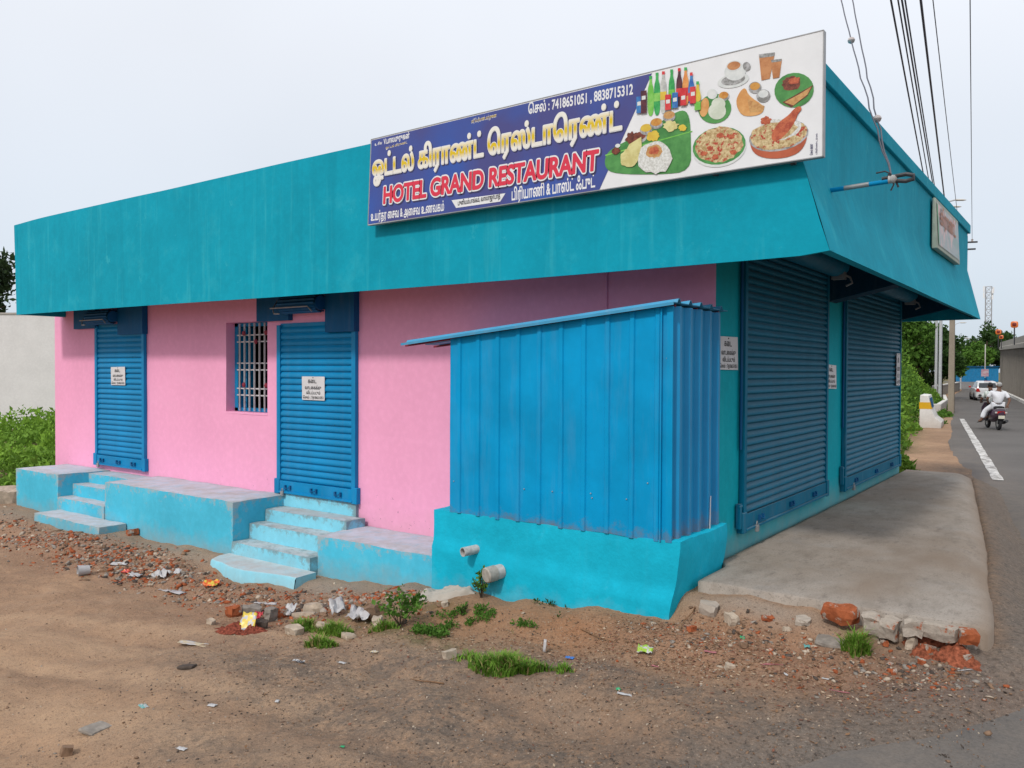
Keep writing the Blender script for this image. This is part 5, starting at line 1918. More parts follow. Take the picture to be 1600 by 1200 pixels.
mb = MB()
mb.loft([car_ring(y, hw, z0, z1) for y, hw, z0, z1 in ((-1.88, .70, .30, .62), (-1.84, .80, .22, .86), (-1.70, .84, .20, .95), (-1.0, .86, .18, .97), (.6, .86, .18, .96), (1.2, .84, .18, .90), (1.75, .78, .2, .78), (1.9, .66, .28, .62))])
body = add(mb, 'body', M['car_white'], car)
mb = MB()
cab = [(-1.66, .72, .94), (-1.42, .66, 1.36), (-1.15, .62, 1.47), (-.2, .62, 1.50), (.35, .60, 1.44), (.95, .70, .94)]
mb.loft([[(-w - .04 if z > 1 else -w, y, .92), (w + .04 if z > 1 else w, y, .92), (w, y, z - .05), (w - .08, y, z), (-w + .08, y, z), (-w, y, z - .05)] for y, w, z in cab])
add(mb, 'cabin', M['car_white'], car)
mb = MB().add([(-.60, -1.672, 1.0), (.60, -1.672, 1.0), (.54, -1.452, 1.34), (-.54, -1.452, 1.34)], [(0, 1, 2, 3)])
for v_ in range(4):
    x, y, z = mb.v[v_]
    mb.v[v_] = (x, y - .02, z)
add(mb, 'rear_window', M['glass'], car)
for s_ in (-1, 1):
    mb = MB().add([(s_ * .722, -1.45, 1.0), (s_ * .722, .75, 1.0), (s_ * .635, .3, 1.40), (s_ * .635, -1.2, 1.42)], [(0, 1, 2, 3) if s_ > 0 else (3, 2, 1, 0)])
    add(mb, 'side_window', M['glass'], car)
    mb = MB().loft([[(s_ * (.60 + q), -1.80 - d_, .80 + .14 * math.sin(a)) if True else None for q, a in ((-.10, -1.2), (.16, -1.2), (.18, 1.2), (0.0, 1.2))] for d_ in (0, .09)], smooth_=False)
    add(mb, 'tail_lamp', M['tail_red'], car)
    for y in (-1.15, 1.2):
        w = MB().loft([[(s_ * x, y + r * math.cos(a), .30 + r * math.sin(a)) for a in np.linspace(0, 6.283, 17)[:-1]] for x, r in ((.64, .30), (.86, .30), (.87, .27), (.868, .1))])
        add(w, 'wheel', M['tyre'], car)
    mb = MB().box(s_ * .86 if s_ > 0 else -1.02, 1.02 if s_ > 0 else -.86, .55, .63, .95, 1.08)
    add(mb, 'mirror', M['tail_red'] if s_ < 0 else M['car_white'], car, .02)
add(MB().box(-.25, .25, -1.905, -1.885, .52, .64), 'number_plate', M['plate_yellow'], car)
add(MB().box(-.22, .22, -1.47, -1.40, 1.47, 1.50), 'brake_lamp', M['tail_red'], car)
add(MB().box(-.70, .70, -1.92, -1.80, .28, .46), 'bumper', M['car_white'], car, .03)
add(MB().box(-.6, .6, -1.915, -1.83, .20, .275), 'bumper_trim', M['tyre'], car)

# ---------------------------------------------------------------- scooter and its two riders
M['scooter'] = plain('scooter_plum_paint', (0.045, 0.018, 0.040), .3, .6)
M['seat'] = plain('seat_vinyl', (0.02, 0.02, 0.022), .6)
M['skin'] = plain('skin', (0.125, 0.062, 0.038), .6)
M['white_cloth'] = wall_paint('white_cotton', (0.66, 0.67, 0.70), streak=.15, chips=0, bump=.3)
kk = MatB('striped_cotton', .85)
kk.color(kk.mix(kk.ramp(kk.noise(30, 2, .5, stretch=(1, 0.05, 0.05)), .45, .55), (.60, .63, .60), (.30, .36, .33)))
M['striped'] = kk.m
M['hair'] = plain('black_hair', (0.012, 0.011, 0.012), .6)
M['grey_hair'] = plain('grey_hair', (0.34, 0.34, 0.33), .8)
sp_ = on_z(1549, 672, float(road_z(24)))
HD = .36
RS = .89
sco = thing('scooter', 'dark plum motor scooter carrying two riders away along the road', 'scooter', (sp_[0], sp_[1] + .55, float(road_z(sp_[1])) + .008), None, HD)
sco.scale = (RS, RS, RS)


def oval(c, rx, rz, y, n=14, p=1.0):
    out = []
    for k in range(n):
        a = 2 * math.pi * k / n
        ca, sa = math.cos(a), math.sin(a)
        out.append((c[0] + rx * math.copysign(abs(ca) ** p, ca), y, c[1] + rz * math.copysign(abs(sa) ** p, sa)))
    return out


mb = MB()
mb.loft([oval((0, .60), .10, .10, -.90), oval((0, .60), .165, .17, -.82, p=.8), oval((0, .57), .20, .22, -.62, p=.8), oval((0, .52), .20, .24, -.35, p=.8), oval((0, .45), .17, .20, -.05, p=.8), oval((0, .36), .14, .10, .10, p=.8)])
add(mb, 'rear_body', M['scooter'], sco)
add(MB().box(-.17, .17, .02, .46, .26, .32), 'footboard', M['seat'], sco, .02)
mb = MB()
mb.loft([[(x * w, y + .10 * x * x, z) for x in (-1, -.6, 0, .6, 1)] + [(x * w, y + .07 + .10 * x * x, z) for x in (1, .6, 0, -.6, -1)] for w, y, z in ((.16, .46, .28), (.22, .50, .5), (.23, .50, .75), (.15, .46, .95))])
add(mb, 'front_apron', M['scooter'], sco)
mb = MB()
mb.loft([oval((0, .80), .11, .045, -.80, p=.7), oval((0, .80), .155, .06, -.7, p=.7), oval((0, .79), .15, .055, -.3, p=.7), oval((0, .77), .12, .05, .05, p=.7)])
add(mb, 'seat', M['seat'], sco)
for y in (-.62, .66):
    w = MB().loft([[(x, y + r * math.cos(a), .24 + r * math.sin(a)) for a in np.linspace(0, 6.283, 21)[:-1]] for x, r in ((-.02, .12), (-.045, .17), (-.045, .22), (-.025, .24), (.025, .24), (.045, .22), (.045, .17), (.02, .12))])
    wo = add(w, 'wheel', M['tyre'], sco)
    h = MB().loft([[(x, y + r * math.cos(a), .24 + r * math.sin(a)) for a in np.linspace(0, 6.283, 13)[:-1]] for x, r in ((-.04, .13), (.04, .13))])
    o = h.build('hub', M['grey_metal'])
    o.parent = wo
mb = MB().tube([(0, .66, .24), (0, .52, .8), (0, .47, .98)], .03, 8)
add(mb, 'fork', M['dark_metal'], sco)
mb = MB().tube([(-.32, .38, 1.0), (-.15, .46, 1.03), (.15, .46, 1.03), (.32, .38, 1.0)], .016, 8)
add(mb, 'handlebar', M['dark_metal'], sco)
for s_ in (-1, 1):
    mb = MB().loft([[(s_ * .34 + .06 * math.cos(a), .40 + d_, 1.20 + .045 * math.sin(a)) for a in np.linspace(0, 6.283, 11)[:-1]] for d_ in (0, .02)])
    mb.tube([(s_ * .27, .42, 1.02), (s_ * .34, .42, 1.17)], .007, 6)
    add(mb, 'mirror', M['dark_metal'], sco)
mb = MB().loft([[(x, -.885 - .05 * (1 - (x / .15) ** 2) * q, z) for x, z in ((-.15, .64), (-.13, .59), (.13, .59), (.15, .64), (.10, .675), (-.10, .675))] for q in (0, 1.0)])
add(mb, 'tail_lamp', M['tail_red'], sco)
for s_ in (-1, 1):
    mb = MB().box(s_ * .155 - .035, s_ * .155 + .035, -.90, -.85, .60, .66)
    add(mb, 'indicator', M['pvc'], sco, .01)
add(MB().add([(-.10, -.93, .42), (.10, -.93, .42), (.10, -.945, .53), (-.10, -.945, .53)], [(0, 1, 2, 3)]), 'number_plate', M['plate_yellow'], sco)
add(MB().prism([(-.08, -.80, .22), (.08, -.80, .22), (.10, -.90, .46), (-.10, -.90, .46)], (0, .03, 0)), 'mudguard', M['seat'], sco)
add(MB().tube([(.17, -.1, .22), (.19, -.5, .26), (.19, -.88, .34)], .05, 10, taper=[.025, .055, .05]), 'exhaust', M['dark_metal'], sco)
mb = MB()
mb.tube([(-.17, -.86, .74), (-.17, -.98, .77), (.17, -.98, .77), (.17, -.86, .74)], .014, 8)
add(mb, 'grab_rail', M['grey_metal'], sco)


def skinned(name, chains, mat, parent, sub=1):
    """one continuous surface grown over joint chains [(joint name, xyz, radius) ...]; chains share joints by name"""
    J, E, Rr = {}, [], []
    V = []
    for ch in chains:
        prev = None
        for nm, p, r in ch:
            if nm not in J:
                J[nm] = len(V)
                V.append(p)
                Rr.append(r)
            if prev is not None:
                E.append((prev, J[nm]))
            prev = J[nm]
    me = bpy.data.meshes.new(name)
    me.from_pydata(V, E, [])
    me.materials.append(mat)
    o = bpy.data.objects.new(name, me)
    COL.objects.link(o)
    sk = o.modifiers.new('skin', 'SKIN')
    sk.use_smooth_shade = True
    sd = me.skin_vertices[0].data
    for i, r in enumerate(Rr):
        sd[i].radius = r if isinstance(r, tuple) else (r, r)
        sd[i].use_root = (i == 0)
    ss = o.modifiers.new('sub', 'SUBSURF')
    ss.levels = sub
    ss.render_levels = sub
    return local(o, parent)


def person(label, base, group, lean, hip, cloth, leg_cloth, hairm, arms, legs, head_turn=0.0):
    p = thing('person', label, 'person', base[0], group, base[1])
    p.scale = (RS, RS, RS)
    hx, hy, hz = hip
    lx, ly = lean
    chest = (hx + lx * .6, hy + ly * .6, hz + .34)
    neck = (hx + lx, hy + ly, hz + .54)
    hd_ = (hx + lx * 1.15, hy + ly * 1.1 + .02, hz + .70)
    top = (hx + lx * 1.2, hy + ly * 1.15 + .02, hz + .80)
    chains = [[('pelvis', hip, (.15, .12)), ('waist', (hx + lx * .3, hy + ly * .3, hz + .17), (.135, .105)), ('chest', chest, (.165, .12)), ('neck', neck, .06), ('jaw', (hd_[0], hd_[1] + .01, hd_[2] - .06), (.065, .075)), ('head', hd_, (.08, .095)), ('crown', top, (.055, .065))]]
    ac, lc = [], []
    for s_, (sh, el, wr) in zip((-1, 1), arms):
        nm = 'l' if s_ < 0 else 'r'
        chains.append([('chest', chest, .15), (nm + 'sh', sh, .062), (nm + 'el', el, .046), (nm + 'wr', wr, .032), (nm + 'hand', tuple(Vector(wr) + (Vector(wr) - Vector(el)).normalized() * .09), .036)])
        ac.append([('chest', chest, .15), (nm + 'sh', sh, .085), (nm + 'mid', tuple(Vector(sh).lerp(Vector(el), .8)), .072)])
    for s_, (hj, kn, an, to) in zip((-1, 1), legs):
        nm = 'l' if s_ < 0 else 'r'
        chains.append([('pelvis', hip, .14), (nm + 'hj', hj, .088), (nm + 'kn', kn, .062), (nm + 'an', an, .042), (nm + 'to', to, .036)])
        lc.append([('pelvis', hip, (.172, .145)), (nm + 'hj', hj, .112), (nm + 'kn', kn, .092), (nm + 'sh', tuple(Vector(kn).lerp(Vector(an), .82)), .088)])
    skinned('body', chains, M['skin'], p, 2)
    skinned('shirt', [[('waist', (hx + lx * .05, hy + ly * .05, hz + .02), (.178, .145)), ('mid', (hx + lx * .3, hy + ly * .3, hz + .17), (.168, .132)), ('chest', chest, (.19, .14)), ('col', (hx + lx * .9, hy + ly * .9, hz + .475), (.085, .075))]] + ac, cloth, p, 2)
    skinned('trousers', lc, leg_cloth, p, 2)
    H = Vector(hd_) + Vector((0, -.012, .03))
    rings = []
    for z, r in ((-.06, .06), (-.03, .083), (.02, .096), (.06, .082), (.088, .05), (.098, .012)):
        rings.append([tuple(H + Vector((r * .92 * math.cos(a), r * 1.12 * math.sin(a) - (.012 if z < .03 else 0), z))) for a in np.linspace(0, 6.283, 13)[:-1]])
    add(MB().loft(rings), 'hair', hairm, p)
    f = Vector(hd_) + Vector((0, .09, -.02))
    add(MB().loft([[tuple(f + Vector((.018 * q * math.cos(a), d_, .03 * q * math.sin(a)))) for a in np.linspace(0, 6.283, 7)[:-1]] for d_, q in ((-.01, 1.2), (.02, .7), (.028, .2))]), 'nose', M['skin'], p)
    for s_ in (-1, 1):
        e_ = Vector(hd_) + Vector((s_ * .085, -.005, -.02))
        add(MB().loft([[tuple(e_ + Vector((s_ * x, .024 * q * math.cos(a), .034 * q * math.sin(a)))) for a in np.linspace(0, 6.283, 9)[:-1]] for x, q in ((-.02, .7), (.0, 1), (.012, .8))]), 'ear', M['skin'], p)
    for s_, (hj, kn, an, to) in zip((-1, 1), legs):
        d_ = (Vector(to) - Vector(an))
        a2 = Vector(an) + Vector((0, 0, -.045)) - d_ * .35
        mb = MB()
        e_ = Vector(to) + d_ * .35 + Vector((0, 0, -.012))
        w = d_.cross(Vector((0, 0, 1))).normalized() * .045
        mb.prism([a2 - w, a2 + w, e_ + w, e_ - w], (0, 0, -.022))
        add(mb, 'sandal', M['seat'], p)
    for (sh, el, wr), s_ in zip(arms, (-1, 1)):
        d_ = (Vector(wr) - Vector(el)).normalized()
        w = d_.cross(Vector((0, 0, 1))).normalized()
        hp = Vector(wr) + d_ * .08
        mb = MB()
        for k in range(4):
            b_ = hp + w * (.022 * (k - 1.5))
            mb.tube([b_, b_ + d_ * .04 + Vector((0, 0, -.006)), b_ + d_ * .06 + Vector((0, 0, -.03)), b_ + d_ * .045 + Vector((0, 0, -.05))], .0085, 6)
        mb.tube([hp - d_ * .03 - w * s_ * .03, hp + d_ * .01 - w * s_ * .055 + Vector((0, 0, -.015)), hp + d_ * .035 - w * s_ * .045 + Vector((0, 0, -.03))], .0095, 6)
        add(mb, 'fingers', M['skin'], p)
    return p


base = (tuple(sco.location), HD)
person('man in a striped pale shirt steering the plum scooter', base, 'two riders on the scooter', (-.05, .10), (-.02, .02, .86), M['striped'], M['seat'], M['hair'],
       [((-.22, .10, 1.30), (-.34, .22, 1.08), (-.31, .36, 1.02)), ((.19, .10, 1.30), (.31, .22, 1.08), (.31, .36, 1.02))],
       [((-.11, .06, .84), (-.17, .36, .66), (-.14, .26, .40), (-.14, .34, .36)), ((.11, .06, .84), (.16, .36, .66), (.14, .26, .40), (.14, .34, .36))])
person('man in white shirt and white dhoti sitting behind on the scooter', base, 'two riders on the scooter', (.06, .03), (.0, -.42, .88), M['white_cloth'], M['white_cloth'], M['grey_hair'],
       [((-.17, -.36, 1.33), (-.30, -.34, 1.10), (-.22, -.14, .98)), ((.26, -.38, 1.31), (.38, -.50, 1.07), (.26, -.68, .90))],
       [((-.12, -.38, .86), (-.34, -.22, .66), (-.46, -.26, .32), (-.56, -.24, .28)), ((.10, -.36, .86), (-.22, -.10, .72), (-.38, -.12, .36), (-.48, -.10, .32))])
# ================================================================ PLANTS
def leaf_mat(name, a, b, c=None):
    k = MatB(name, .65, .12)
    col = k.mix(k.ramp(k.noise(.9, 3, .6), .35, .65), a, b)
    col = k.mix(k.ramp(k.noise(9, 2, .5), .4, .7), col, c or tint(b, 1.35))
    k.color(col)
    k.p.inputs['Subsurface Weight'].default_value = 0.0
    tr = k.n.new('ShaderNodeBsdfTranslucent')
    mx = k.n.new('ShaderNodeMixShader')
    mx.inputs[0].default_value = .25
    k.l.new(col, tr.inputs[0])
    out = k.n['Material Output']
    k.l.new(k.p.outputs[0], mx.inputs[1])
    k.l.new(tr.outputs[0], mx.inputs[2])
    k.l.new(mx.outputs[0], out.inputs[0])
    return k.m


M['leaf_dark'] = leaf_mat('dark_leaf', (.022, .050, .012), (.040, .085, .020))
M['leaf_mid'] = leaf_mat('mid_leaf', (.050, .120, .016), (.085, .175, .028))
M['leaf_bright'] = leaf_mat('bright_leaf', (.090, .185, .020), (.150, .270, .038))
M['leaf_lush'] = leaf_mat('lush_leaf', (.12, .23, .025), (.19, .33, .04))
M['leaf_tree_l'] = leaf_mat('tamarind_leaf', (.018, .034, .016), (.035, .060, .022))
M['bark'] = wall_paint('bark', (.10, .07, .05), streak=.6, chips=.1, bump=.8)


def leaves(points, size, jitter, r, up=.3, long=1.8):
    """diamond leaves around points (n,3) -> verts, quads"""
    n = len(points)
    d = r.normal(size=(n, 3))
    d[:, 2] += up
    d /= np.linalg.norm(d, axis=1)[:, None]
    q = r.normal(size=(n, 3))
    s = np.cross(d, q)
    s /= np.linalg.norm(s, axis=1)[:, None]
    L = (size * (1 + jitter * r.normal(size=n)).clip(.4, 2))[:, None]
    p = np.asarray(points)
    a = p
    c = p + d * L * long
    m_ = p + d * L * long * .45
    b1, b2 = m_ + s * L * .5, m_ - s * L * .5
    m_n = np.cross(d, s)
    b1 = b1 + m_n * L * .12
    b2 = b2 + m_n * L * .12
    V = np.stack([a, b1, c, b2], 1).reshape(-1, 3)
    F = np.arange(4 * n).reshape(n, 4)
    return V, F


def crown_points(center, rad, n, clumps, r, low=-.6):
    cx = []
    per = n // clumps
    for k in range(clumps):
        while True:
            u = r.uniform(-1, 1, 3)
            if u @ u < 1 and u[2] > low:
                break
        u = u / max(.35, np.linalg.norm(u)) * r.uniform(.55, 1.0)
        c0 = np.array(center) + u * np.array(rad) * .8
        cr = np.array(rad) * r.uniform(.18, .34)
        w = r.normal(size=(per, 3))
        w /= np.linalg.norm(w, axis=1)[:, None]
        w *= (r.uniform(0, 1, per) ** .45)[:, None]
        cx.append(c0 + w * cr)
    return np.concatenate(cx)


def tree(label, base, h, rad, n, leaf, mat, seed, group=None, clumps=26, crown_z=.62, low=-.6):
    r = np.random.default_rng(seed)
    t = thing('broadleaf_tree', label, 'tree', base, group)
    b0 = Vector(base)
    mb = MB()
    top = b0 + Vector((r.uniform(-.3, .3), r.uniform(-.3, .3), h * .7))
    tr = .045 * h * .5
    mb.tube([b0 + Vector((0, 0, -.3)), b0.lerp(top, .5) + Vector((.1, .05, 0)), top], tr, 8, taper=[tr * 1.2, tr * .8, tr * .35])
    for k in range(7):
        f = r.uniform(.35, .85)
        a = r.uniform(0, 6.283)
        s = b0.lerp(top, f)
        e_ = s + Vector((math.cos(a) * rad[0] * .7, math.sin(a) * rad[1] * .7, h * .18))
        mb.tube([s, s.lerp(e_, .5) + Vector((0, 0, .1 * h * .3)), e_], tr * .4, 6, taper=[tr * .45, tr * .3, tr * .1])
    mb.build('trunk', M['bark'], t)
    P = crown_points((b0.x, b0.y, b0.z + h * crown_z), rad, n, clumps, r, low)
    V, F = leaves(P, leaf, .3, r)
    np_obj('crown', V, F, mat, t)
    return t


TREES = 'trees beyond the building'
for px, D, h, rx, rz, n, lf, mt, lab in (
        (1412, 60, 7.6, 2.9, 3.2, 5200, .17, 'leaf_mid', 'tall mid green tree just right of the wall end'),
        (1438, 62, 7.0, 2.2, 2.8, 4200, .17, 'leaf_dark', 'dark tree with a ragged top behind the lamp posts'),
        (1470, 66, 6.2, 2.0, 2.6, 3600, .17, 'leaf_dark', 'dark narrow tree between the lamp posts and the concrete pole'),
        (1448, 66, 4.6, 2.6, 2.0, 3600, .16, 'leaf_dark', 'low very dark tree under the lamp posts'),
        (1492, 98, 5.6, 2.4, 2.4, 3200, .22, 'leaf_mid', 'rounded tree right of the concrete pole'),
        (1518, 205, 9.6, 6.0, 3.8, 3200, .42, 'leaf_mid', 'far wide tree left of the mast'),
        (1541, 210, 14.5, 6.2, 6.2, 3600, .44, 'leaf_dark', 'far tall dark tree at the foot of the mast'),
        (1556, 212, 14.0, 5.6, 6.0, 3400, .44, 'leaf_dark', 'far dark tree meeting the end of the ramp'),
        (1380, 75, 8.6, 4.2, 3.6, 2500, .24, 'leaf_dark', 'large tree mostly hidden behind the road side wall')):
    c0 = at_depth(px, 590, D)
    tree(lab, (c0[0], c0[1], gz(c0[0], c0[1])), h, (rx, rx, rz), n, lf, M[mt], int(px * 7 + D), TREES, clumps=30, crown_z=.60, low=-1)
c0 = at_depth(-62, 560, 33)
tree('dark tamarind tree at the left edge above the boundary wall', (c0[0], c0[1], -.8), 7.4, (2.75, 2.4, 1.9), 6500, .13, M['leaf_tree_l'], 31, None, clumps=40, crown_z=.76, low=-1)
c0 = at_depth(30, 560, 36)
tree('small shrub top peeping over the boundary wall', (c0[0], c0[1], -.8), 4.3, (1.3, 1.0, 1.0), 1500, .11, M['leaf_tree_l'], 37, None, clumps=16, crown_z=.80, low=-1)


def thicket(label, cat, name, boxes, n, leaf, mats, seed, kind=None, group=None):
    """weeds: leaf mass over mounds (cx, cy, rx, ry, h)"""
    r = np.random.default_rng(seed)
    VV, FF, o = [], [], 0
    tot = sum(b[2] * b[3] for b in boxes)
    for cx, cy, rx, ry_, h in boxes:
        m_ = int(n * rx * ry_ / tot)
        a = r.uniform(0, 6.283, m_)
        q = np.sqrt(r.uniform(0, 1, m_))
        x, y = cx + rx * q * np.cos(a), cy + ry_ * q * np.sin(a)
        g = ground_z(x, y, False)
        top = (.8 if name == 'weeds' else 1) * h * (1 - q ** 2.2) * (1 + .9 * fbm(x * 1.6, y * 1.6, seed, 3))
        z = g + np.maximum(.03, top) * (r.uniform(0, 1, m_) ** .4)
        V, F = leaves(np.stack([x, y, z], 1), leaf, .35, r, up=.7, long=2.0)
        VV.append(V)
        FF.append(F + o)
        o += len(V)
    V, F = np.concatenate(VV), np.concatenate(FF)
    ob = np_obj(name, V, F, mats)
    if len(mats) > 1:
        ci = (fbm(V[F[:, 0], 0] * .9, V[F[:, 0], 1] * .9, seed + 4, 3) + r.normal(size=len(F)) * .12 > 0).astype(np.int32)
        ob.data.polygons.foreach_set('material_index', ci)
    tag(ob, label, cat, group, kind)
    return ob


thicket('lush green weeds covering the ground left of the pink building', 'weeds', 'weeds', [(-13.4, .9, 1.3, 1.4, .55), (-14.6, 3.2, 2.2, 2.2, 1.0), (-16.5, 1.5, 2.2, 1.8, .7), (-17.5, 4.5, 2.6, 2.5, 1.2), (-19.5, 7, 3.5, 3, 1.6), (-22, 4, 3.5, 3, 1.1), (-24, 9, 4, 4, 1.9), (-15.5, 6, 2.5, 2.2, 1.3)], 60000, .060, [M['leaf_bright'], M['leaf_lush']], 5, 'stuff')
thicket('bright green creeper mass along the verge past the far wall end', 'weeds', 'verge_weeds', [(*at_depth(px, 650, dd)[:2], rx, ry_, h) for px, dd, rx, ry_, h in ((1388, 20, .45, 1.2, .8), (1392, 24, .6, 1.6, 1.3), (1394, 29, .8, 2.0, 1.9), (1396, 36, 1.2, 2.4, 2.4), (1404, 44, 1.5, 3.0, 2.4), (1418, 52, 1.6, 3.0, 2.0), (1442, 54, 1.2, 2.0, 1.2))], 26000, .065, [M['leaf_mid'], M['leaf_bright']], 6, 'stuff')
thicket('grass and low weeds round the foot of the white barrier', 'weeds', 'verge_grass', [(*on_z(px, py, -.25)[:2], rx, ry_, h) for px, py, rx, ry_, h in ((1422, 673, .35, .4, .25), (1476, 650, .25, 1.2, .22), (1470, 636, .35, 1.5, .5), (1466, 662, .25, .4, .12), (1445, 640, .5, 1.2, .6))], 4500, .05, [M['leaf_mid'], M['leaf_bright']], 8, 'stuff')
thicket('small leafy weed at the far foot of the road side wall', 'weed', 'wall_weed', [(-.35, 9.3, .38, .45, .42), (-.6, 10.2, .35, .4, .3)], 1500, .05, [M['leaf_bright']], 9)


M['dry_grass'] = plain('dry_grass', (.30, .24, .10), .8, .1, 0, .3, 15)


def grass_tuft(label, cx, cy, rx, ry_, n, h, seed, mat='leaf_bright', group='grass tufts on the dirt'):
    r = np.random.default_rng(seed)
    a = r.uniform(0, 6.283, n)
    q = r.uniform(0, 1, n) ** .6 * (.85 + 1.3 * vnoise(np.cos(a) * 1.6 + seed, np.sin(a) * 1.6, seed))
    x, y = cx + rx * q * np.cos(a), cy + ry_ * q * np.sin(a)
    z = ground_z(x, y) - .008
    H = h * r.uniform(.25, 1.15, n) * (1.1 - .6 * q)
    t = r.uniform(0, 6.283, n)
    ln = H * r.uniform(.2, .9, n)
    w = r.uniform(.003, .006, n)
    dx, dy = np.cos(t), np.sin(t)
    sx, sy = -dy * w, dx * w
    p0 = np.stack([x, y, z], 1)
    p1 = p0 + np.stack([dx * ln * .35, dy * ln * .35, H * .65], 1)
    p2 = p0 + np.stack([dx * ln, dy * ln, H * .95], 1)
    s_ = np.stack([sx, sy, np.zeros(n)], 1)
    V = np.stack([p0 - s_, p0 + s_, p1 + s_ * .8, p1 - s_ * .8, p2 + s_ * .15, p2 - s_ * .15], 1).reshape(-1, 3)
    b = np.arange(n) * 6
    F = np.concatenate([np.stack([b, b + 1, b + 2, b + 3], 1), np.stack([b + 3, b + 2, b + 4, b + 5], 1)])
    ob = np_obj('grass_tuft', V, F, [M[mat], M['dry_grass']])
    dry = (r.uniform(0, 1, n) < .16).astype(np.int32)
    ob.data.polygons.foreach_set('material_index', np.concatenate([dry, dry]))
    return tag(ob, label, 'grass', group)


for lab, px, py, rx, ry_, n, h, sd in (
        ('large bright grass tuft on the dirt bank in front of the shed', 792, 1046, .34, .15, 2200, .115, 1),
        ('small grass tuft beside the broken slab under the apron edge', 1337, 1018, .10, .09, 700, .15, 2),
        ('grass tuft right of the yellow wrapper among the rubbish', 480, 982, .16, .09, 900, .10, 3),
        ('grass tuft below the crumpled plastic bags', 525, 990, .17, .10, 1000, .11, 4),
        ('lowest grass tuft of the rubbish heap, nearest the camera', 500, 1010, .18, .08, 900, .10, 5),
        ('thin grass tuft at the foot of the leafy sapling', 598, 984, .15, .06, 500, .09, 6),
        ('sparse grass tuft left of the large bright tuft', 735, 1030, .12, .10, 260, .07, 7),
        ('sparse grass tuft right of the blue scrap', 880, 1048, .09, .06, 240, .06, 8)):
    p = on_ground(px, py)
    grass_tuft(lab, p[0], p[1], rx, ry_, n, h, sd)


def creeper(label, spots, n, leaf, seed):
    r = np.random.default_rng(seed)
    P = []
    for px, py, rx, ry_ in spots:
        c0 = on_ground(px, py)
        m_ = n // len(spots)
        a = r.uniform(0, 6.283, m_)
        q = r.uniform(0, 1, m_) ** .6
        x, y = c0[0] + rx * q * np.cos(a), c0[1] + ry_ * q * np.sin(a)
        k = vnoise(x * 9, y * 9, seed) + vnoise(x * 22, y * 22, seed + 1) * .7
        keep = k > .02
        x, y = x[keep], y[keep]
        P.append(np.stack([x, y, ground_z(x, y) + r.uniform(.004, .035, len(x))], 1))
    P = np.concatenate(P)
    V, F = leaves(P, leaf, .3, r, up=.9, long=1.7)
    return tag(np_obj('creeper', V, F, M['leaf_dark' if seed % 2 else 'leaf_mid']), label, 'weed', 'creeping weeds on the bank')


creeper('wide patch of creeping weed on the red bank left of the shed front', [(700, 975, .30, .14), (740, 965, .20, .12), (670, 990, .2, .1)], 3400, .013, 12)
creeper('small patch of creeping weed in the middle of the red bank', [(815, 985, .15, .09)], 900, .012, 14)
creeper('few creeping weed leaves along the foot of the plinth', [(835, 943, .12, .02), (870, 950, .1, .02), (885, 965, .08, .03)], 320, .011, 15)


def sapling(label, px, py, h, n, leaf, seed, spread=.5):
    r = np.random.default_rng(seed)
    p = on_ground(px, py)
    t = thing('sapling', label, 'plant', tuple(p), 'small leafy plants by the plinth')
    mb = MB()
    P = []
    for k in range(9):
        a = r.uniform(0, 6.283)
        e_ = Vector(p) + Vector((math.cos(a) * h * spread * r.uniform(.3, 1), math.sin(a) * h * spread * r.uniform(.3, 1), h * r.uniform(.55, 1.0)))
        s = Vector(p) + Vector((0, 0, -.01))
        mid = s.lerp(e_, .5) + Vector((0, 0, h * .1))
        mb.tube([s, mid, e_], .004, 5, taper=[.005, .0035, .0015])
        for q in np.linspace(.3, 1, n // 9):
            c0 = s.lerp(mid, q * 2) if q < .5 else mid.lerp(e_, q * 2 - 1)
            P.append(np.array(c0) + r.normal(size=3) * h * .05)
    mb.build('stem', M['bark'], t)
    V, F = leaves(np.array(P), leaf, .3, r, up=.2, long=1.6)
    np_obj('leaves', V, F, M['leaf_mid'], t)


sapling('leafy sapling growing from the rubble left of the shed', 625, 978, .34, 330, .026, 21, .75)
sapling('small dark plant under the capped waste pipe', 752, 934, .24, 200, .020, 22, .45)
sapling('tiny plant on the bank below the open waste pipe', 722, 960, .10, 90, .016, 23, .6)

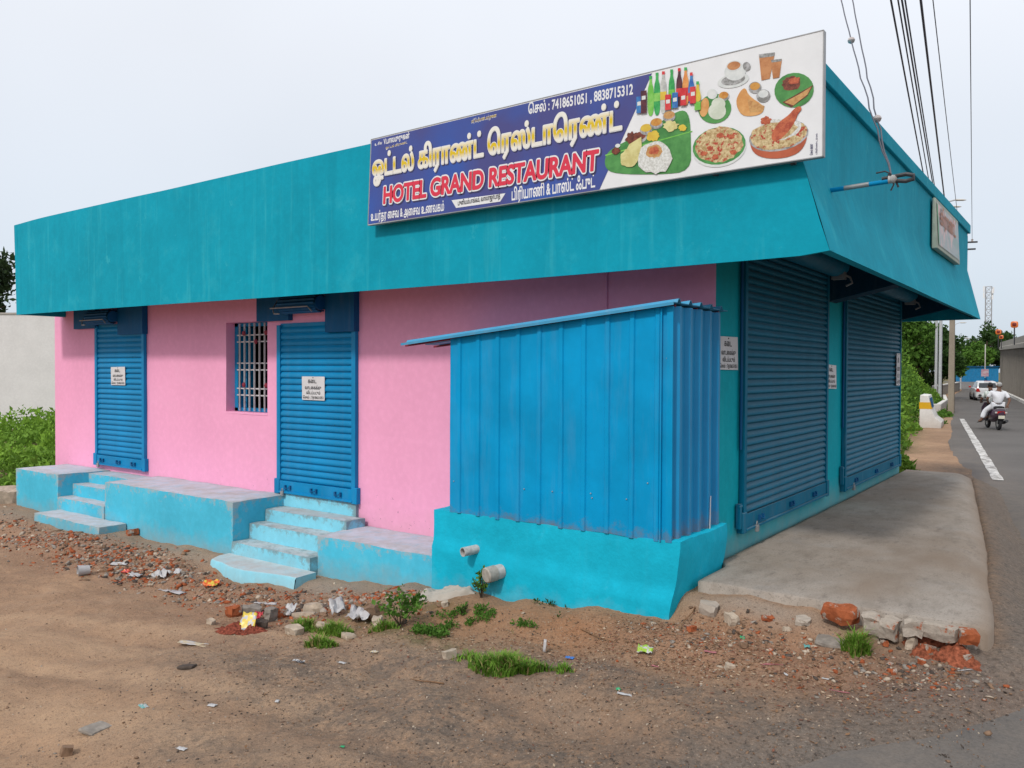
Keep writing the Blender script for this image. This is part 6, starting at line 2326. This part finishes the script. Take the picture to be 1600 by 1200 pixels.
# ================================================================ RUBBLE AND LITTER
def pebbles(name, label, n, region, smin, smax, mats, seed, weights=None, flat=.6, sink=.3):
    """irregular small stones as real geometry, one object"""
    r = np.random.default_rng(seed)
    x, y, k = region(n, r)
    n = len(x)
    ico = np.array([(0, 0, 1), (.89, 0, .45), (.28, .85, .45), (-.72, .53, .45), (-.72, -.53, .45), (.28, -.85, .45), (.72, .53, -.45), (-.28, .85, -.45), (-.89, 0, -.45), (-.28, -.85, -.45), (.72, -.53, -.45), (0, 0, -1)])
    fc = np.array([(0, 1, 2), (0, 2, 3), (0, 3, 4), (0, 4, 5), (0, 5, 1), (1, 6, 2), (2, 7, 3), (3, 8, 4), (4, 9, 5), (5, 10, 1), (2, 6, 7), (3, 7, 8), (4, 8, 9), (5, 9, 10), (1, 10, 6), (11, 7, 6), (11, 8, 7), (11, 9, 8), (11, 10, 9), (11, 6, 10)])
    s = smin * (smax / smin) ** (r.uniform(0, 1, n) ** 2.2)
    if k is not None:
        s = s * k
    sc = np.stack([s * r.uniform(.7, 1.4, n), s * r.uniform(.6, 1.1, n), s * flat * r.uniform(.6, 1.2, n)], 1)
    a = r.uniform(0, 6.283, n)
    jit = 1 + .28 * r.normal(size=(n, 12, 1)).clip(-1.6, 1.6)
    P = ico[None] * jit * sc[:, None, :]
    tx = r.normal(size=n) * .35
    P[:, :, 2] += P[:, :, 0] * tx[:, None]
    ca, sa = np.cos(a)[:, None], np.sin(a)[:, None]
    X = P[:, :, 0] * ca - P[:, :, 1] * sa + x[:, None]
    Y = P[:, :, 0] * sa + P[:, :, 1] * ca + y[:, None]
    Z = P[:, :, 2] + (ground_z(x, y) + sc[:, 2] * (1 - sink * 2) * .7)[:, None]
    V = np.stack([X, Y, Z], 2).reshape(-1, 3)
    F = (fc[None] + (np.arange(n) * 12)[:, None, None]).reshape(-1, 3)
    ob = np_obj(name, V, F, mats)
    mi = r.choice(len(mats), n, p=weights)
    ob.data.polygons.foreach_set('material_index', np.repeat(mi, 20).astype(np.int32))
    return tag(ob, label, 'rubble', None, 'stuff')


def brick_mat(name, amount, a=(0.33, 0.095, 0.040), pl=(.42, .36, .30)):
    k = MatB(name, .92, .08)
    c = k.mix(k.ramp(k.noise(20, 5, .7), .3, .7), tint(a, .65), tint(a, 1.2))
    c = k.mix(k.ramp(k.noise(11, 6, .7, off=(3, 3, 1)), amount + .03, amount - .03), c, k.mix(k.ramp(k.noise(30, 5, .7), .3, .7), tint(pl, .7), pl))
    k.color(c)
    k.bump(k.noise(40, 5, .7), .8, .006)
    k.bump(k.noise(9, 4, .6), .6, .02)
    return k.m


M['brick'] = brick_mat('broken_brick', .42)
M['mortar_block'] = brick_mat('plastered_brick', .60)
M['brick_dust'] = plain('brick_dust', (0.235, 0.072, 0.038), .95, .1, 0, .6, 50)
M['mortar'] = wall_paint('mortar_lump', (0.36, 0.31, 0.26), streak=0, chips=.4, chip_c=(.30, .12, .06), var=.2, bump=.8)
M['mortar_dirty'] = wall_paint('dirty_mortar', (0.285, 0.23, 0.175), streak=0, chips=.4, chip_c=(.22, .14, .09), var=.2, bump=.8)
M['stone_grey'] = plain('grey_stone', (0.24, 0.21, 0.18), .85, .2, 0, .25, 18)
M['stone_pale'] = plain('pale_stone', (0.40, 0.325, 0.25), .85, .2, 0, .25, 18)
M['stone_brown'] = plain('brown_stone', (0.20, 0.125, 0.08), .9, .2, 0, .25, 18)
M['chip_dark'] = plain('dark_chip', (0.075, 0.058, 0.048), .9, .2, 0, .3, 18)
RM = [M['brick'], M['stone_grey'], M['stone_pale'], M['stone_brown'], M['chip_dark']]


def reg(spots):
    def f(n, r):
        tot = sum(s[4] for s in spots)
        X, Y, K = [], [], []
        for cx, cy, rx, ry_, w, k in spots:
            m_ = int(n * w / tot)
            X.append(cx + r.normal(size=m_) * rx)
            Y.append(cy + r.normal(size=m_) * ry_)
            K.append(np.full(m_, k))
        x, y, k = np.concatenate(X), np.concatenate(Y), np.concatenate(K)
        # nothing lies inside the building or under the apron
        ok = ~((y > -.8) | ((x < -5.4) & (x > -11.1) & (y > -.82)) | ((x > -9.7) & (x < -7.75) & (y > -1.18)) | ((x > -5.6) & (x < -4) & (y > -1.2)) | ((x > -2.32) & (x < .16) & (y > -1.02)))
        return x[ok], y[ok], k[ok]
    return f


pebbles('rubble', 'strip of broken brick and stone rubble below the long blue platform', 6500,
        reg([(-7.4, -1.5, 1.1, .20, 5, 1.0), (-6.2, -1.45, .7, .20, 3, 1.1), (-8.8, -1.7, .8, .2, 1.6, .8), (-5.2, -1.6, .6, .2, 1.2, .9), (-4.2, -1.55, .5, .22, 1.5, .9), (-3.4, -1.45, .5, .22, 2.0, .9), (-2.7, -1.3, .4, .16, 1.5, .9), (-10.3, -1.5, .6, .3, .8, .8)]), .006, .042, RM, 41, [.33, .15, .12, .27, .13], .6, .5)
pebbles('loose_rubble', 'loose brick and mortar crumbs spilling from the broken apron edge', 3000,
        reg([(1.1, -1.15, .55, .16, 4, 1), (.45, -1.2, .3, .18, 2.0, .9), (1.75, -1.1, .22, .14, 2.2, 1.1), (.6, -1.6, .7, .22, 1.6, .7), (1.6, -1.45, .4, .2, 1.2, .8)]), .003, .024, RM, 42, [.20, .12, .12, .36, .20], .55, .45)


def lot(n, r):
    x = r.uniform(-9, 2.2, n)
    y = r.uniform(-5.0, -1.2, n)
    d = np.hypot(x - 1.5, y + 4)
    k = vnoise(x * .9, y * .9, 91) + .6 * vnoise(x * 2.5, y * 2.5, 95)
    near = np.exp(-((y + 2.4) / .9) ** 2) * (x > -3.5) * .35
    left_clear = smooth(-1.5, -4.5, x + .8 * vnoise(x * .7, y * .7, 88))
    ok = (r.uniform(0, 1, n) > .85 * left_clear) & (r.uniform(-.35, .75, n) < k + near) & (r.uniform(0, 1, n) < .35 + .65 * np.exp(-(d / 4.5) ** 2))
    return x[ok], y[ok], None


pebbles('gravel', 'fine gravel and dirt crumbs scattered over the lot', 85000, lot, .0018, .0095, [M['stone_brown'], M['chip_dark'], M['stone_pale'], M['stone_grey']], 43, [.46, .38, .05, .11], .6)

# dry leaf litter and flakes
def litter(name, label, n, cfg, mats, seed, size):
    r = np.random.default_rng(seed)
    x, y, _ = reg(cfg)(n, r)
    n = len(x)
    P = np.stack([x, y, ground_z(x, y) + .004], 1)
    V, F = leaves(P, size, .5, r, up=0.0, long=2.2)
    V = V.reshape(n, 4, 3)
    V[:, :, 2] = P[:, None, 2] + np.abs(V[:, :, 2] - P[:, None, 2]) * .35
    ob = np_obj(name, V.reshape(-1, 3), F, mats)
    ob.data.polygons.foreach_set('material_index', r.integers(0, len(mats), n).astype(np.int32))
    return tag(ob, label, 'litter', None, 'stuff')


M['dry_leaf'] = plain('dry_leaf', (0.20, 0.115, 0.065), .9, .1, 0, .3, 20)
M['dry_leaf_red'] = plain('reddish_dry_leaf', (0.17, 0.075, 0.05), .9, .1, 0, .3, 20)
M['dry_leaf_pale'] = plain('pale_dry_leaf', (0.36, 0.27, 0.19), .9, .1, 0, .3, 20)
litter('leaf_litter', 'dry leaf litter and chips on the dirt between shed and road', 6500, [(.35, -1.35, .45, .20, 3, 1), (-.4, -1.7, .6, .15, 1.2, 1), (1.1, -1.5, .5, .2, 2.0, 1), (-1.2, -1.9, .8, .2, 1.0, 1), (-3.2, -1.8, .6, .25, 1, 1), (-2, -2.4, 1.2, .5, 1.2, 1), (.6, -2.1, .8, .25, 1, 1)], [M['dry_leaf'], M['dry_leaf_red'], M['dry_leaf'], M['dry_leaf_pale']], 51, .010)


def lump(name, label, cat, px, py, size, mat, seed, rz=0.0, tilt=(0, 0), group=None, sharp=.10, lift=.35, at=None):
    """a broken stone or brick bat: rough block with knocked off corners"""
    r = np.random.default_rng(seed)
    p = at if at is not None else on_ground(px, py)
    sx, sy, sz = size
    mb = MB()
    n = 3
    mb.rough_box(-sx / 2, sx / 2, -sy / 2, sy / 2, -sz / 2, sz / 2, min(size) / 2.2, 0, min(size) * .12)
    for i, v in enumerate(mb.v):
        q = Vector(v)
        w = mnoise.noise_vector(q * (2.2 / max(size)) + Vector((seed * 3.7, 1, seed))) * sharp * min(size) * 2.2
        w2 = mnoise.noise_vector(q * (9 / max(size)) + Vector((seed, 5, 2))) * sharp * min(size) * .9
        c = Vector((q.x / (sx / 2), q.y / (sy / 2), q.z / (sz / 2)))
        k = max(0, c.length - 1.25) * .16
        mb.v[i] = tuple(q * (1 - k) + w + w2)
    o = mb.build(name, mat)
    for f in o.data.polygons:
        f.use_smooth = False
    o.location = (p[0], p[1], p[2] + sz * lift)
    o.rotation_euler = (tilt[0], tilt[1], rz)
    return tag(o, label, cat, group)


def apron_lump(name, label, cat, px, py, size, mat, seed, rz, tilt, group, y=None):
    p = on_y(px, py, y) if y is not None else on_ground(px, py)
    return lump(name, label, cat, 0, 0, size, mat, seed, rz, tilt, group, lift=0, at=p)


BG = 'bricks and stones along the broken apron edge'
apron_lump('brick', 'large orange and white brick bat propped against the apron edge', 'brick', 1313, 958, (.215, .12, .105), M['brick'], 3, -.12, (.18, .05), BG, -.80)
apron_lump('mortar_block', 'first rounded mortar block in the row right of the big brick bat', 'stone', 1362, 973, (.10, .12, .125), M['mortar_block'], 4, .1, (.1, -.1), BG, -.80)
apron_lump('mortar_block', 'second mortar block in the row, patched with brick red', 'stone', 1390, 981, (.105, .12, .12), M['mortar_block'], 5, -.1, (.1, .1), BG, -.80)
apron_lump('mortar_block', 'pale crumbling mortar block in the middle of the row', 'stone', 1426, 982, (.12, .12, .105), M['mortar_block'], 6, .2, (0, .1), BG, -.80)
apron_lump('brick', 'long mortar covered brick at the right of the row', 'brick', 1470, 986, (.20, .11, .09), M['mortar_block'], 7, -.05, (.1, .04), BG, -.79)
apron_lump('brick', 'broken orange brick end under the rounded apron corner', 'brick', 1513, 995, (.11, .10, .075), M['brick'], 8, .3, (.2, .1), BG, -.79)
for k, (px, py, s, mt, lab) in enumerate((
        (1367, 997, (.07, .06, .05), 'stone_pale', 'small white plaster lump below the first mortar block'), (1401, 1000, (.075, .05, .045), 'stone_pale', 'small white plaster lump below the second mortar block'),
        (1424, 1012, (.06, .05, .09), 'stone_pale', 'upright white plaster piece beside the brick dust heap'), (1382, 1008, (.045, .04, .035), 'brick', 'small orange brick crumb right of the grass tuft by the slab'),
        (1432, 997, (.08, .06, .05), 'brick', 'dark red brick piece on top of the brick dust heap, left'), (1458, 1000, (.07, .06, .06), 'brick', 'orange brick piece on top of the brick dust heap, right'),
        (1508, 1033, (.07, .06, .05), 'brick', 'orange brick piece at the right foot of the brick dust heap'), (1397, 1053, (.04, .035, .03), 'brick', 'lone orange brick crumb on the track below the row'),
        (1143, 974, (.10, .07, .08), 'stone_pale', 'jagged white stone below the mortar slump'), (1108, 958, (.13, .10, .09), 'mortar', 'rounded mortar lump beside the plinth corner'),
        (1140, 1045, (.06, .05, .04), 'stone_pale', 'tan pebble stone on the edge of the dark track'), (1080, 985, (.06, .05, .04), 'brick', 'reddish stone right of the plinth corner'),
        (1162, 1010, (.06, .05, .03), 'stone_brown', 'flat brown stone left of the broken slab'))):
    lump('brick_piece' if mt == 'brick' else 'stone', lab, 'brick' if mt == 'brick' else 'stone', px, py, s, M[mt], 60 + k, k * .7, (.1, .15), BG)
for k, (px, py, s, mt, lab) in enumerate((
        (1255, 972, (.09, .07, .05), 'mortar', 'mortar lump left of the big orange and white brick bat'), (1200, 968, (.07, .05, .04), 'brick', 'brick chip under the middle of the apron edge'),
        (1345, 995, (.06, .05, .04), 'brick', 'brick chip between the big brick bat and the grass tuft'), (1450, 1016, (.08, .06, .05), 'brick', 'brick lump half sunk in the brick dust heap, centre'),
        (1484, 1013, (.06, .05, .05), 'brick', 'brick lump half sunk in the brick dust heap, right'), (1521, 1012, (.07, .05, .04), 'mortar', 'pale mortar piece right of the brick dust heap'),
        (1496, 1004, (.06, .05, .05), 'stone_grey', 'grey stone below the broken orange brick end'), (1440, 1036, (.05, .04, .03), 'brick', 'brick crumb in front of the brick dust heap'),
        (1230, 985, (.05, .04, .03), 'stone_pale', 'pale stone chip above the broken slab'))):
    lump('brick_piece' if mt == 'brick' else 'stone', lab, 'brick' if mt == 'brick' else 'stone', px, py, s, M[mt], 260 + k, k * .9, (.15, .1), BG, .14, .2)
apron_lump('broken_slab', 'flat grey broken slab lying left of the grass tuft by the apron', 'slab', 1300, 1001, (.20, .22, .035), M['stone_grey'], 71, .1, (.10, .05), BG)
RG = 'bricks and stones in the rubbish heap'
for k, (px, py, s, mt, lab) in enumerate((
        (364, 962, (.13, .10, .11), 'brick', 'round orange brick lump at the left of the rubbish heap'), (393, 957, (.17, .10, .07), 'stone_grey', 'grey block behind the yellow wrapper'),
        (423, 970, (.12, .07, .14), 'stone_grey', 'upright grey stone right of the yellow wrapper'), (440, 964, (.10, .08, .10), 'brick', 'dark red brick piece right of the upright grey stone'),
        (493, 955, (.19, .12, .09), 'stone_pale', 'large tan stone above the grass in the rubbish heap'), (584, 963, (.15, .12, .12), 'stone_brown', 'brown stone left of the leafy sapling'),
        (590, 977, (.11, .08, .08), 'stone_pale', 'pale stone just below the brown stone by the sapling'), (460, 990, (.15, .10, .07), 'stone_pale', 'tan stone in front of the grass in the rubbish heap'),
        (407, 980, (.12, .08, .07), 'chip_dark', 'dark stone at the foot of the yellow wrapper'), (509, 984, (.07, .16, .06), 'stone_pale', 'long pale stone lying between two grass tufts'),
        (545, 997, (.15, .08, .04), 'stone_pale', 'flat pale stone below the grey plastic bag'), (475, 963, (.22, .06, .04), 'stone_pale', 'thin pale broken slab under the large tan stone'),
        (703, 1027, (.10, .06, .06), 'stone_pale', 'lone white stone on the bank left of the large grass tuft'), (695, 947, (.07, .06, .05), 'stone_pale', 'small tan stone by the white cement spill'),
        (330, 975, (.07, .05, .05), 'stone_pale', 'small pale stone left of the brick lump'), (12, 785, (.5, .35, .30), 'stone_pale', 'big tan boulder at the left end of the platform'),
        (150, 1140, (.16, .11, .02), 'stone_grey', 'flat grey slab half sunk in the sand at lower left'), (105, 1178, (.07, .06, .05), 'stone_brown', 'rounded brown stone at the lower left corner'),
        (292, 1043, (.12, .08, .02), 'chip_dark', 'dark flat patch stone set in the sand'), (207, 835, (.14, .1, .08), 'brick', 'reddish brick bat at the foot of the blue step'))):
    nm = {'brick': 'brick_piece'}.get(mt, 'stone')
    lump(nm, lab, 'brick' if mt == 'brick' else 'stone', px, py, s, M[mt], 90 + k, k * .9, (.12, .1), RG)

# mounds: brick dust, mortar slump, cement spill
def mound(name, label, kind, cx, cy, rx, ry_, h, mat, seed, n=34, rot=0.0, rough=.25):
    V, F = [], []
    for j in range(n + 1):
        for i in range(n + 1):
            u, v = i / n * 2 - 1, j / n * 2 - 1
            x, y = u * rx, v * ry_
            xr, yr = x * math.cos(rot) - y * math.sin(rot) + cx, x * math.sin(rot) + y * math.cos(rot) + cy
            q = math.hypot(u, v) * (1 + .35 * float(fbm(u * 2 + seed, v * 2, seed, 3)))
            z = h * max(0, 1 - q * q) ** .8 * (1 + rough * 2 * float(fbm(xr * 14, yr * 14, seed + 3, 3))) - .05 * (q > 1) - .004
            V.append((xr, yr, gz(xr, yr) + z if False else z))
            F.append(0)
    V = np.array(V)
    V[:, 2] += ground_z(V[:, 0], V[:, 1])
    ii = np.arange((n + 1) ** 2).reshape(n + 1, n + 1)
    Q = np.stack([ii[:-1, :-1], ii[:-1, 1:], ii[1:, 1:], ii[1:, :-1]], -1).reshape(-1, 4)
    o = np_obj(name, V, Q, mat, None, True)
    return tag(o, label, None if kind == 'structure' else 'heap', None, kind)


p = on_ground(1470, 1018)
mound('brick_dust_heap', 'heap of crumbled orange brick dust below the row of blocks', 'stuff', p[0], p[1], .24, .13, .06, M['brick_dust'], 3, rot=-.2, rough=1.2)
p = on_ground(375, 985)
mound('red_powder_heap', 'spill of dark red powder at the left of the rubbish heap', 'stuff', p[0], p[1], .27, .13, .035, plain('red_powder', (0.17, 0.045, 0.028), .95, .1, 0, .75, 55), 5, rot=.3, rough=1.1)
p = on_ground(695, 935)
mound('cement_spill', 'whitish cement spill at the left foot of the shed plinth', 'structure', p[0], p[1], .30, .13, .09, wall_paint('cement_spill', (.40, .36, .31), streak=0, chips=.3, chip_c=(.55, .53, .5), bump=.8), 9, rot=.3, rough=.4)


# ---- papers, wrappers, bags
def crumple(name, label, cat, px, py, w, l, amp, mat, seed, rz=0.0, n=9, stand=0.0, group='litter on the lot', mat2=None):
    p = on_ground(px, py)
    w, l, amp = w * .85, l * .85, amp * .85
    V, Q = [], []
    for j in range(n):
        for i in range(n):
            u, v = i / (n - 1) - .5, j / (n - 1) - .5
            k = 1 + .25 * float(vnoise(u * 3 + seed, v * 3, seed))
            x, y = u * w * k, v * l * k
            z = amp * (1.1 * abs(float(fbm(u * 3.3 + seed * 1.7, v * 3.3, seed, 2))) * 2 + .5 * float(vnoise(u * 9, v * 9 + seed, seed + 1))) + amp * .4
            V.append((x, y * math.cos(stand), z + (v + .5) * l * math.sin(stand)))
    for j in range(n - 1):
        for i in range(n - 1):
            Q.append((j * n + i, j * n + i + 1, (j + 1) * n + i + 1, (j + 1) * n + i))
    mb = MB().add(V, Q)
    mats = [mat]
    if mat2:
        mats.append(mat2)
        for q in range(len(Q)):
            if float(vnoise((q % (n - 1)) * .8 + seed, (q // (n - 1)) * .8, seed + 9)) > .08:
                mb.mi[q] = 1
    o = mb.build(name, mats)
    so = o.modifiers.new('thickness', 'SOLIDIFY')
    so.thickness = .0015
    o.location = (p[0], p[1], p[2] + .003)
    o.rotation_euler = (0, 0, rz)
    return tag(o, label, cat, group)


W_ = plain('white_plastic', (.43, .42, .42), .4, .4, 0, .1)
G_ = plain('grey_plastic_bag', (.38, .36, .36), .4, .4, 0, .15)
C_ = {'yellow': plain('yellow_wrapper', (.62, .46, .06), .35, .5), 'orange': plain('orange_wrapper', (.68, .14, .03), .35, .5), 'red': plain('red_wrapper', (.42, .03, .04), .35, .5), 'green': plain('green_wrapper', (.02, .30, .12), .35, .5),
      'lime': plain('lime_wrapper', (.30, .46, .05), .35, .5), 'blue': plain('blue_scrap', (.05, .16, .45), .4, .5), 'pink': plain('faded_pink_plastic', (.34, .12, .13), .5, .4), 'teal': plain('teal_scrap', (.12, .32, .30), .4, .4), 'buff': plain('buff_paper', (.46, .38, .26), .8)}
for k, (nm, lab, cat, px, py, w, l, am, mt, rz, st, m2) in enumerate((
        ('plastic_wrapper', 'yellow striped wrapper standing in the rubbish heap', 'wrapper', 388, 984, .15, .17, .02, C_['yellow'], .5, .9, W_),
        ('plastic_wrapper', 'red wrapper behind the yellow striped wrapper', 'wrapper', 403, 968, .10, .10, .03, C_['red'], .2, .5, None),
        ('plastic_bag', 'crumpled clear grey plastic bag left of the brown stone', 'plastic bag', 562, 970, .24, .18, .06, G_, .4, .3, W_),
        ('plastic_bag', 'tall crumpled whitish plastic bag above the grass tufts', 'plastic bag', 527, 962, .16, .18, .05, W_, 1.2, .8, G_),
        ('plastic_bag', 'small white crumpled bag right of the upright grey stone', 'plastic bag', 452, 963, .12, .14, .05, W_, .2, .6, None),
        ('paper_strip', 'buff printed paper strip lying left of the rubbish heap', 'paper', 302, 1007, .34, .08, .01, C_['buff'], .25, 0, W_),
        ('cloth_scrap', 'long pale twisted cloth behind the grey block', 'cloth', 415, 945, .26, .06, .02, G_, .5, 0, None),
        ('plastic_wrapper', 'bright orange wrapper on the dirt below the steps', 'wrapper', 331, 916, .18, .13, .035, C_['orange'], .3, .2, C_['yellow']),
        ('plastic_bag', 'crumpled white bag on the rubble strip', 'plastic bag', 252, 904, .20, .14, .05, W_, .3, .3, None),
        ('plastic_wrapper', 'small white scrap right of the crumpled white bag', 'wrapper', 277, 897, .09, .07, .02, W_, .5, .5, None),
        ('plastic_bag', 'flat translucent grey plastic strip below the white bag', 'plastic bag', 268, 925, .40, .09, .015, G_, .15, 0, None),
        ('paper_strip', 'grey white paper below the orange scrap on the rubble', 'paper', 210, 901, .22, .10, .02, W_, .2, .2, G_),
        ('plastic_wrapper', 'small orange red scrap on the rubble strip', 'wrapper', 197, 896, .14, .08, .03, C_['orange'], .3, .2, C_['red']),
        ('plastic_piece', 'white plastic splinter sticking from the rubble strip', 'plastic', 186, 884, .22, .06, .02, W_, .7, .4, None),
        ('plastic_wrapper', 'green and white snack wrapper between shed and road', 'wrapper', 1008, 1020, .12, .08, .02, C_['lime'], .3, .3, W_),
        ('plastic_scrap', 'small blue plastic scrap right of the large grass tuft', 'wrapper', 890, 1030, .07, .04, .012, C_['blue'], .1, 0, None),
        ('paper_strip', 'white paper strip lying on the dark track', 'paper', 976, 1086, .115, .03, .006, W_, .1, 0, None),
        ('plastic_scrap', 'green bottle label beside the white paper strip', 'wrapper', 966, 1079, .035, .025, .01, C_['green'], .3, .2, None),
        ('slipper_sole', 'faded pink rubber sole on the leaf litter', 'sole', 1110, 1020, .10, .028, .006, C_['pink'], .1, .1, None),
        ('plastic_scrap', 'dull pink scrap left of the pink sole', 'wrapper', 1023, 1042, .06, .02, .005, C_['pink'], 0, 0, None),
        ('plastic_scrap', 'teal green scrap near the mortar slump', 'wrapper', 1160, 999, .035, .03, .012, C_['green'], .4, .3, None),
        ('plastic_scrap', 'pale teal scrap left of the broken slab', 'wrapper', 1261, 1013, .045, .035, .012, C_['teal'], .4, .3, None),
        ('paper_strip', 'thin upright white plastic sliver beside the large grass tuft', 'plastic', 851, 1020, .025, .10, .01, G_, .3, 1.2, None),
        ('dried_stick', 'dark pink stick lying on the right of the track', 'stick', 1312, 1082, .13, .012, .006, C_['pink'], .12, 0, None),
        ('plastic_strip', 'pinkish plastic string curving on the leaf litter', 'string', 1205, 1040, .16, .008, .008, C_['pink'], .55, 0, None),
        ('paper_strip', 'pale white straw at the road edge by the brick dust', 'straw', 1508, 1048, .12, .007, .004, W_, .9, 0, None),
        ('paper_scrap', 'grey green paper scrap on the sand at the lower left', 'paper', 224, 1104, .09, .05, .004, C_['teal'], -.2, 0, W_),
        ('paper_scrap', 'small white paper scrap on the sand, middle left', 'paper', 332, 1103, .06, .04, .006, W_, .3, 0, None),
        ('paper_scrap', 'white paper scrap near the bottom edge on the left', 'paper', 284, 1171, .07, .035, .006, W_, .2, 0, None),
        ('foil_packet', 'dark foil packet on the dirt below the rubbish heap', 'packet', 467, 1035, .12, .04, .012, M['dark_metal'], .1, 0, W_),
        ('paper_scrap', 'pale scrap right of the dark foil packet', 'paper', 535, 1037, .07, .03, .008, W_, .1, 0, None),
        ('paper_scrap', 'pale scrap on the dirt below the sapling', 'paper', 585, 1020, .07, .035, .01, C_['buff'], .2, 0, W_),
        ('paper_scrap', 'tiny white scrap in the middle of the lot', 'paper', 433, 1098, .03, .03, .01, W_, .4, .2, None),
        ('paper_scrap', 'small green scrap near the bottom of the lot', 'paper', 535, 1168, .03, .02, .006, C_['green'], .4, 0, None),
        ('paper_scrap', 'tiny curled white scrap on the track, right of the tan pebble', 'paper', 1228, 1056, .04, .015, .01, W_, -.6, .3, None),
        ('paper_scrap', 'white scrap lying right of the curled scrap', 'paper', 1290, 1062, .05, .012, .006, W_, 0, 0, None))):
    crumple(nm, lab, cat, px, py, w, l, am, mt, 200 + k, rz, 9 if w > .05 else 5, st, mat2=m2)
p = on_ground(140, 897)
cup = thing('paper_cup', 'white paper cup lying on its side on the sand', 'cup', tuple(p), 'litter on the lot')
ax = Vector((-.3, -1, .02)).normalized()
c0 = Vector(p) + Vector((0, 0, .05))
mb = MB().loft([ring_at(c0, ax, .048), ring_at(c0 + ax * .12, ax, .062), ring_at(c0 + ax * .12, ax, .058), ring_at(c0 + ax * .005, ax, .044)], cap=False)
mb.f.append(tuple(range(0, 18))); mb.mi.append(0); mb.sm.append(False)
mb.build('cup_wall', W_, cup)
for k, (pa, pb, lab) in enumerate((((1180, 930), (1060, 965), 'thin dry twig by the plinth corner'), ((905, 985), (960, 1005), 'dry twig crossing the red bank'), ((690, 1070), (640, 1062), 'dry twig on the track below the rubbish heap'), ((150, 895), (185, 893), 'short stick beside the paper cup'))):
    a_, b2 = on_ground(*pa), on_ground(*pb)
    if lab.startswith('thin dry'):
        a_, b2 = on_ground(1085, 950), on_ground(1062, 985)
    pts = [Vector(a_).lerp(Vector(b2), q) + Vector((.01 * math.sin(q * 7 + k), .01 * math.cos(q * 5), .008)) for q in np.linspace(0, 1, 6)]
    o = MB().tube(pts, .004, 6, taper=[.005, .005, .004, .004, .003, .002]).build('twig', M['dry_leaf'])
    tag(o, lab, 'twig', 'twigs on the dirt')
